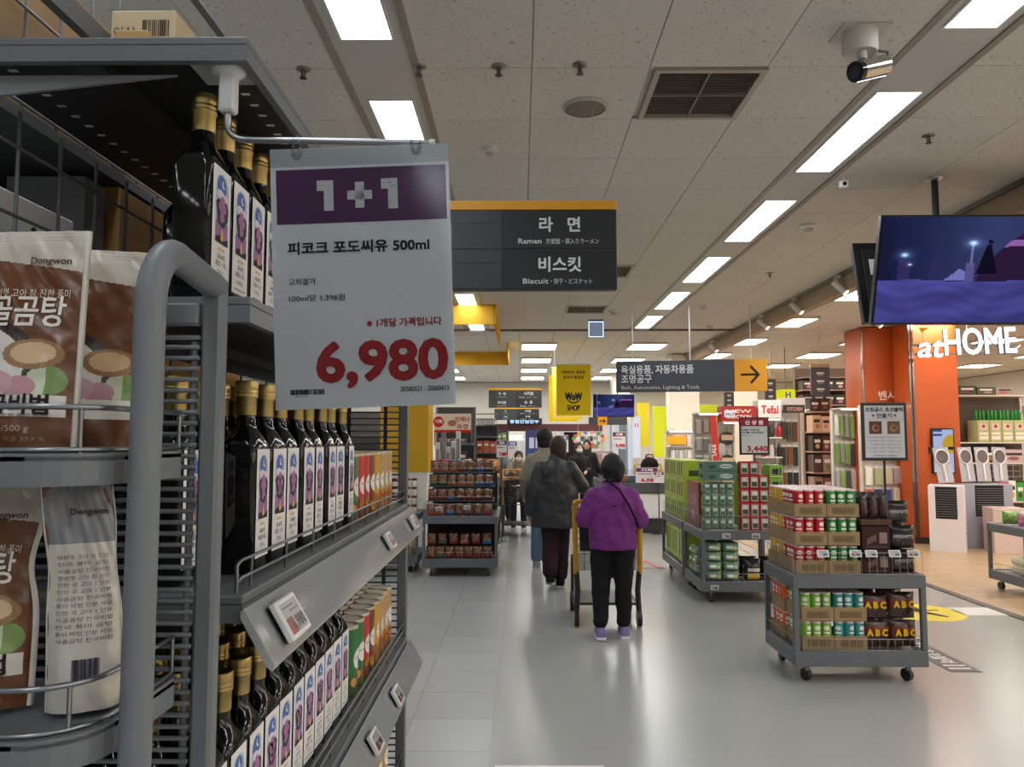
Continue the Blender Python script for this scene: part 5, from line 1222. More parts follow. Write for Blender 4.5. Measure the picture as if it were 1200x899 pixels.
def person(label, loc, rz, H, top, pants, hair, J=None, hem=.78, flare=.19, chest=.17, sleeve=(.068, .058, .05), leg=(.098, .075, .062), shoe=((60, 60, 64), (210, 210, 208)), style='short', vox=.012, bvox=.013, mask=False, turn=(0, 0), folds=.012, belly=.125):
    s = H / 1.65; r = thing('person', label, 'person', loc, rz)
    D = dict(hl=(-.09, 0, .88), hr=(.09, 0, .88), kl=(-.1, .02, .47), kr=(.1, .02, .47), al=(-.1, -.01, .09), ar=(.1, -.01, .09), sl=(-.175, 0, 1.345), sr=(.175, 0, 1.345), el=(-.23, .0, 1.08), er=(.23, 0, 1.08), wl=(-.24, .1, .86), wr=(.24, .1, .86), n=(0, .0, 1.42), h=(0, .025, 1.535), w=(0, 0, 1.0))
    D.update(J or {}); P = {k: Vector(v) * s for k, v in D.items()}
    # one continuous body
    b = MB()
    ell(b, P['h'], (.074 * s, .09 * s, .108 * s), 18, 14); ell(b, P['h'] + Vector((0, .035, -.06)) * s, (.05 * s, .05 * s, .05 * s)); ell(b, P['h'] + Vector((0, .092, -.012)) * s, (.013 * s, .018 * s, .022 * s))
    for sx in (-1, 1): ell(b, P['h'] + Vector((sx * .075, -.005, -.01)) * s, (.012 * s, .022 * s, .032 * s))
    cap(b, P['n'] - Vector((0, 0, .06)) * s, P['h'] - Vector((0, .01, .07)) * s, .05 * s, .047 * s)
    dn = Vector((0, 0, .075)) * s; cap(b, (P['sl'] + P['sr']) / 2 - dn * 1.5, P['w'], .1 * s, .09 * s); cap(b, P['sl'] * .75 + P['sr'] * .25 - dn, P['sr'] * .75 + P['sl'] * .25 - dn, .045 * s, .045 * s); cap(b, P['w'], (P['hl'] + P['hr']) / 2, .1 * s, .1 * s)
    for q in 'lr':
        cap(b, P['s' + q] * .85 + (P['sl'] + P['sr']) * .075 - dn, P['e' + q], .036 * s, .034 * s); cap(b, P['e' + q], P['w' + q], .036 * s, .026 * s)
        cap(b, P['h' + q], P['k' + q], .075 * s, .052 * s); cap(b, P['k' + q], P['a' + q], .05 * s, .034 * s)
        d = (P['w' + q] - P['e' + q]).normalized(); a = d.cross(Vector((0, 0, 1))); a = (a if a.length > .1 else Vector((1, 0, 0))).normalized(); nrm = a.cross(d)
        pc = P['w' + q] + d * .045 * s
        cap(b, P['w' + q], pc, .026 * s, .03 * s)
        for i, (off, ln) in enumerate(((-.028, .06), (-.0095, .07), (.0095, .066), (.028, .05))):
            k0 = pc + a * off * s + d * .028 * s; k1 = k0 + (d * .8 - nrm * .45).normalized() * ln * .55 * s; k2 = k1 + (d * .25 - nrm * .9).normalized() * ln * .5 * s
            cap(b, k0, k1, .0095 * s, .0088 * s, 8); cap(b, k1, k2, .0088 * s, .0075 * s, 8)
        sg = 1 if q == 'l' else -1
        cap(b, pc + a * sg * .025 * s, pc + (a * sg * .05 + d * .03 - nrm * .02) * s, .011 * s, .009 * s, 8)
    grown(b, 'body', r, SKIN, bvox, 3)
    # trousers
    b = MB(); cap(b, P['hl'] + Vector((0, 0, .06)), P['hr'] + Vector((0, 0, .06)), .105 * s, .105 * s)
    for q in 'lr': cap(b, P['h' + q], P['k' + q], leg[0] * s, leg[1] * s); cap(b, P['k' + q], P['a' + q] + Vector((0, 0, .055)) * s, leg[1] * s, leg[2] * s)
    grown(b, 'trousers', r, pants, vox, 4, folds * .9)
    # jacket: a lofted trunk with sleeves
    b = MB(); rings = []; sh = (P['sl'] + P['sr']) / 2; wv = P['w']; hp = (P['hl'] + P['hr']) / 2
    zs = ((hem, flare, belly * 1.06), (hem + .12, flare * .97, belly * 1.05), (1.0, flare * .9 + chest * .08, belly), (1.16, chest * 1.05, belly * 1.02), (1.26, chest * 1.02, belly * 1.0), (1.325, chest * .86, belly * .88), (1.375, chest * .62, belly * .7), (1.415, chest * .4, belly * .52))
    for z, rx, ry in zs:
        t = (z - 1.0) / .345; c = wv.lerp(sh, t) if z > 1.0 else wv.lerp(hp, min(1, (1.0 - z) / .12) * .6)
        rings.append([(c.x + rx * s * math.cos(2 * math.pi * k / 22), c.y + ry * s * math.sin(2 * math.pi * k / 22), z * s * (1 if z <= 1.0 else 1) + (sh.z - 1.345 * s) * max(0, min(1, t))) for k in range(22)])
    b.loft(rings, (128, 128, 128))
    for q in 'lr':
        cap(b, P['s' + q] * .9 + sh * .1 - Vector((0, 0, .045)) * s, P['e' + q], sleeve[0] * s, sleeve[1] * s); cap(b, P['e' + q], P['w' + q].lerp(P['e' + q], .06), sleeve[1] * s, sleeve[2] * s)
    b.tube([P['n'] + Vector((0, 0, -.035)) * s, P['n'] + Vector((0, 0, .02)) * s], 0, (128,) * 3, 16, rs=[.085 * s, .07 * s])
    grown(b, 'jacket', r, top, vox, 3, folds)
    # hair
    b = MB(); h = P['h']
    if style in ('short', 'curly'):
        k = 1.0 if style == 'short' else 1.2
        ell(b, h + Vector((0, -.018, .02)) * s, (.092 * s * k, .1 * s * k, .108 * s * k), 18, 12); ell(b, h + Vector((0, -.045, -.045)) * s, (.08 * s * k, .065 * s * k, .085 * s))
    elif style == 'bob':
        ell(b, h + Vector((0, -.015, .02)) * s, (.096 * s, .105 * s, .105 * s), 18, 12); b.loft([[(h.x + a * s * math.cos(w), h.y + (-.03 + c * math.sin(w)) * s, h.z + z * s) for w in [2 * math.pi * k / 18 for k in range(18)]] for a, c, z in ((.07, .055, -.15), (.088, .075, -.11), (.094, .084, -.05), (.093, .086, .03))], (128,) * 3)
    elif style == 'long':
        ell(b, h + Vector((0, -.02, .02)) * s, (.092 * s, .1 * s, .106 * s), 18, 12); b.loft([[(h.x + a * s * math.cos(w), h.y + (-.06 + c * math.sin(w)) * s, h.z + z * s) for w in [2 * math.pi * k / 16 for k in range(16)]] for a, c, z in ((.09, .04, -.26), (.105, .055, -.16), (.1, .06, -.06), (.092, .06, .02))], (128,) * 3)
    elif style == 'beanie':
        ell(b, h + Vector((0, -.01, .025)) * s, (.098 * s, .112 * s, .115 * s), 18, 12); ell(b, h + Vector((0, -.04, -.05)) * s, (.085 * s, .075 * s, .08 * s))
    grown(b, 'hair' if style != 'beanie' else 'knit_cap', r, hair, .011, 2, .03 if style == 'curly' else .008)
    # face
    f = MB('g')
    for sx in (-1, 1): ell(f, h + Vector((sx * .03, .083, .012)) * s, (.010 * s, .006 * s, .006 * s), 8, 5)
    f.c = [lin((40, 28, 24))] * len(f.c); link(f, 'eye_pattern', r)
    if mask:
        mk = MB('cloth'); ell(mk, h + Vector((0, .05, -.045)) * s, (.066 * s, .06 * s, .05 * s), 14, 8); mk.c = [lin((226, 226, 224))] * len(mk.c); link(mk, 'face_mask', r)
    else:
        f = MB('s'); ell(f, h + Vector((0, .082, -.055)) * s, (.022 * s, .008 * s, .007 * s), 8, 5); f.c = [lin((160, 92, 86))] * len(f.c); link(f, 'lips', r)
    for q in 'lr':
        a = P['a' + q]; dirn = Vector((0, 1, 0)); lift = max(0, a.z - .09 * s)
        sh_ = MB('cloth')
        up = [(.032, -.085), (.044, -.06), (.048, .05), (.052, .11), (.042, .165), (.02, .195)]
        def ring(zf, k): return [(a.x + sx * x * s * k, a.y + y * s, zf(y)) for x, y in up for sx in (1,)] + [(a.x - x * s * k, a.y + y * s, zf(y)) for x, y in reversed(up)]
        z0 = lift
        sole = MB('s').loft([ring(lambda y: z0 + .002 + (max(0, -y) * .25 if lift > .01 else 0), .98), ring(lambda y: z0 + .026 * s + (max(0, -y) * .25 if lift > .01 else 0), 1.0)], shoe[1], 's', False)
        so = link(sole, 'sole', r)
        link(sh_.loft([ring(lambda y: z0 + .026 * s, .98), ring(lambda y: z0 + (.06 if y > .1 else .085) * s, .9), ring(lambda y: z0 + (.068 if y > .08 else .1) * s, .5)], shoe[0], 'cloth', True), 'shoe', r)
    return r, P
PURPLE = solid('purple_padded_jacket', (112, 40, 116), .62, 18, .35, .3); BLACKP = solid('black_trousers', (24, 24, 26), .9, 30, .2); BLKHAIR = solid('black_hair', (20, 17, 17), .55, 90, .8, .35, .01, 5); BRHAIR = solid('dark_brown_hair', (50, 35, 29), .42, 70, .5, .4, .008, 4)
LEATHER = solid('black_coat', (44, 45, 48), .42, 14, .5, .45); WINE = solid('wine_trousers', (40, 24, 30), .9, 20, .2); BEIGE = solid('beige_jacket', (148, 138, 122), .9, 20, .3); JEANS = solid('blue_jeans', (104, 126, 148), .9, 40, .3); GREYJ = solid('grey_jacket', (110, 114, 122), .9, 20, .3); NAVY = solid('dark_trousers', (40, 42, 50), .9, 30, .2); PINK = solid('pink_hat', (196, 150, 156), .9, 30, .2); BLACKC = solid('black_padded_coat', (26, 26, 29), .7, 18, .5)
# shopper in purple
r, P = person('person in a purple jacket with short black hair pushing a yellow cart', (.735, 6.17, 0), R(-2), 1.47, PURPLE, BLACKP, BLKHAIR, dict(sl=(-.17, .03, 1.28), sr=(.17, .03, 1.28), el=(-.245, .03, 1.03), er=(.245, .03, 1.03), wl=(-.25, .25, 1.05), wr=(.25, .25, 1.05), n=(.0, .05, 1.36), h=(.01, .075, 1.475), w=(0, .0, 1.0), kl=(-.105, .03, .47), kr=(.095, .03, .47), al=(-.115, -.05, .1), ar=(.1, .04, .09)), hem=.775, flare=.215, chest=.2, sleeve=(.092, .082, .058), leg=(.115, .085, .066), shoe=((124, 116, 158), (224, 222, 226)), style='curly', vox=.010, bvox=.006, folds=.028, belly=.15)
st = MB('cloth'); k = 1.47 / 1.65
st.tube([Vector(p) * k for p in ((-.05, -.045, 1.395), (.05, -.12, 1.31), (.13, -.155, 1.18), (.19, -.135, 1.06), (.225, -.02, .98))], .009, (24, 22, 26), 6, flat=1.3); link(st, 'bag_strap', r)
link(MB('m').box((-.018, -.172 * k, 1.165 * k), (.018, -.158 * k, 1.178 * k), (40, 34, 40)), 'logo_tag', r)
link(MB('cloth').tube([Vector((0, .04, 1.37)) * k, Vector((0, .05, 1.41)) * k], 0, (120, 122, 126), 16, rs=[.075, .06]), 'collar', r)
# walking pair
r, P = person('person in a long black coat and wine trousers walking away', (.385, 8.28, 0), R(-4), 1.61, LEATHER, WINE, BRHAIR, dict(sl=(-.18, 0, 1.32), sr=(.18, 0, 1.32), el=(-.25, -.03, 1.05), er=(.29, .06, 1.08), wl=(-.28, .03, .80), wr=(.2, .25, 1.10), hl=(-.07, .0, .88), hr=(.07, 0, .88), kl=(-.06, -.01, .48), kr=(.06, .08, .47), al=(-.06, -.2, .14), ar=(.045, .0, .085), h=(.03, .03, 1.52)), hem=.64, flare=.265, chest=.19, sleeve=(.088, .08, .07), leg=(.105, .09, .085), shoe=((26, 25, 27), (200, 198, 194)), style='bob', vox=.010, bvox=.006, folds=.022, belly=.14)
r, P = person('person in a beige jacket, dark knit cap and blue jeans walking away', (.30, 9.3, 0), R(-3), 1.68, BEIGE, JEANS, BLKHAIR, dict(el=(-.25, .02, 1.08), wl=(-.24, .16, .9), al=(-.1, .12, .085), kl=(-.09, .1, .48), kr=(.1, -.0, .47), ar=(.1, -.18, .12)), hem=.8, flare=.2, chest=.19, leg=(.1, .08, .072), shoe=((150, 150, 150), (214, 214, 210)), style='beanie', vox=.012, bvox=.008)
# oncoming shoppers behind the cart
person('masked person in a pale jacket leaning on the oncoming cart', (-.02, 13.72, 0), R(180), 1.5, BEIGE, NAVY, BRHAIR, dict(h=(0, .2, 1.39), n=(0, .13, 1.32), sl=(-.17, .1, 1.27), sr=(.17, .1, 1.27), el=(-.2, .27, 1.05), er=(.2, .27, 1.05), wl=(-.12, .48, 1.1), wr=(.12, .48, 1.1)), style='short', mask=True)
person('person in a grey jacket standing behind the masked shopper', (-.3, 14.45, 0), R(176), 1.45, GREYJ, NAVY, BLKHAIR)
person('masked person in a black padded coat beside the flower sign', (1.14, 14.9, 0), R(190), 1.5, BLACKC, NAVY, BLKHAIR, dict(wl=(-.1, .25, 1.05), wr=(.1, .25, 1.05)), style='long', mask=True, chest=.19)
person('person with long black hair farther back by the flower sign', (1.43, 16.4, 0), R(170), 1.56, BLACKC, NAVY, BLKHAIR, style='long')
r, P = person('small person in black with a pink hat behind the distant cart', (2.84, 17.1, 0), R(185), 1.24, BLACKC, NAVY, PINK, style='beanie')
# ================================================================== background: pillars and back shop
def pillar(name, a, b, col, mat='p'):
    o = struct(MB(mat).box(a, b, col, c=.01), name); return o
p = pillar('pillar', (-1.98, 10.95, 0), (-1.31, 11.55, CE), (224, 220, 208))
link(MB('m').box((-1.986, 10.942, 1.1), (-1.302, 10.949, 3.0), (206, 160, 40)), 'yellow_wrap', p); link(MB('m').box((-1.309, 10.95, 1.1), (-1.302, 11.55, 3.0), (206, 160, 40)), 'yellow_wrap', p)
pillar('pillar', (3.16, 16.0, 0), (3.74, 16.6, CE), (232, 224, 210)); pillar('pillar', (4.78, 17.2, 0), (5.32, 17.8, CE), (232, 224, 210)); pillar('pillar', (2.5, 20.6, 0), (2.95, 21.1, CE), (226, 220, 210))
OR = (192, 86, 32)
for a, b, nm in (((5.46, 12.25, 0), (6.12, 12.9, CE), 'narrow'), ((5.93, 11.7, 0), (6.66, 12.2, CE), 'wide')):
    o = pillar('pillar', a, b, OR)
    link(MB('m').box((a[0] - .01, a[1] - .012, 0), (b[0] + .01, a[1] - .001, .1), (60, 58, 58)), 'baseboard', o)
    for x in (a[0], a[0] + .05) if nm == 'wide' else (a[0],): link(MB('chrome').box((x - .014, a[1] - .02, .1), (x + .014, a[1] - .002, CE - .01), (150, 146, 142)), 'metal_strip', o)
link(MB('m').text('벤시장', .16, plane((5.7, 12.225, 2.2)), (236, 226, 214), bold=.003), 'lettering', bpy.data.objects['pillar.004'])
so = thing('wall_outlet', 'white wall outlet low on the orange pillar', 'outlet', (6.47, 11.69, .62)); link(MB('s').box((-.04, -.008, -.05), (.04, 0, .05), (226, 224, 220), c=.004), 'plate', so); link(MB('m').disc(0, 0, .018, .018, plane((0, -.0095, 0)), (60, 60, 60)), 'socket', so)
link(MB('p').tube([(0, -.012, 0), (0, -.03, -.05), (-.02, -.02, -.35), (-.1, -.05, -.6)], .006, (36, 36, 36), 6), 'cord', so)
# lit store letters
hs = thing('store_sign', 'white lit store letters reading at HOME on a ceiling rail', 'sign', (6.6, 11.3, 2.75))
SHEAR = {'at': Matrix(((1, .22, 0, 0), (0, 1, 0, 0), (0, 0, 1, 0), (0, 0, 0, 1))), 'HOME': Matrix.Rotation(R(2), 4, 'Z')}
def letters(body, x, z, size, fit, col, em, th=.05, y=11.3, bold=.012):
    f = MB(em).text(body, size, plane((x, y - th, z)) @ SHEAR[body], col, at=(0, 0), fit=fit, bold=bold, res=4); return f
wlink(letters('at', 5.83, 2.77, .44, .36, (240, 244, 255), 'e2.2', bold=.008), 'letter_face', hs); wlink(letters('HOME', 6.24, 2.80, .54, 1.04, (240, 244, 255), 'e2.2', bold=.009), 'letter_face', hs)
bk_ = MB('p')
for dx in (.012, .024, .036): bk_.text('HOME', .54, plane((6.24, 11.3 - .05 + dx, 2.8)) @ SHEAR['HOME'], (120, 124, 134), fit=1.04, bold=.009); bk_.text('at', .44, plane((5.83, 11.3 - .05 + dx, 2.77)) @ SHEAR['at'], (120, 124, 134), fit=.36, bold=.008)
wlink(bk_, 'letter_side_trim', hs)
wlink(MB('p').box((5.8, 11.3, 2.93), (7.32, 11.32, 2.97), (150, 146, 142)), 'rail', hs); wlink(MB('p').box((5.8, 11.3, 2.80), (7.32, 11.32, 2.83), (150, 146, 142)), 'rail', hs)
for x in (5.95, 6.6, 7.25): wlink(MB('p').cyl((x, 11.312, 2.8), (x, 11.312, CE + .012), .006, (160, 158, 154), 8), 'hanger_rod', hs)
wlink(MB('p').flat([(5.86, 3.2), (6.02, 3.2), (5.9, 3.12)], plane((0, 11.25, 0)), (226, 180, 40)), 'roof_mark', hs); 
# screen on the orange pillar
ds = thing('digital_poster', 'upright lit screen with a yellow circle mounted on the orange pillar', 'screen', (6.37, 11.69, 1.05)); link(MB('s').box((-.17, -.04, 0), (.17, 0, .68), (28, 28, 32), c=.006), 'housing', ds)
def dsf(u, v):
    if math.hypot((u - .95) / .5, (v - .66) / .22) < 1: return (206, 170, 50) if not (.52 < v < .6 and u > .5) else (60, 56, 40)
    if v > .85 and u < .45 and int(v * 60) % 2: return (70, 80, 130)
    return (186, 196, 236)
link(MB('e.8').paint(dsf, .3, .64, 20, 40, plane((0, -.042, .02))), 'screen', ds); link(MB('p').box((-.2, -.03, .3), (-.165, -.005, .4), (30, 30, 32)), 'bracket', ds)
# ================================================================== generic racks with goods
def rack(label, x0, x1, y, z1, zs, depth=.4, col=(206, 202, 194), back=(190, 184, 176), cat='shelf', fill_lamp=False, board=None):
    r = thing('display_shelf', label, cat, ((x0 + x1) / 2, y + depth / 2, 0))
    wlink(MB('p').box((x0, y + depth - .02, .05), (x1, y + depth, z1), back), 'back_panel', r)
    for x in (x0, x1 - .03): wlink(MB('p').box((x, y + depth - .06, 0), (x + .03, y + depth - .02, z1), col), 'post', r)
    for z in zs: wlink(MB('p').box((x0 + .03, y, z - .025), (x1 - .03, y + depth - .065, z), board or col, c=.004), 'shelf', r)
    for x in (x0, x1 - .03): wlink(MB('p').box((x, y, 0), (x + .03, y + depth - .065, .1), col), 'foot', r)
    if fill_lamp:
        wlink(MB('p').box((x0, y - .02, z1 - .02), (x1, y + depth, z1), col), 'canopy', r); wlink(MB('e8').box((x0 + .05, y + .02, z1 - .035), (x1 - .05, y + .06, z1 - .021), (255, 246, 232)), 'lamp_tube', r)  # canopy and glowing tube are added to brighten the rack
    return r
def goods(name, cat, what, x0, x1, y, z, w, h, d, pal, where, gap=.01, hvar=.15, prints=True, mat='s', mx=40):
    x = x0; k = 0; g_ = '%s on the %s' % (what + 's', where)
    while x + w < x1 and k < mx:
        c = pal[k % len(pal)] if isinstance(pal, list) else pal
        hh = h * (1 - rnd.uniform(0, hvar)); c = mixed(c, 12)
        o = tag(link(MB(mat).box((-w / 2, -d / 2, 0), (w / 2, d / 2, hh), c, c=.003), name, None, (x + w / 2, y + d / 2 + .012, z + .001)), '%s %s, %s along the %s' % (tone(c), what, ORD[k % 18], where), cat, g_)
        if prints:
            p_ = MB('m'); M = plane((0, -d / 2 - .0012, 0)); c2 = (226, 222, 214) if sum(c) < 380 else (70, 60, 56)
            p_.rect(-w * .34, hh * .55, w * .34, hh * .75, M, c2); p_.disc(rnd.uniform(-.1, .1) * w, hh * .32, w * .24, hh * .15, M, mixed((150, 110, 90), 50)); link(p_, 'print', o)
        x += w + gap; k += 1
def tone(c):
    r_, g_, b_ = c; m = max(c); n = min(c)
    if m - n < 26: return 'black' if m < 60 else 'dark grey' if m < 110 else 'grey' if m < 180 else 'white'
    if m == r_: return ('pink' if b_ > g_ + 15 else 'brown' if m < 130 else 'yellow' if g_ > .78 * r_ else 'orange' if g_ > .5 * r_ else 'red')
    if m == g_: return 'green'
    return 'blue' if r_ < .8 * b_ else 'purple'
BW = [(46, 44, 44), (70, 60, 56), (120, 96, 80), (34, 34, 36)]
def pegs(name, cat, what, x0, x1, y, zs, w, h, pal, where, step):
    for j, z in enumerate(zs):
        x = x0 + step * .5; k = 0
        while x < x1 - step * .3:
            c = mixed(pal[(k + j) % len(pal)], 14); ww = w * rnd.uniform(.75, 1); hh = h * rnd.uniform(.85, 1)
            b = MB('s').box((-ww / 2, -.03, -hh), (ww / 2, .0, -hh * .12), c, c=.004); o = tag(link(b, name, None, (x, y, z)), '%s %s, %s in %s row, %s' % (tone(c), what, ORD[k % 18], ORD[j], where), cat, what + 's on the ' + where)
            link(MB('m').box((-ww / 2, -.004, -hh * .18), (ww / 2, .001, .0), (226, 222, 216)), 'header_card', o); link(MB('chrome').cyl((0, .02, -.012), (0, -.06, -.008), .003, (170, 170, 170), 5), 'hook', o)
            x += step; k += 1
def header(label, x0, x1, y, z0, z1, col, text, tcol, side=None, lit=False, th=.1, support=True):
    r = thing('header_sign', label, 'sign', ((x0 + x1) / 2, y, z0))
    wlink(MB('s').box((x0, y, z0), (x1, y + th, z1), col, c=.003), 'board', r)
    if text:
        b = MB('m'); h = z1 - z0
        for k, t in enumerate(text.split('|')): n = len(text.split('|')); b.text(t, h * (.62 if n == 1 else .3), plane((0, y - .003, 0)), tcol, at=((x0 + x1) / 2, z0 + h * (.25 if n == 1 else .56 - .36 * k)), align='C', bold=.004 if n == 1 else .002, fit=(x1 - x0) * .72)
        wlink(b, 'lettering', r)
    return r
X13 = lambda u, y=13.0: PY(u, 516, y).x
Z13 = lambda v, y=13.0: PY(609, v, y).z
# --- kitchen goods under the direction sign
YK = 12.6
zb = [.45, .95, 1.4, 1.85]
rack('white pegboard rack of small packs under the direction sign', X13(818, YK), X13(846, YK), YK, 2.0, [.2, .7], fill_lamp=True)
pegs('hanging_pack', 'pack', 'small blister pack', X13(819, YK), X13(845, YK), YK + .29, (1.9, 1.6, 1.3, 1.0), .1, .24, [(190, 186, 178), (150, 140, 130), (120, 120, 120), (206, 196, 180)], 'rack under the direction sign', .125)
header('small grey electronic price sign on the pack rack', X13(830, YK), X13(848, YK), YK - .06, Z13(532, YK), Z13(520, YK), (176, 178, 176), None, None, th=.05)
o = tag(link(MB('s').box((-.05, -.02, 0), (.05, 0, .95), (196, 44, 40)), 'flag_sign', None, (X13(839, YK), YK - .07, 1.0), (0, R(-4), 0)), 'tall narrow red flag sign beside the pack rack', 'sign'); link(MB('m').text('SALE', .09, plane((0, -.022, .3), '-y') @ Matrix.Rotation(R(90), 4, 'Z'), (236, 226, 220), bold=.002), 'lettering', o)
header('red header sign with white lettering above the frying pans', X13(846, YK), X13(886, YK), YK - .02, Z13(494, YK) + .003, Z13(476, YK), (168, 36, 36), 'NEW|SELECTION', (236, 226, 222), th=.3)
header('small white logo board fixed to the red header', X13(849, YK), X13(861, YK), YK - .035, Z13(489, YK), Z13(481, YK), (226, 232, 240), 'm.l', (90, 120, 170), th=.01)
rack('white rack of frying pans below the red header', X13(847, YK), X13(868, YK), YK, Z13(494, YK), [.2, .7], fill_lamp=True)
for j, (z, l) in enumerate(((1.58, 'upper'), (1.2, 'middle'), (.86, 'lower'))):
    b = MB('s').cyl((0, 0, 0), (0, -.035, 0), .112, (40, 38, 38), 24); o = tag(link(b, 'frying_pan', None, (X13(857.5, YK), YK + .3, z)), 'round dark frying pan hanging on the rack, %s of three' % l, 'pan', 'hanging frying pans'); link(MB('p').tube([(0, -.02, .105), (0, -.03, .2)], .012, (176, 150, 120), 8), 'handle', o); link(MB('m').box((-.1, -.04, -.03), (.1, -.036, .06), (206, 182, 150)), 'sleeve', o)
header('white header sign with a red brand word above the appliances', X13(889, YK), X13(916, YK), YK - .02, Z13(490, YK) + .003, Z13(469, YK), (226, 224, 222), 'Tefal', (206, 40, 44), th=.3)
header('black header sign above the utensil pegboard', X13(917, YK), X13(941, YK), YK - .125, Z13(484, YK), Z13(475, YK), (26, 26, 28), 'KITCHEN', (170, 120, 116))
header('pale grey header board behind the black one', X13(918, YK), X13(948, YK), YK + .12, Z13(480, YK) + .003, Z13(466, YK), (196, 186, 184), None, None)
yb = thing('cube_sign', 'bright yellow cube sign with a blue letter', 'sign', (X13(922, 15), 15.0, Z13(469, 15))); link(MB('e.9').box((-.14, -.14, 0), (.14, .14, .2), (232, 226, 30), c=.01), 'cube', yb); link(MB('m').text('H', .16, plane((0, -.145, .04)), (60, 76, 160), align='C', bold=.006), 'lettering', yb); link(MB('p').cyl((0, 0, .2), (0, 0, CE + .012 - yb.location.z), .008, (60, 60, 60), 6), 'hanger_rod', yb)
rack('white rack of red kitchen appliances', X13(890, YK), X13(919, YK), YK, Z13(490, YK), [.3, .62, .95, 1.28, 1.6], fill_lamp=True)
for z, l in ((.301, 'lowest'), (.621, 'second'), (.951, 'third'), (1.281, 'fourth'), (1.601, 'top')):
    for k in range(3):
        x = X13(892, YK) + .075 + .13 * k; c = [(186, 36, 44), (226, 222, 218), (50, 48, 50)][(k + int(z * 10)) % 3]
        b = MB('g').lathe([(.034, 0), (.042, .01), (.044, .12), (.032, .17), (.024, .2)], c, 14, (0, 0, 0)); o = tag(link(b, 'electric_kettle', None, (x, YK + .13, z)), '%s electric kettle, %s on the %s appliance shelf' % (tone(c), ORD[k], l), 'kettle', 'kettles on the appliance rack'); link(MB('s').tube([(.036, 0, .15), (.064, 0, .13), (.064, 0, .05), (.042, 0, .03)], .007, (40, 40, 42), 6), 'handle', o); link(MB('s').lathe([(.024, .2), (.01, .215), (.01, .225)], (40, 40, 42), 10), 'lid', o)
pr = rack('tall pegboard rack of black kitchen utensils', X13(920, YK), X13(949, YK), YK, Z13(480, YK), [.2], col=(214, 204, 196), back=(200, 192, 184), fill_lamp=True)
pegs('kitchen_utensil', 'utensil', 'kitchen utensil pack', X13(921, YK), X13(948, YK), YK + .29, (1.9, 1.48, 1.06, .64), .085, .38, [(46, 42, 42), (60, 54, 50), (120, 66, 40), (40, 40, 44)], 'utensil pegboard', .1)
# --- boxed pans and the high stack of dark boxes
YP = 13.3
rack('rack of boxed pans between utensils and the glass cabinet', X13(950, YP), X13(986, YP), YP, 2.3, [.2, .62, 1.0, 1.36, 1.7, 2.05], col=(176, 150, 130), back=(70, 54, 48))
for z, l, c, h in ((.2, 'lowest', BW, .34), (.62, 'second', [(150, 120, 104), (120, 100, 90)], .3), (1.0, 'third', [(60, 48, 44), (160, 140, 124)], .3), (1.36, 'fourth', [(40, 34, 34), (90, 70, 60)], .28), (1.7, 'fifth', [(196, 164, 132), (206, 176, 146)], .3)):
    goods('pan_box', 'box', 'boxed pan', X13(951, YP) + .03, X13(985, YP), YP, z, .15, h, .28, c, l + ' shelf of the pan rack')
goods('storage_box', 'box', 'flat storage box', X13(951, YP), X13(985, YP), YP, 2.05, .16, .22, .28, [(60, 46, 42), (84, 70, 64)], 'top of the pan rack')
YD = 15.2
rack('tall warehouse shelf stacked with dark boxes near the ceiling', X13(940, YD), X13(1012, YD), YD, 3.0, [1.6, 1.95, 2.25, 2.55, 2.8], col=(150, 130, 116), back=(120, 100, 88))
for j, z in enumerate((1.6, 1.95, 2.25, 2.55)): goods('storage_box', 'box', 'dark storage box', X13(941, YD) + .03, X13(1011, YD), YD, z, .2, .2, .3, [(52, 42, 40), (66, 54, 50), (40, 36, 36)], ORD[j] + ' level of the warehouse shelf')
# --- glass door cabinet with green goods, then the white pegboard beside the orange pillar
YG = 12.3
gc = rack('bright white rack of green cleaning tools', X13(985, YG), X13(1012, YG), YG, Z13(478, YG), [.2], col=(226, 226, 220), back=(206, 206, 198), fill_lamp=True)
pegs('cleaning_tool', 'tool', 'cleaning tool', X13(986, YG), X13(1011, YG), YG + .29, (1.98, 1.54, 1.1, .66), .07, .4, [(206, 208, 204), (120, 160, 80), (170, 176, 172), (150, 190, 110), (90, 96, 96)], 'green tool rack', .085)
YW = 11.95
rack('white pegboard panel of packs beside the orange pillar', X13(1014, YW), X13(1062, YW), YW, Z13(474, YW), [.15], depth=.25, col=(226, 220, 214), back=(222, 216, 210), fill_lamp=True)
pegs('hanging_pack', 'pack', 'pale hanging pack', X13(1016, YW), X13(1060, YW), YW + .15, (1.85, 1.5, 1.15), .13, .3, [(206, 200, 180), (190, 180, 190), (226, 220, 206), (176, 190, 150)], 'pegboard by the orange pillar', .15)
pegs('hanging_pack', 'pack', 'bright brush pack', X13(1016, YW), X13(1060, YW), YW + .15, (.82, .5), .12, .28, [(206, 80, 40), (50, 70, 140), (56, 80, 150), (200, 196, 190)], 'lower pegboard by the orange pillar', .14)
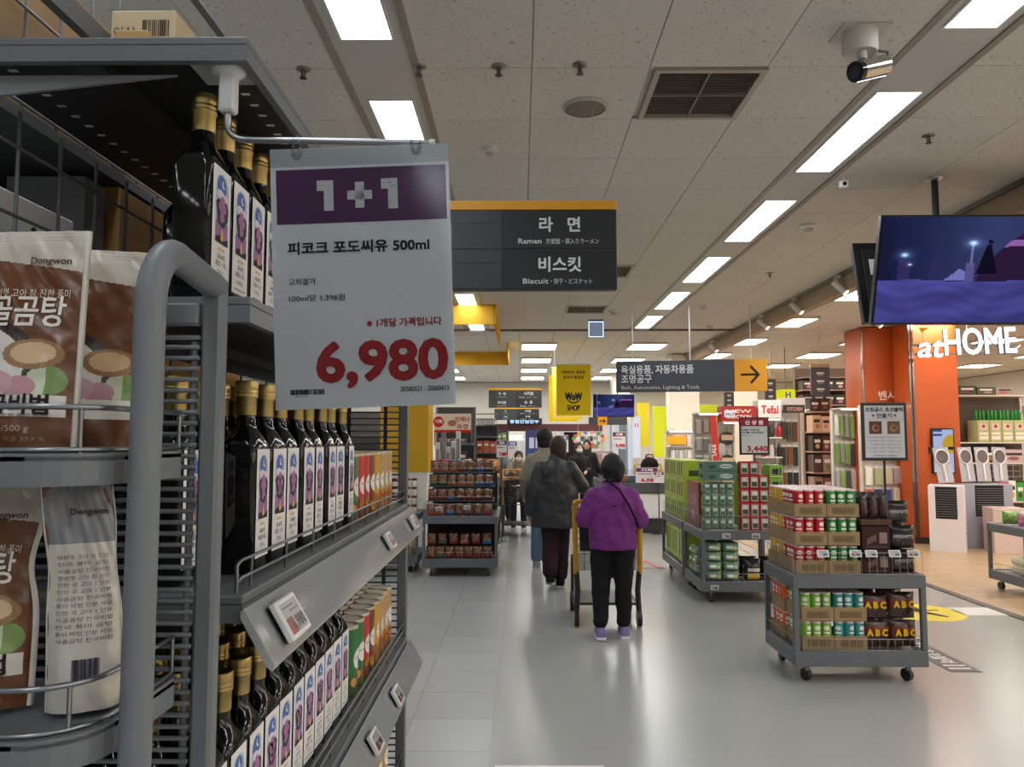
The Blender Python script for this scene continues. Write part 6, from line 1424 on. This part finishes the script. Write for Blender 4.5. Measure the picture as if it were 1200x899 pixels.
# --- racks beyond the orange pillar
YR = 12.8
rr_ = rack('rack of green-lidded storage boxes past the orange pillar', X13(1124, YR), X13(1215, YR), YR, Z13(462, YR), [.55, 1.18, 1.52, 2.3], col=(206, 196, 184), back=(96, 84, 78))
for k in range(4):
    x = X13(1147, YR) + .2 * k; b = MB('card').box((-.095, -.15, 0), (.095, .15, .36), (176, 178, 128), c=.003); o = tag(link(b, 'storage_carton', None, (x + .1, YR + .17, 1.521)), 'olive carton with a green bottle pack on top, %s along the shelf' % ORD[k], 'carton', 'olive cartons on the shelf'); p_ = MB('m'); M = plane((0, -.1512, 0)); p_.rect(-.06, .2, .06, .3, M, (206, 196, 186)); p_.rect(-.07, .04, .07, .1, M, (226, 222, 212)); p_.rect(-.07, .12, .07, .16, M, (226, 222, 212)); p_.disc(0, .26, .03, .03, M, (180, 60, 60), lift=.0004); link(p_, 'print', o)
    for q in range(3): link(MB('g').lathe([(.028, 0), (.03, .05), (.028, .14), (.014, .17)], (40, 120, 50), 10, (-.06 + .06 * q, -.05, .361)), 'green_bottle', o)
goods('appliance_box', 'box', 'flat appliance box', X13(1143, YR) + .02, X13(1212, YR), YR, 1.181, .4, .22, .28, [(40, 42, 48), (196, 186, 184), (44, 44, 52)], 'shelf under the olive cartons', hvar=.05)
goods('detergent_pack', 'pack', 'detergent pack', X13(1160, YR) + .02, X13(1212, YR), YR, .551, .12, .34, .25, [(120, 180, 70), (206, 90, 140), (226, 220, 214), (60, 150, 60)], 'low shelf past the orange pillar')
goods('appliance_box', 'box', 'black appliance on top', X13(1126, YR), X13(1212, YR), YR, 2.301, .3, .16, .26, [(46, 42, 40), (70, 62, 56), (150, 140, 130)], 'top of the rack past the pillar', hvar=.4)
gs_ = MB('p')
for k in range(8): gs_.box((X13(1155, YR) + k * .11, YR + .02, .93), (X13(1155, YR) + k * .11 + .008, YR + .03, 1.15), (150, 150, 150))
for z in (.95, 1.04, 1.13): gs_.box((X13(1155, YR), YR + .02, z), (X13(1155, YR) + .8, YR + .03, z + .008), (150, 150, 150))
wlink(gs_, 'wire_mesh', rr_)
# --- swatter displays by the orange pillar
def swatter(loc, label, group, rz=0, tilt=0):
    r = thing('electric_swatter', label, 'fly swatter', loc, rz, group); r.rotation_euler = (R(-8), tilt, rz)
    link(MB('s').box((-.1, .004, -.02), (.1, .008, .48), (176, 176, 188)), 'backing_card', r)
    link(MB('s').tube([(.085 * math.cos(w), -.008, .34 + .105 * math.sin(w)) for w in [2 * math.pi * k / 20 for k in range(21)]], .010, (222, 216, 212), 8), 'rim', r)
    link(MB('m').disc(0, .34, .08, .1, plane((0, -.006, 0)), (112, 104, 108)), 'net', r); link(MB('s').tube([(0, -.008, .24), (0, -.01, .12), (0, -.01, 0)], .016, (222, 216, 212), 8), 'handle', r)
def display_box(label, loc, rz, w, d, h, col, slot=True):
    r = thing('display_box', label, 'display box', loc, rz)
    link(MB('s').box((-w / 2, -d / 2, 0), (w / 2, d / 2, h), col, c=.006), 'carton', r)
    p_ = MB('m'); MX = plane((w / 2 + .0012, 0, 0), '+x')
    for k in range(4): p_.rect(-.06, h * .5 - k * .07, .06, h * .5 - k * .07 + .012, MX, (120, 110, 110)); p_.disc(-.1, h * .51 - k * .07, .02, .025, MX, (110, 100, 100))
    link(p_, 'print', r)
    if slot:
        link(MB('m').box((-w * .3, -d / 2 - .002, h * .5), (w * .3, -d / 2 + .01, h * .98), (34, 34, 38)), 'slot', r)
        sm_ = MB('s').box((-w * .28, -.004, 0), (w * .28, .004, .012), (90, 90, 94)).mesh('slat')
        for k in range(12): link(sm_, 'slat', r, (0, -d / 2 - .005, h * .53 + k * h * .036))
    return r
g1 = PZ(1120, 648, 0)
display_box('white floor display box with dark swatters inside, nearest the orange pillar', (g1.x + .02, g1.y + .2, 0), R(-32), .44, .42, .92, (222, 216, 222))
display_box('pinkish lower display box beside the white one', (6.74, 10.86, 0), R(-10), .42, .36, .62, (206, 186, 180), False)
display_box('grey blue display box of swatters standing behind the pinkish one', (6.74, 11.33, 0), 0, .68, .3, .92, (150, 154, 170))
swatter((g1.x - .02, g1.y + .12, .975), 'pale fly swatter standing on the white display box', 'fly swatters', R(-15), R(-6))
for k, (x, l) in enumerate(((6.5, 'first'), (6.73, 'second'), (6.97, 'third'))): swatter((x, 11.25, .975), '%s pale fly swatter in the row on the grey blue display box' % l, 'fly swatters', 0, R((-2, 0, 2)[k]))
# --- cart at the edge of the wooden floor
c6 = cart('grey wheeled cart with bright soft packs at the edge of the wooden floor', 4.92, 7.62, .85, .62)
sp = [pillow(.18, .13, .12, (lambda c: lambda u, v: mixed(c, 30))(c), 8, 6, seed=50 + k).mesh('soft_pack') for k, c in enumerate(((206, 130, 170), (130, 180, 80), (220, 214, 210)))]
for k in range(8): tag(link(sp[k % 3], 'soft_pack', None, (5.06 + .195 * (k % 4), 7.78 + .25 * (k // 4), .692), (R(-8), 0, rnd.uniform(-.1, .1))), '%s soft pack on the edge cart, %s of its row, %s row' % (('pink', 'green', 'white')[k % 3], ORD[k % 4], ORD[k // 4]), 'pack', 'soft packs on the edge cart')
for k in range(4): tag(link(MB('m').cyl((0, 0, .045), (0, .22, .045), .042, (214, 206, 192), 14), 'towel_roll', None, (4.99 + .09 * (k % 2), 7.68, .21 + .088 * (k // 2))), 'rolled cream towel on the lower deck of the edge cart, %s' % ('lower outer', 'lower inner', 'upper outer', 'upper inner')[k], 'towel roll', 'towel rolls')
gbox('gift_box', (5.18, 7.68, .21), (5.66, 7.95, .36), (226, 224, 222), 'white box with red print on the lower deck of the edge cart', 'box', None, lambda p, M, MX, w, d, h: p.text('My Home', .05, M, (190, 60, 60), at=(-.12, h * .4), bold=.001))
little_tag(5.02, 7.612, .64, 'white price tag on the edge cart beam')
# ================================================================== far end of the aisle
frz = thing('chest_freezer', 'long white chest freezer with a dark band beyond the purple jacket', 'freezer', (2.2, 14.2, 0))
wlink(MB('p').box((1.5, 13.05, 0), (2.82, 15.2, .24), (44, 44, 46)), 'plinth', frz); wlink(MB('p').box((1.47, 13.0, .24), (2.85, 15.25, .66), (226, 226, 222), c=.02), 'body', frz); wlink(MB('p').box((1.45, 12.97, .66), (2.87, 15.28, .84), (78, 80, 84), c=.02), 'bumper', frz)
for a, b in (((1.47, 12.99, .841), (2.85, 13.0, 1.06)), ((1.47, 13.0, .841), (1.48, 15.2, 1.06))): wlink(MB('clear').box(a, b, WHITE), 'glass_side', frz)
for k in range(8): c = [(206, 196, 190), (190, 120, 80), (110, 140, 170), (220, 214, 206)][k % 4]; gbox('frozen_box', (1.53 + .16 * k, 13.1, .845), (1.53 + .16 * k + .14, 13.5, .95), c, '%s frozen food box along the freezer edge, %s from its near corner' % (tone(c), ORD[k]), 'box', 'frozen boxes in the freezer')
def price_poster(label, u0, v0, u1, v1, y, band, price, stand=None, z0=0):
    a, c = PY(u0, v1, y), PY(u1, v0, y); w, h = c.x - a.x, c.z - a.z
    r = thing('price_poster', label, 'price sign', ((a.x + c.x) / 2, y, a.z)); link(MB('m').box((-w / 2, 0, 0), (w / 2, .01, h), (226, 222, 224)), 'sheet', r)
    b = MB('m'); M = plane((0, -.003, 0)); b.rect(-w * .48, h * .72, w * .48, h * .97, M, band); b.text('가격', h * .17, M, (236, 230, 234), at=(0, h * .77), align='C', bold=.004, lift=.001, fit=w * .5)
    if price: b.text(price, h * .26, M, (190, 44, 70), at=(w * .45, h * .1), align='R', bold=.005, fit=w * .7)
    b.rect(-w * .4, h * .55, w * .2, h * .6, M, (110, 110, 114)); link(b, 'lettering', r)
    if stand is not None: link(MB('p').cyl((0, .018, stand - a.z), (0, .018, h * .6), .01, (60, 60, 62), 8), 'pole', r); link(MB('p').lathe([(.12, 0), (.12, .01), (.02, .016)], (60, 60, 62), 16, (0, .018, stand - a.z)), 'base', r)
price_poster('purple-topped price poster on the freezer reading 6,500', 745, 548, 771, 566, 12.958, (120, 60, 100), '6,500')
price_poster('smaller purple-topped price poster at the freezer end', 766, 553, 778, 566, 12.9, (120, 64, 104), None, 0)
price_poster('purple-topped price poster on a tall stand reading 9,990', 718, 506, 733, 526, 15.6, (110, 56, 80), '9,990', 0)
price_poster('price poster on a stand reading 7,480 behind the nut pack cart', 582, 516, 594, 536, 11.9, (100, 74, 110), '7,480', 0)
price_poster('bluish price poster on a stand behind the oncoming shoppers', 595, 517, 606, 536, 14.9, (90, 120, 170), None, 0)
price_poster('pale price poster seen between the walking pair and the flower sign', 655, 510, 666, 530, 17.5, (110, 90, 150), None, 0)
# glass-door fridge and lit strip signs
fg = thing('glass_fridge', 'tall glass-door fridge with vertical lights', 'fridge', (2.45, 18.4, 0)); wlink(MB('p').box((2.15, 18.4, 0), (2.78, 19.0, 2.05), (206, 210, 214)), 'cabinet', fg)
for k in range(3): wlink(MB('e.8').box((2.2 + .19 * k, 18.385, .3), (2.26 + .19 * k, 18.395, 1.9), (220, 232, 250)), 'light_tube', fg); wlink(MB('s').box((2.18 + .19 * k, 18.37, .25), (2.35 + .19 * k, 18.378, 1.95), (110, 124, 140)) if k == 1 else MB('met').box((2.17 + .19 * k, 18.365, .2), (2.19 + .19 * k, 18.38, 1.98), (190, 194, 198)), 'door_frame', fg)
lp = thing('light_pillar_sign', 'upright white lit sign strip beside the glass fridge', 'sign', (X13(746, 17.5), 17.5, 0)); link(MB('p').box((-.09, 0, 0), (.09, .1, 2.1), (206, 206, 206)), 'post', lp); link(MB('e.9').box((-.08, -.006, 1.15), (.08, 0, 2.05), (232, 236, 246)), 'panel', lp); link(MB('m').text('11', .12, plane((0, -.01, 1.85)), (190, 50, 60), align='C', bold=.004), 'lettering', lp)
# lime wall panels
for x0, x1, y, z0, z1, c, l in ((3.55, 4.1, 20.5, 1.1, 2.45, (196, 206, 40), 'lime green wall panel at the back beside the white pillar'), (4.35, 5.3, 20.6, 1.2, 2.5, (190, 204, 50), 'lime green wall panel at the back past the white pillar'), (3.0, 3.3, 19.6, 1.4, 2.5, (206, 190, 40), 'narrow yellow wall panel at the back')):
    o = tag(link(MB('m').box((x0, y, z0), (x1, y + .04, z1), c), 'wall_panel'), l, 'panel'); link(MB('p').box((x0, y + .01, 0), (x0 + .05, y + .05, z0), (196, 192, 184)), 'leg', o); link(MB('p').box((x1 - .05, y + .01, 0), (x1, y + .05, z0), (196, 192, 184)), 'leg', o)
# cosmetics counter behind the freezer
YC = 15.4
rack('white cosmetics shelf behind the distant shopping cart', X13(783, YC), X13(832, YC), YC, 1.75, [.4, .8, 1.15, 1.45], col=(232, 228, 220), back=(226, 220, 210), fill_lamp=True)
for z, l, c in ((.4, 'lowest', [(220, 214, 206), (190, 180, 176)]), (.8, 'second', [(226, 220, 214), (206, 170, 190), (170, 150, 190)]), (1.15, 'third', [(226, 224, 220), (180, 180, 186)]), (1.45, 'top', [(206, 130, 180), (226, 222, 216), (190, 190, 196)])): goods('cosmetic_bottle', 'bottle', 'cosmetic bottle', X13(784, YC) + .05, X13(831, YC), YC, z, .07, .22, .08, c, l + ' cosmetics shelf', prints=False, mx=10)
header('yellow shelf header over the cosmetics', X13(781, YC), X13(804, YC), YC - .03, Z13(521, YC), Z13(511, YC), (232, 180, 30), None, None, th=.02)
# vertical dark aisle signs
for u0, u1, v0, v1, y, t, l in ((951, 972, 427, 463, 12.9, '주방', 'dark hanging aisle blade sign nearest the orange pillar'), (897, 909, 441, 470, 14.2, '식기', 'dark hanging aisle blade sign at the end of the direction sign'), (849, 860, 457, 479, 15.6, '냄비', 'dark hanging aisle blade sign under the direction sign')):
    a, c = PY(u0, v1, y), PY(u1, v0, y); r = thing('blade_sign', l, 'sign', ((a.x + c.x) / 2, y, a.z)); w, h = c.x - a.x, c.z - a.z
    link(MB('p').box((-w / 2, 0, 0), (w / 2, .05, h), (52, 50, 54), c=.004), 'board', r); b = MB('m')
    for k in range(3): b.rect(-w * .2, h * (.68 - .26 * k), w * .2, h * (.74 - .26 * k), plane((0, -.003, 0)), (190, 186, 180)); b.rect(-w * .14, h * (.63 - .26 * k), w * .14, h * (.65 - .26 * k), plane((0, -.003, 0)), (150, 146, 142))
    link(b, 'lettering', r); link(MB('p').cyl((0, .025, h), (0, .025, CE + .012 - a.z), .005, (150, 148, 146), 6), 'hanger_rod', r)
    link(MB('p').box((-w / 2 - .004, -.004, h - .05), (w / 2 + .004, .054, h + .002), (150, 120, 90)), 'top_strip', r)
# back shop fronts
YB = 21.4
bs2 = thing('shop_front', 'maroon shop front with a lit sign at the end of the aisle', 'shop front', (.6, YB, 0))
wlink(MB('p').box((-1.0, YB, 1.80), (2.3, YB + .3, 2.0), (84, 34, 42)), 'fascia', bs2); wlink(MB('p').box((-1.0, YB + 1.2, 0), (2.3, YB + 1.25, 2.0), (214, 210, 206)), 'rear_wall', bs2)
for x in (-1.0, .95, 1.15, 2.25): wlink(MB('p').box((x, YB + .01, 0), (x + .08, YB + .29, 1.8), (206, 200, 194)), 'post', bs2)
wlink(MB('m').box((1.23, YB + .3, .7), (2.25, YB + .34, 1.78), (44, 34, 34)), 'dark_opening', bs2)
wlink(MB('s').box((-.35, YB - .06, 2.0), (.62, YB, 2.16), (70, 40, 60)), 'sign_box', bs2); wlink(MB('e1.6').text('농협안심한우', .13, plane((0, YB - .065, 0)), (170, 210, 250), at=(.13, 2.03), align='C', bold=.004, fit=.8), 'lettering', bs2)
wlink(MB('e1.2').box((-.4, YB + .9, 1.55), (.1, YB + .92, 1.7), (250, 246, 236)), 'light_panel', bs2)
po_ = thing('poster_stand', 'tall blue lit poster at the end of the aisle', 'poster', (.42, 20.4, 0)); link(MB('s').box((-.27, 0, 0), (.27, .08, 1.82), (40, 60, 96)), 'frame', po_)
link(MB('e.6').paint(lambda u, v: (60 + 40 * v, 110 - 30 * v, 170 - 50 * v) if not (.62 < v < .86 and .2 < u < .8 and int(u * 20) % 3) else (226, 230, 240), .5, 1.2, 12, 30, plane((0, -.004, .58))), 'picture', po_)
fl_ = thing('flower_sign', 'white cloud-shaped sign edged with colourful flowers', 'sign', (X13(690, 18), 18.0, PY(690, 522, 18).z))
b = MB('m'); M = plane((0, 0, 0)); 
out = [(.36 * math.cos(w) * (1 + .06 * math.sin(9 * w)), .16 + .15 * math.sin(w) * (1 + .08 * math.cos(7 * w))) for w in [2 * math.pi * k / 40 for k in range(40)]]
link(MB('m').prism(out, .02, plane((0, .02, 0)), (230, 228, 226)), 'board', fl_); b.text('봄나들이', .13, plane((0, -.003, 0)), (60, 56, 70), at=(0, .11), align='C', bold=.004, fit=.4)
for k in range(14): w = 2 * math.pi * k / 14; b.disc(.35 * math.cos(w), .16 + .14 * math.sin(w), .05, .045, plane((0, -.004 - .001 * k, 0)), [(226, 180, 60), (206, 90, 110), (90, 160, 90), (230, 150, 170), (120, 130, 190)][k % 5], n=10)
link(b, 'lettering', fl_)
for x in (-.25, .25): link(MB('p').cyl((x, .01, .28), (x, .01, CE + .012 - fl_.location.z), .003, (190, 190, 190), 6), 'cord', fl_)
# goods stacked in the far middle
YF = 17.2
rack('low white stand of pale boxes beyond the black coat', X13(690, YF), X13(722, YF), YF, 1.3, [.3, .65, 1.0], col=(196, 192, 188), back=(150, 140, 140))
for z, l in ((.3, 'lowest'), (.65, 'middle'), (1.0, 'top')): goods('pale_box', 'box', 'pale gift box', X13(691, YF) + .04, X13(721, YF), YF, z, .11, .26, .15, [(206, 180, 170), (190, 160, 160), (226, 214, 204), (110, 104, 130)], l + ' tier of the pale box stand', prints=False)
gbox('wall_display', (1.65, 21.0, .9), (2.2, 21.2, 1.75), (206, 200, 196), 'white display board at the end of the aisle', 'board', None, lambda p, M, MX, w, d, h: (p.rect(-w * .4, h * .5, w * .4, h * .9, M, (150, 120, 110)), p.rect(-w * .4, h * .1, 0, h * .4, M, (190, 150, 120)))); link(MB('p').box((-.03, 0, -.9), (.03, .04, 0), (150, 150, 150)), 'leg', bpy.data.objects['wall_display'])
ns = sign_box('hanging_notice', 'grey hanging notice with an orange arrow far down the aisle', PY(690, 490, 16.4).x, PY(735, 490, 16.4).x, 16.4, PY(700, 498, 16.4).z, PY(700, 489, 16.4).z, .03, (64, 66, 72)); rods(ns, [(PY(700, 490, 16.4).x, 16.41)], PY(700, 489, 16.4).z)
b = MB('m'); xa, za = PY(706, 493, 16.39).x, PY(700, 493.5, 16.39).z; b.rect(xa - .1, za - .09, xa + .1, za + .09, plane((0, 16.395, 0)), (232, 160, 40)); b.rect(xa - .07, za - .012, xa + .05, za + .012, plane((0, 16.392, 0)), (40, 40, 40)); b.flat([(xa + .02, za + .05), (xa + .075, za), (xa + .02, za - .05)], plane((0, 16.391, 0)), (40, 40, 40)); wlink(b, 'arrow_print', ns)
# left side behind the nut carts
YL = 12.0
pr2_ = rack('grey promotion rack with a cream header and red stripe', X13(508, YL), X13(556, YL), YL, Z13(476, YL), [.25, .7, 1.15, 1.5], col=(110, 110, 112), back=(70, 68, 68))
for x in (X13(508, YL) + .01, X13(556, YL) - .05): wlink(MB('p').box((x, YL - .009, 1.475), (x + .02, YL + .01, Z13(484, YL)), (110, 110, 112)), 'header_bracket', pr2_)
hd = header('cream header card with a red circle and red lettering on the promotion rack', X13(509, YL), X13(552, YL), YL - .03, Z13(507, YL), Z13(485, YL), (222, 206, 186), None, None, th=.02)
b = MB('m'); M = plane((0, YL - .033, 0)); xc = X13(530, YL); zc_ = Z13(496, YL)
b.disc(X13(514, YL), zc_ + .02, .085, .085, M, (190, 40, 40)); b.text('기획', .07, M, (240, 226, 220), at=(X13(514, YL), zc_), align='C', bold=.002, lift=.001); b.text('언제나', .085, M, (150, 70, 50), at=(X13(542, YL), zc_ + .03), align='C', bold=.002); b.text('라·면', .085, M, (150, 70, 50), at=(X13(542, YL), zc_ - .085), align='C', bold=.002)
b.rect(X13(509, YL), Z13(507, YL), X13(552, YL), Z13(504, YL), M, (180, 40, 36)); b.disc(xc, zc_, .07, .05, M, (176, 120, 80)); wlink(b, 'lettering', hd)
for z, l, c in ((.25, 'lowest', [(150, 60, 50), (60, 60, 60)]), (.7, 'second', [(190, 90, 60), (170, 170, 166)]), (1.15, 'third', [(186, 84, 60), (60, 62, 64)]), (1.5, 'top', [(176, 100, 80), (90, 90, 90)])): goods('ramen_pack', 'pack', 'instant noodle pack', X13(511, YL) + .04, X13(553, YL), YL, z, .1, .24 if z < 1.4 else .1, .2, c, l + ' shelf of the promotion rack', mx=6)
YS = 13.0
rack('grey shelf of orange noodle boxes behind the promotion rack', X13(556, YS), X13(583, YS), YS, 1.8, [.3, .7, 1.05, 1.35, 1.62], col=(104, 104, 106), back=(80, 78, 78))
for z, l, c in ((.3, 'lowest', [(150, 90, 70)]), (.7, 'second', [(176, 90, 60), (150, 80, 60)]), (1.05, 'third', [(190, 150, 110), (176, 100, 70)]), (1.35, 'fourth', [(196, 90, 56), (190, 100, 70)])): goods('ramen_pack', 'pack', 'orange noodle box', X13(556, YS) + .04, X13(582, YS), YS, z, .1, .2, .2, c, l + ' noodle box shelf', mx=4)
wb = thing('wire_tray', 'wire tray holding white cups on top of the noodle box shelf', 'tray', (X13(570, YS), YS + .2, 1.8)); b = MB('met')
for z in (.01, .1, .2): b.tube([(-.18, -.17, z), (.18, -.17, z), (.18, .15, z), (-.18, .15, z), (-.18, -.17, z)], .005, (110, 112, 114), 5)
for k in range(9): b.tube([(-.18 + .045 * k, -.17, .01), (-.18 + .045 * k, -.17, .2)], .003, (110, 112, 114), 4)
link(b, 'wire_mesh', wb); link(MB('p').box((-.18, -.17, .002), (.18, .15, .008), (130, 130, 132)), 'base', wb)
for k in range(4): tag(link(MB('s').lathe([(.03, 0), (.042, .11), (.044, .115)], (220, 218, 214), 12), 'paper_cup', None, (X13(570, YS) - .13 + .08 * k, YS + .12, 1.81)), 'white paper cup in the wire tray, %s along' % ORD[k], 'cup', 'paper cups in the wire tray')
YT = 15.3
rack('grey shelf of green packs behind the noodle box shelf', X13(574, YT), X13(596, YT), YT, 1.75, [.4, .85, 1.2, 1.5], col=(104, 104, 106), back=(60, 58, 58))
for z, l in ((.4, 'lowest'), (.85, 'second'), (1.2, 'third'), (1.5, 'top')): goods('snack_pack', 'pack', 'green snack pack', X13(574, YT) + .04, X13(595, YT), YT, z, .09, .2, .15, [(80, 124, 60), (100, 140, 70)], l + ' green pack shelf', mx=4)
for k, (u, h, c) in enumerate(((513, 1.04, (222, 216, 214)), (519, 1.2, (120, 124, 124)), (525, .98, (206, 196, 176)), (531, 1.06, (226, 220, 218)), (537, 1.22, (206, 200, 196)))):
    h *= .8
    o = tag(link(MB('s').box((-.03, -.03, 0), (.03, .03, h), c, c=.006), 'wrap_roll', None, (PY(u, 540, 9.85).x, 9.85 + .07 * (k % 2), .689)), '%s tall upright wrap box behind the nut packs, %s from the yellow pillar' % (tone(c), ORD[k]), 'wrap box', 'tall wrap boxes on the nut cart')
    link(MB('m').rect(-.02, h * .55, .02, h * .9, plane((0, -.0312, 0)), (150, 140, 140)), 'print', o)
tb = thing('tasting_table', 'small yellow-skirted tasting table behind the nut cart', 'table', (-.5, 12.65, 0)); link(MB('p').box((-.17, -.15, .96), (.17, .15, 1.0), (222, 180, 50)), 'table_top', tb)
for sx in (-.14, .14):
    for sy in (-.12, .12): link(MB('p').box((sx - .02, sy - .02, 0), (sx + .02, sy + .02, .96), (120, 120, 122)), 'leg', tb)
gbox('snack_box', (-.63, 12.55, 1.002), (-.37, 12.72, 1.22), (206, 190, 176), 'cream box with a brown disc on the tasting table', 'box', None, lambda p, M, MX, w, d, h: p.disc(0, h * .5, .07, .08, M, (150, 90, 60)))
# tall shelves closing the far sides so that the place goes on
for x0, x1, y, l in ((-5.5, -2.3, 14.5, 'long grey grocery shelf far behind the yellow pillar'), (-6.5, -2.2, 8.0, 'long grey grocery shelf behind the oil shelf')):
    rack(l, x0, x1, y, 2.1, [.3, .75, 1.2, 1.65], col=(110, 112, 114), back=(90, 88, 86))
for j, (x0, y) in enumerate(((7.4, 14.2), (8.6, 15.6), (6.9, 17.4))):
    rack('%s tall store shelf far beyond the orange pillar' % ORD[j], x0, x0 + 2.2, y, 2.2, [.3, .8, 1.3, 1.75], col=(206, 196, 184), back=(120, 104, 94))
    for k, z in enumerate((1.3, 1.75)): goods('store_box', 'box', 'household box', x0 + .04, x0 + 2.15, y, z, .22, .3, .25, [(150, 120, 100), (206, 190, 170), (90, 84, 90), (170, 150, 120)], '%s level of the %s far store shelf' % (ORD[k], ORD[j]), prints=False, mx=9)
for j, (x0, x1, y) in enumerate(((5.0, 6.9, 18.6), (2.2, 3.0, 19.2))):
    rack('%s pale shelf at the back of the store' % ('wide', 'narrow')[j], x0, x1, y, 1.9, [.3, .8, 1.3], col=(226, 214, 196), back=(214, 200, 180))
    for k, z in enumerate((.8, 1.3)): goods('store_box', 'box', 'pastel box', x0 + .04, x1 - .04, y, z, .16, .3, .2, [(206, 190, 150), (190, 200, 140), (220, 206, 190), (180, 150, 140)], '%s level of the %s back shelf' % (ORD[k], ('wide', 'narrow')[j]), prints=False, mx=9)
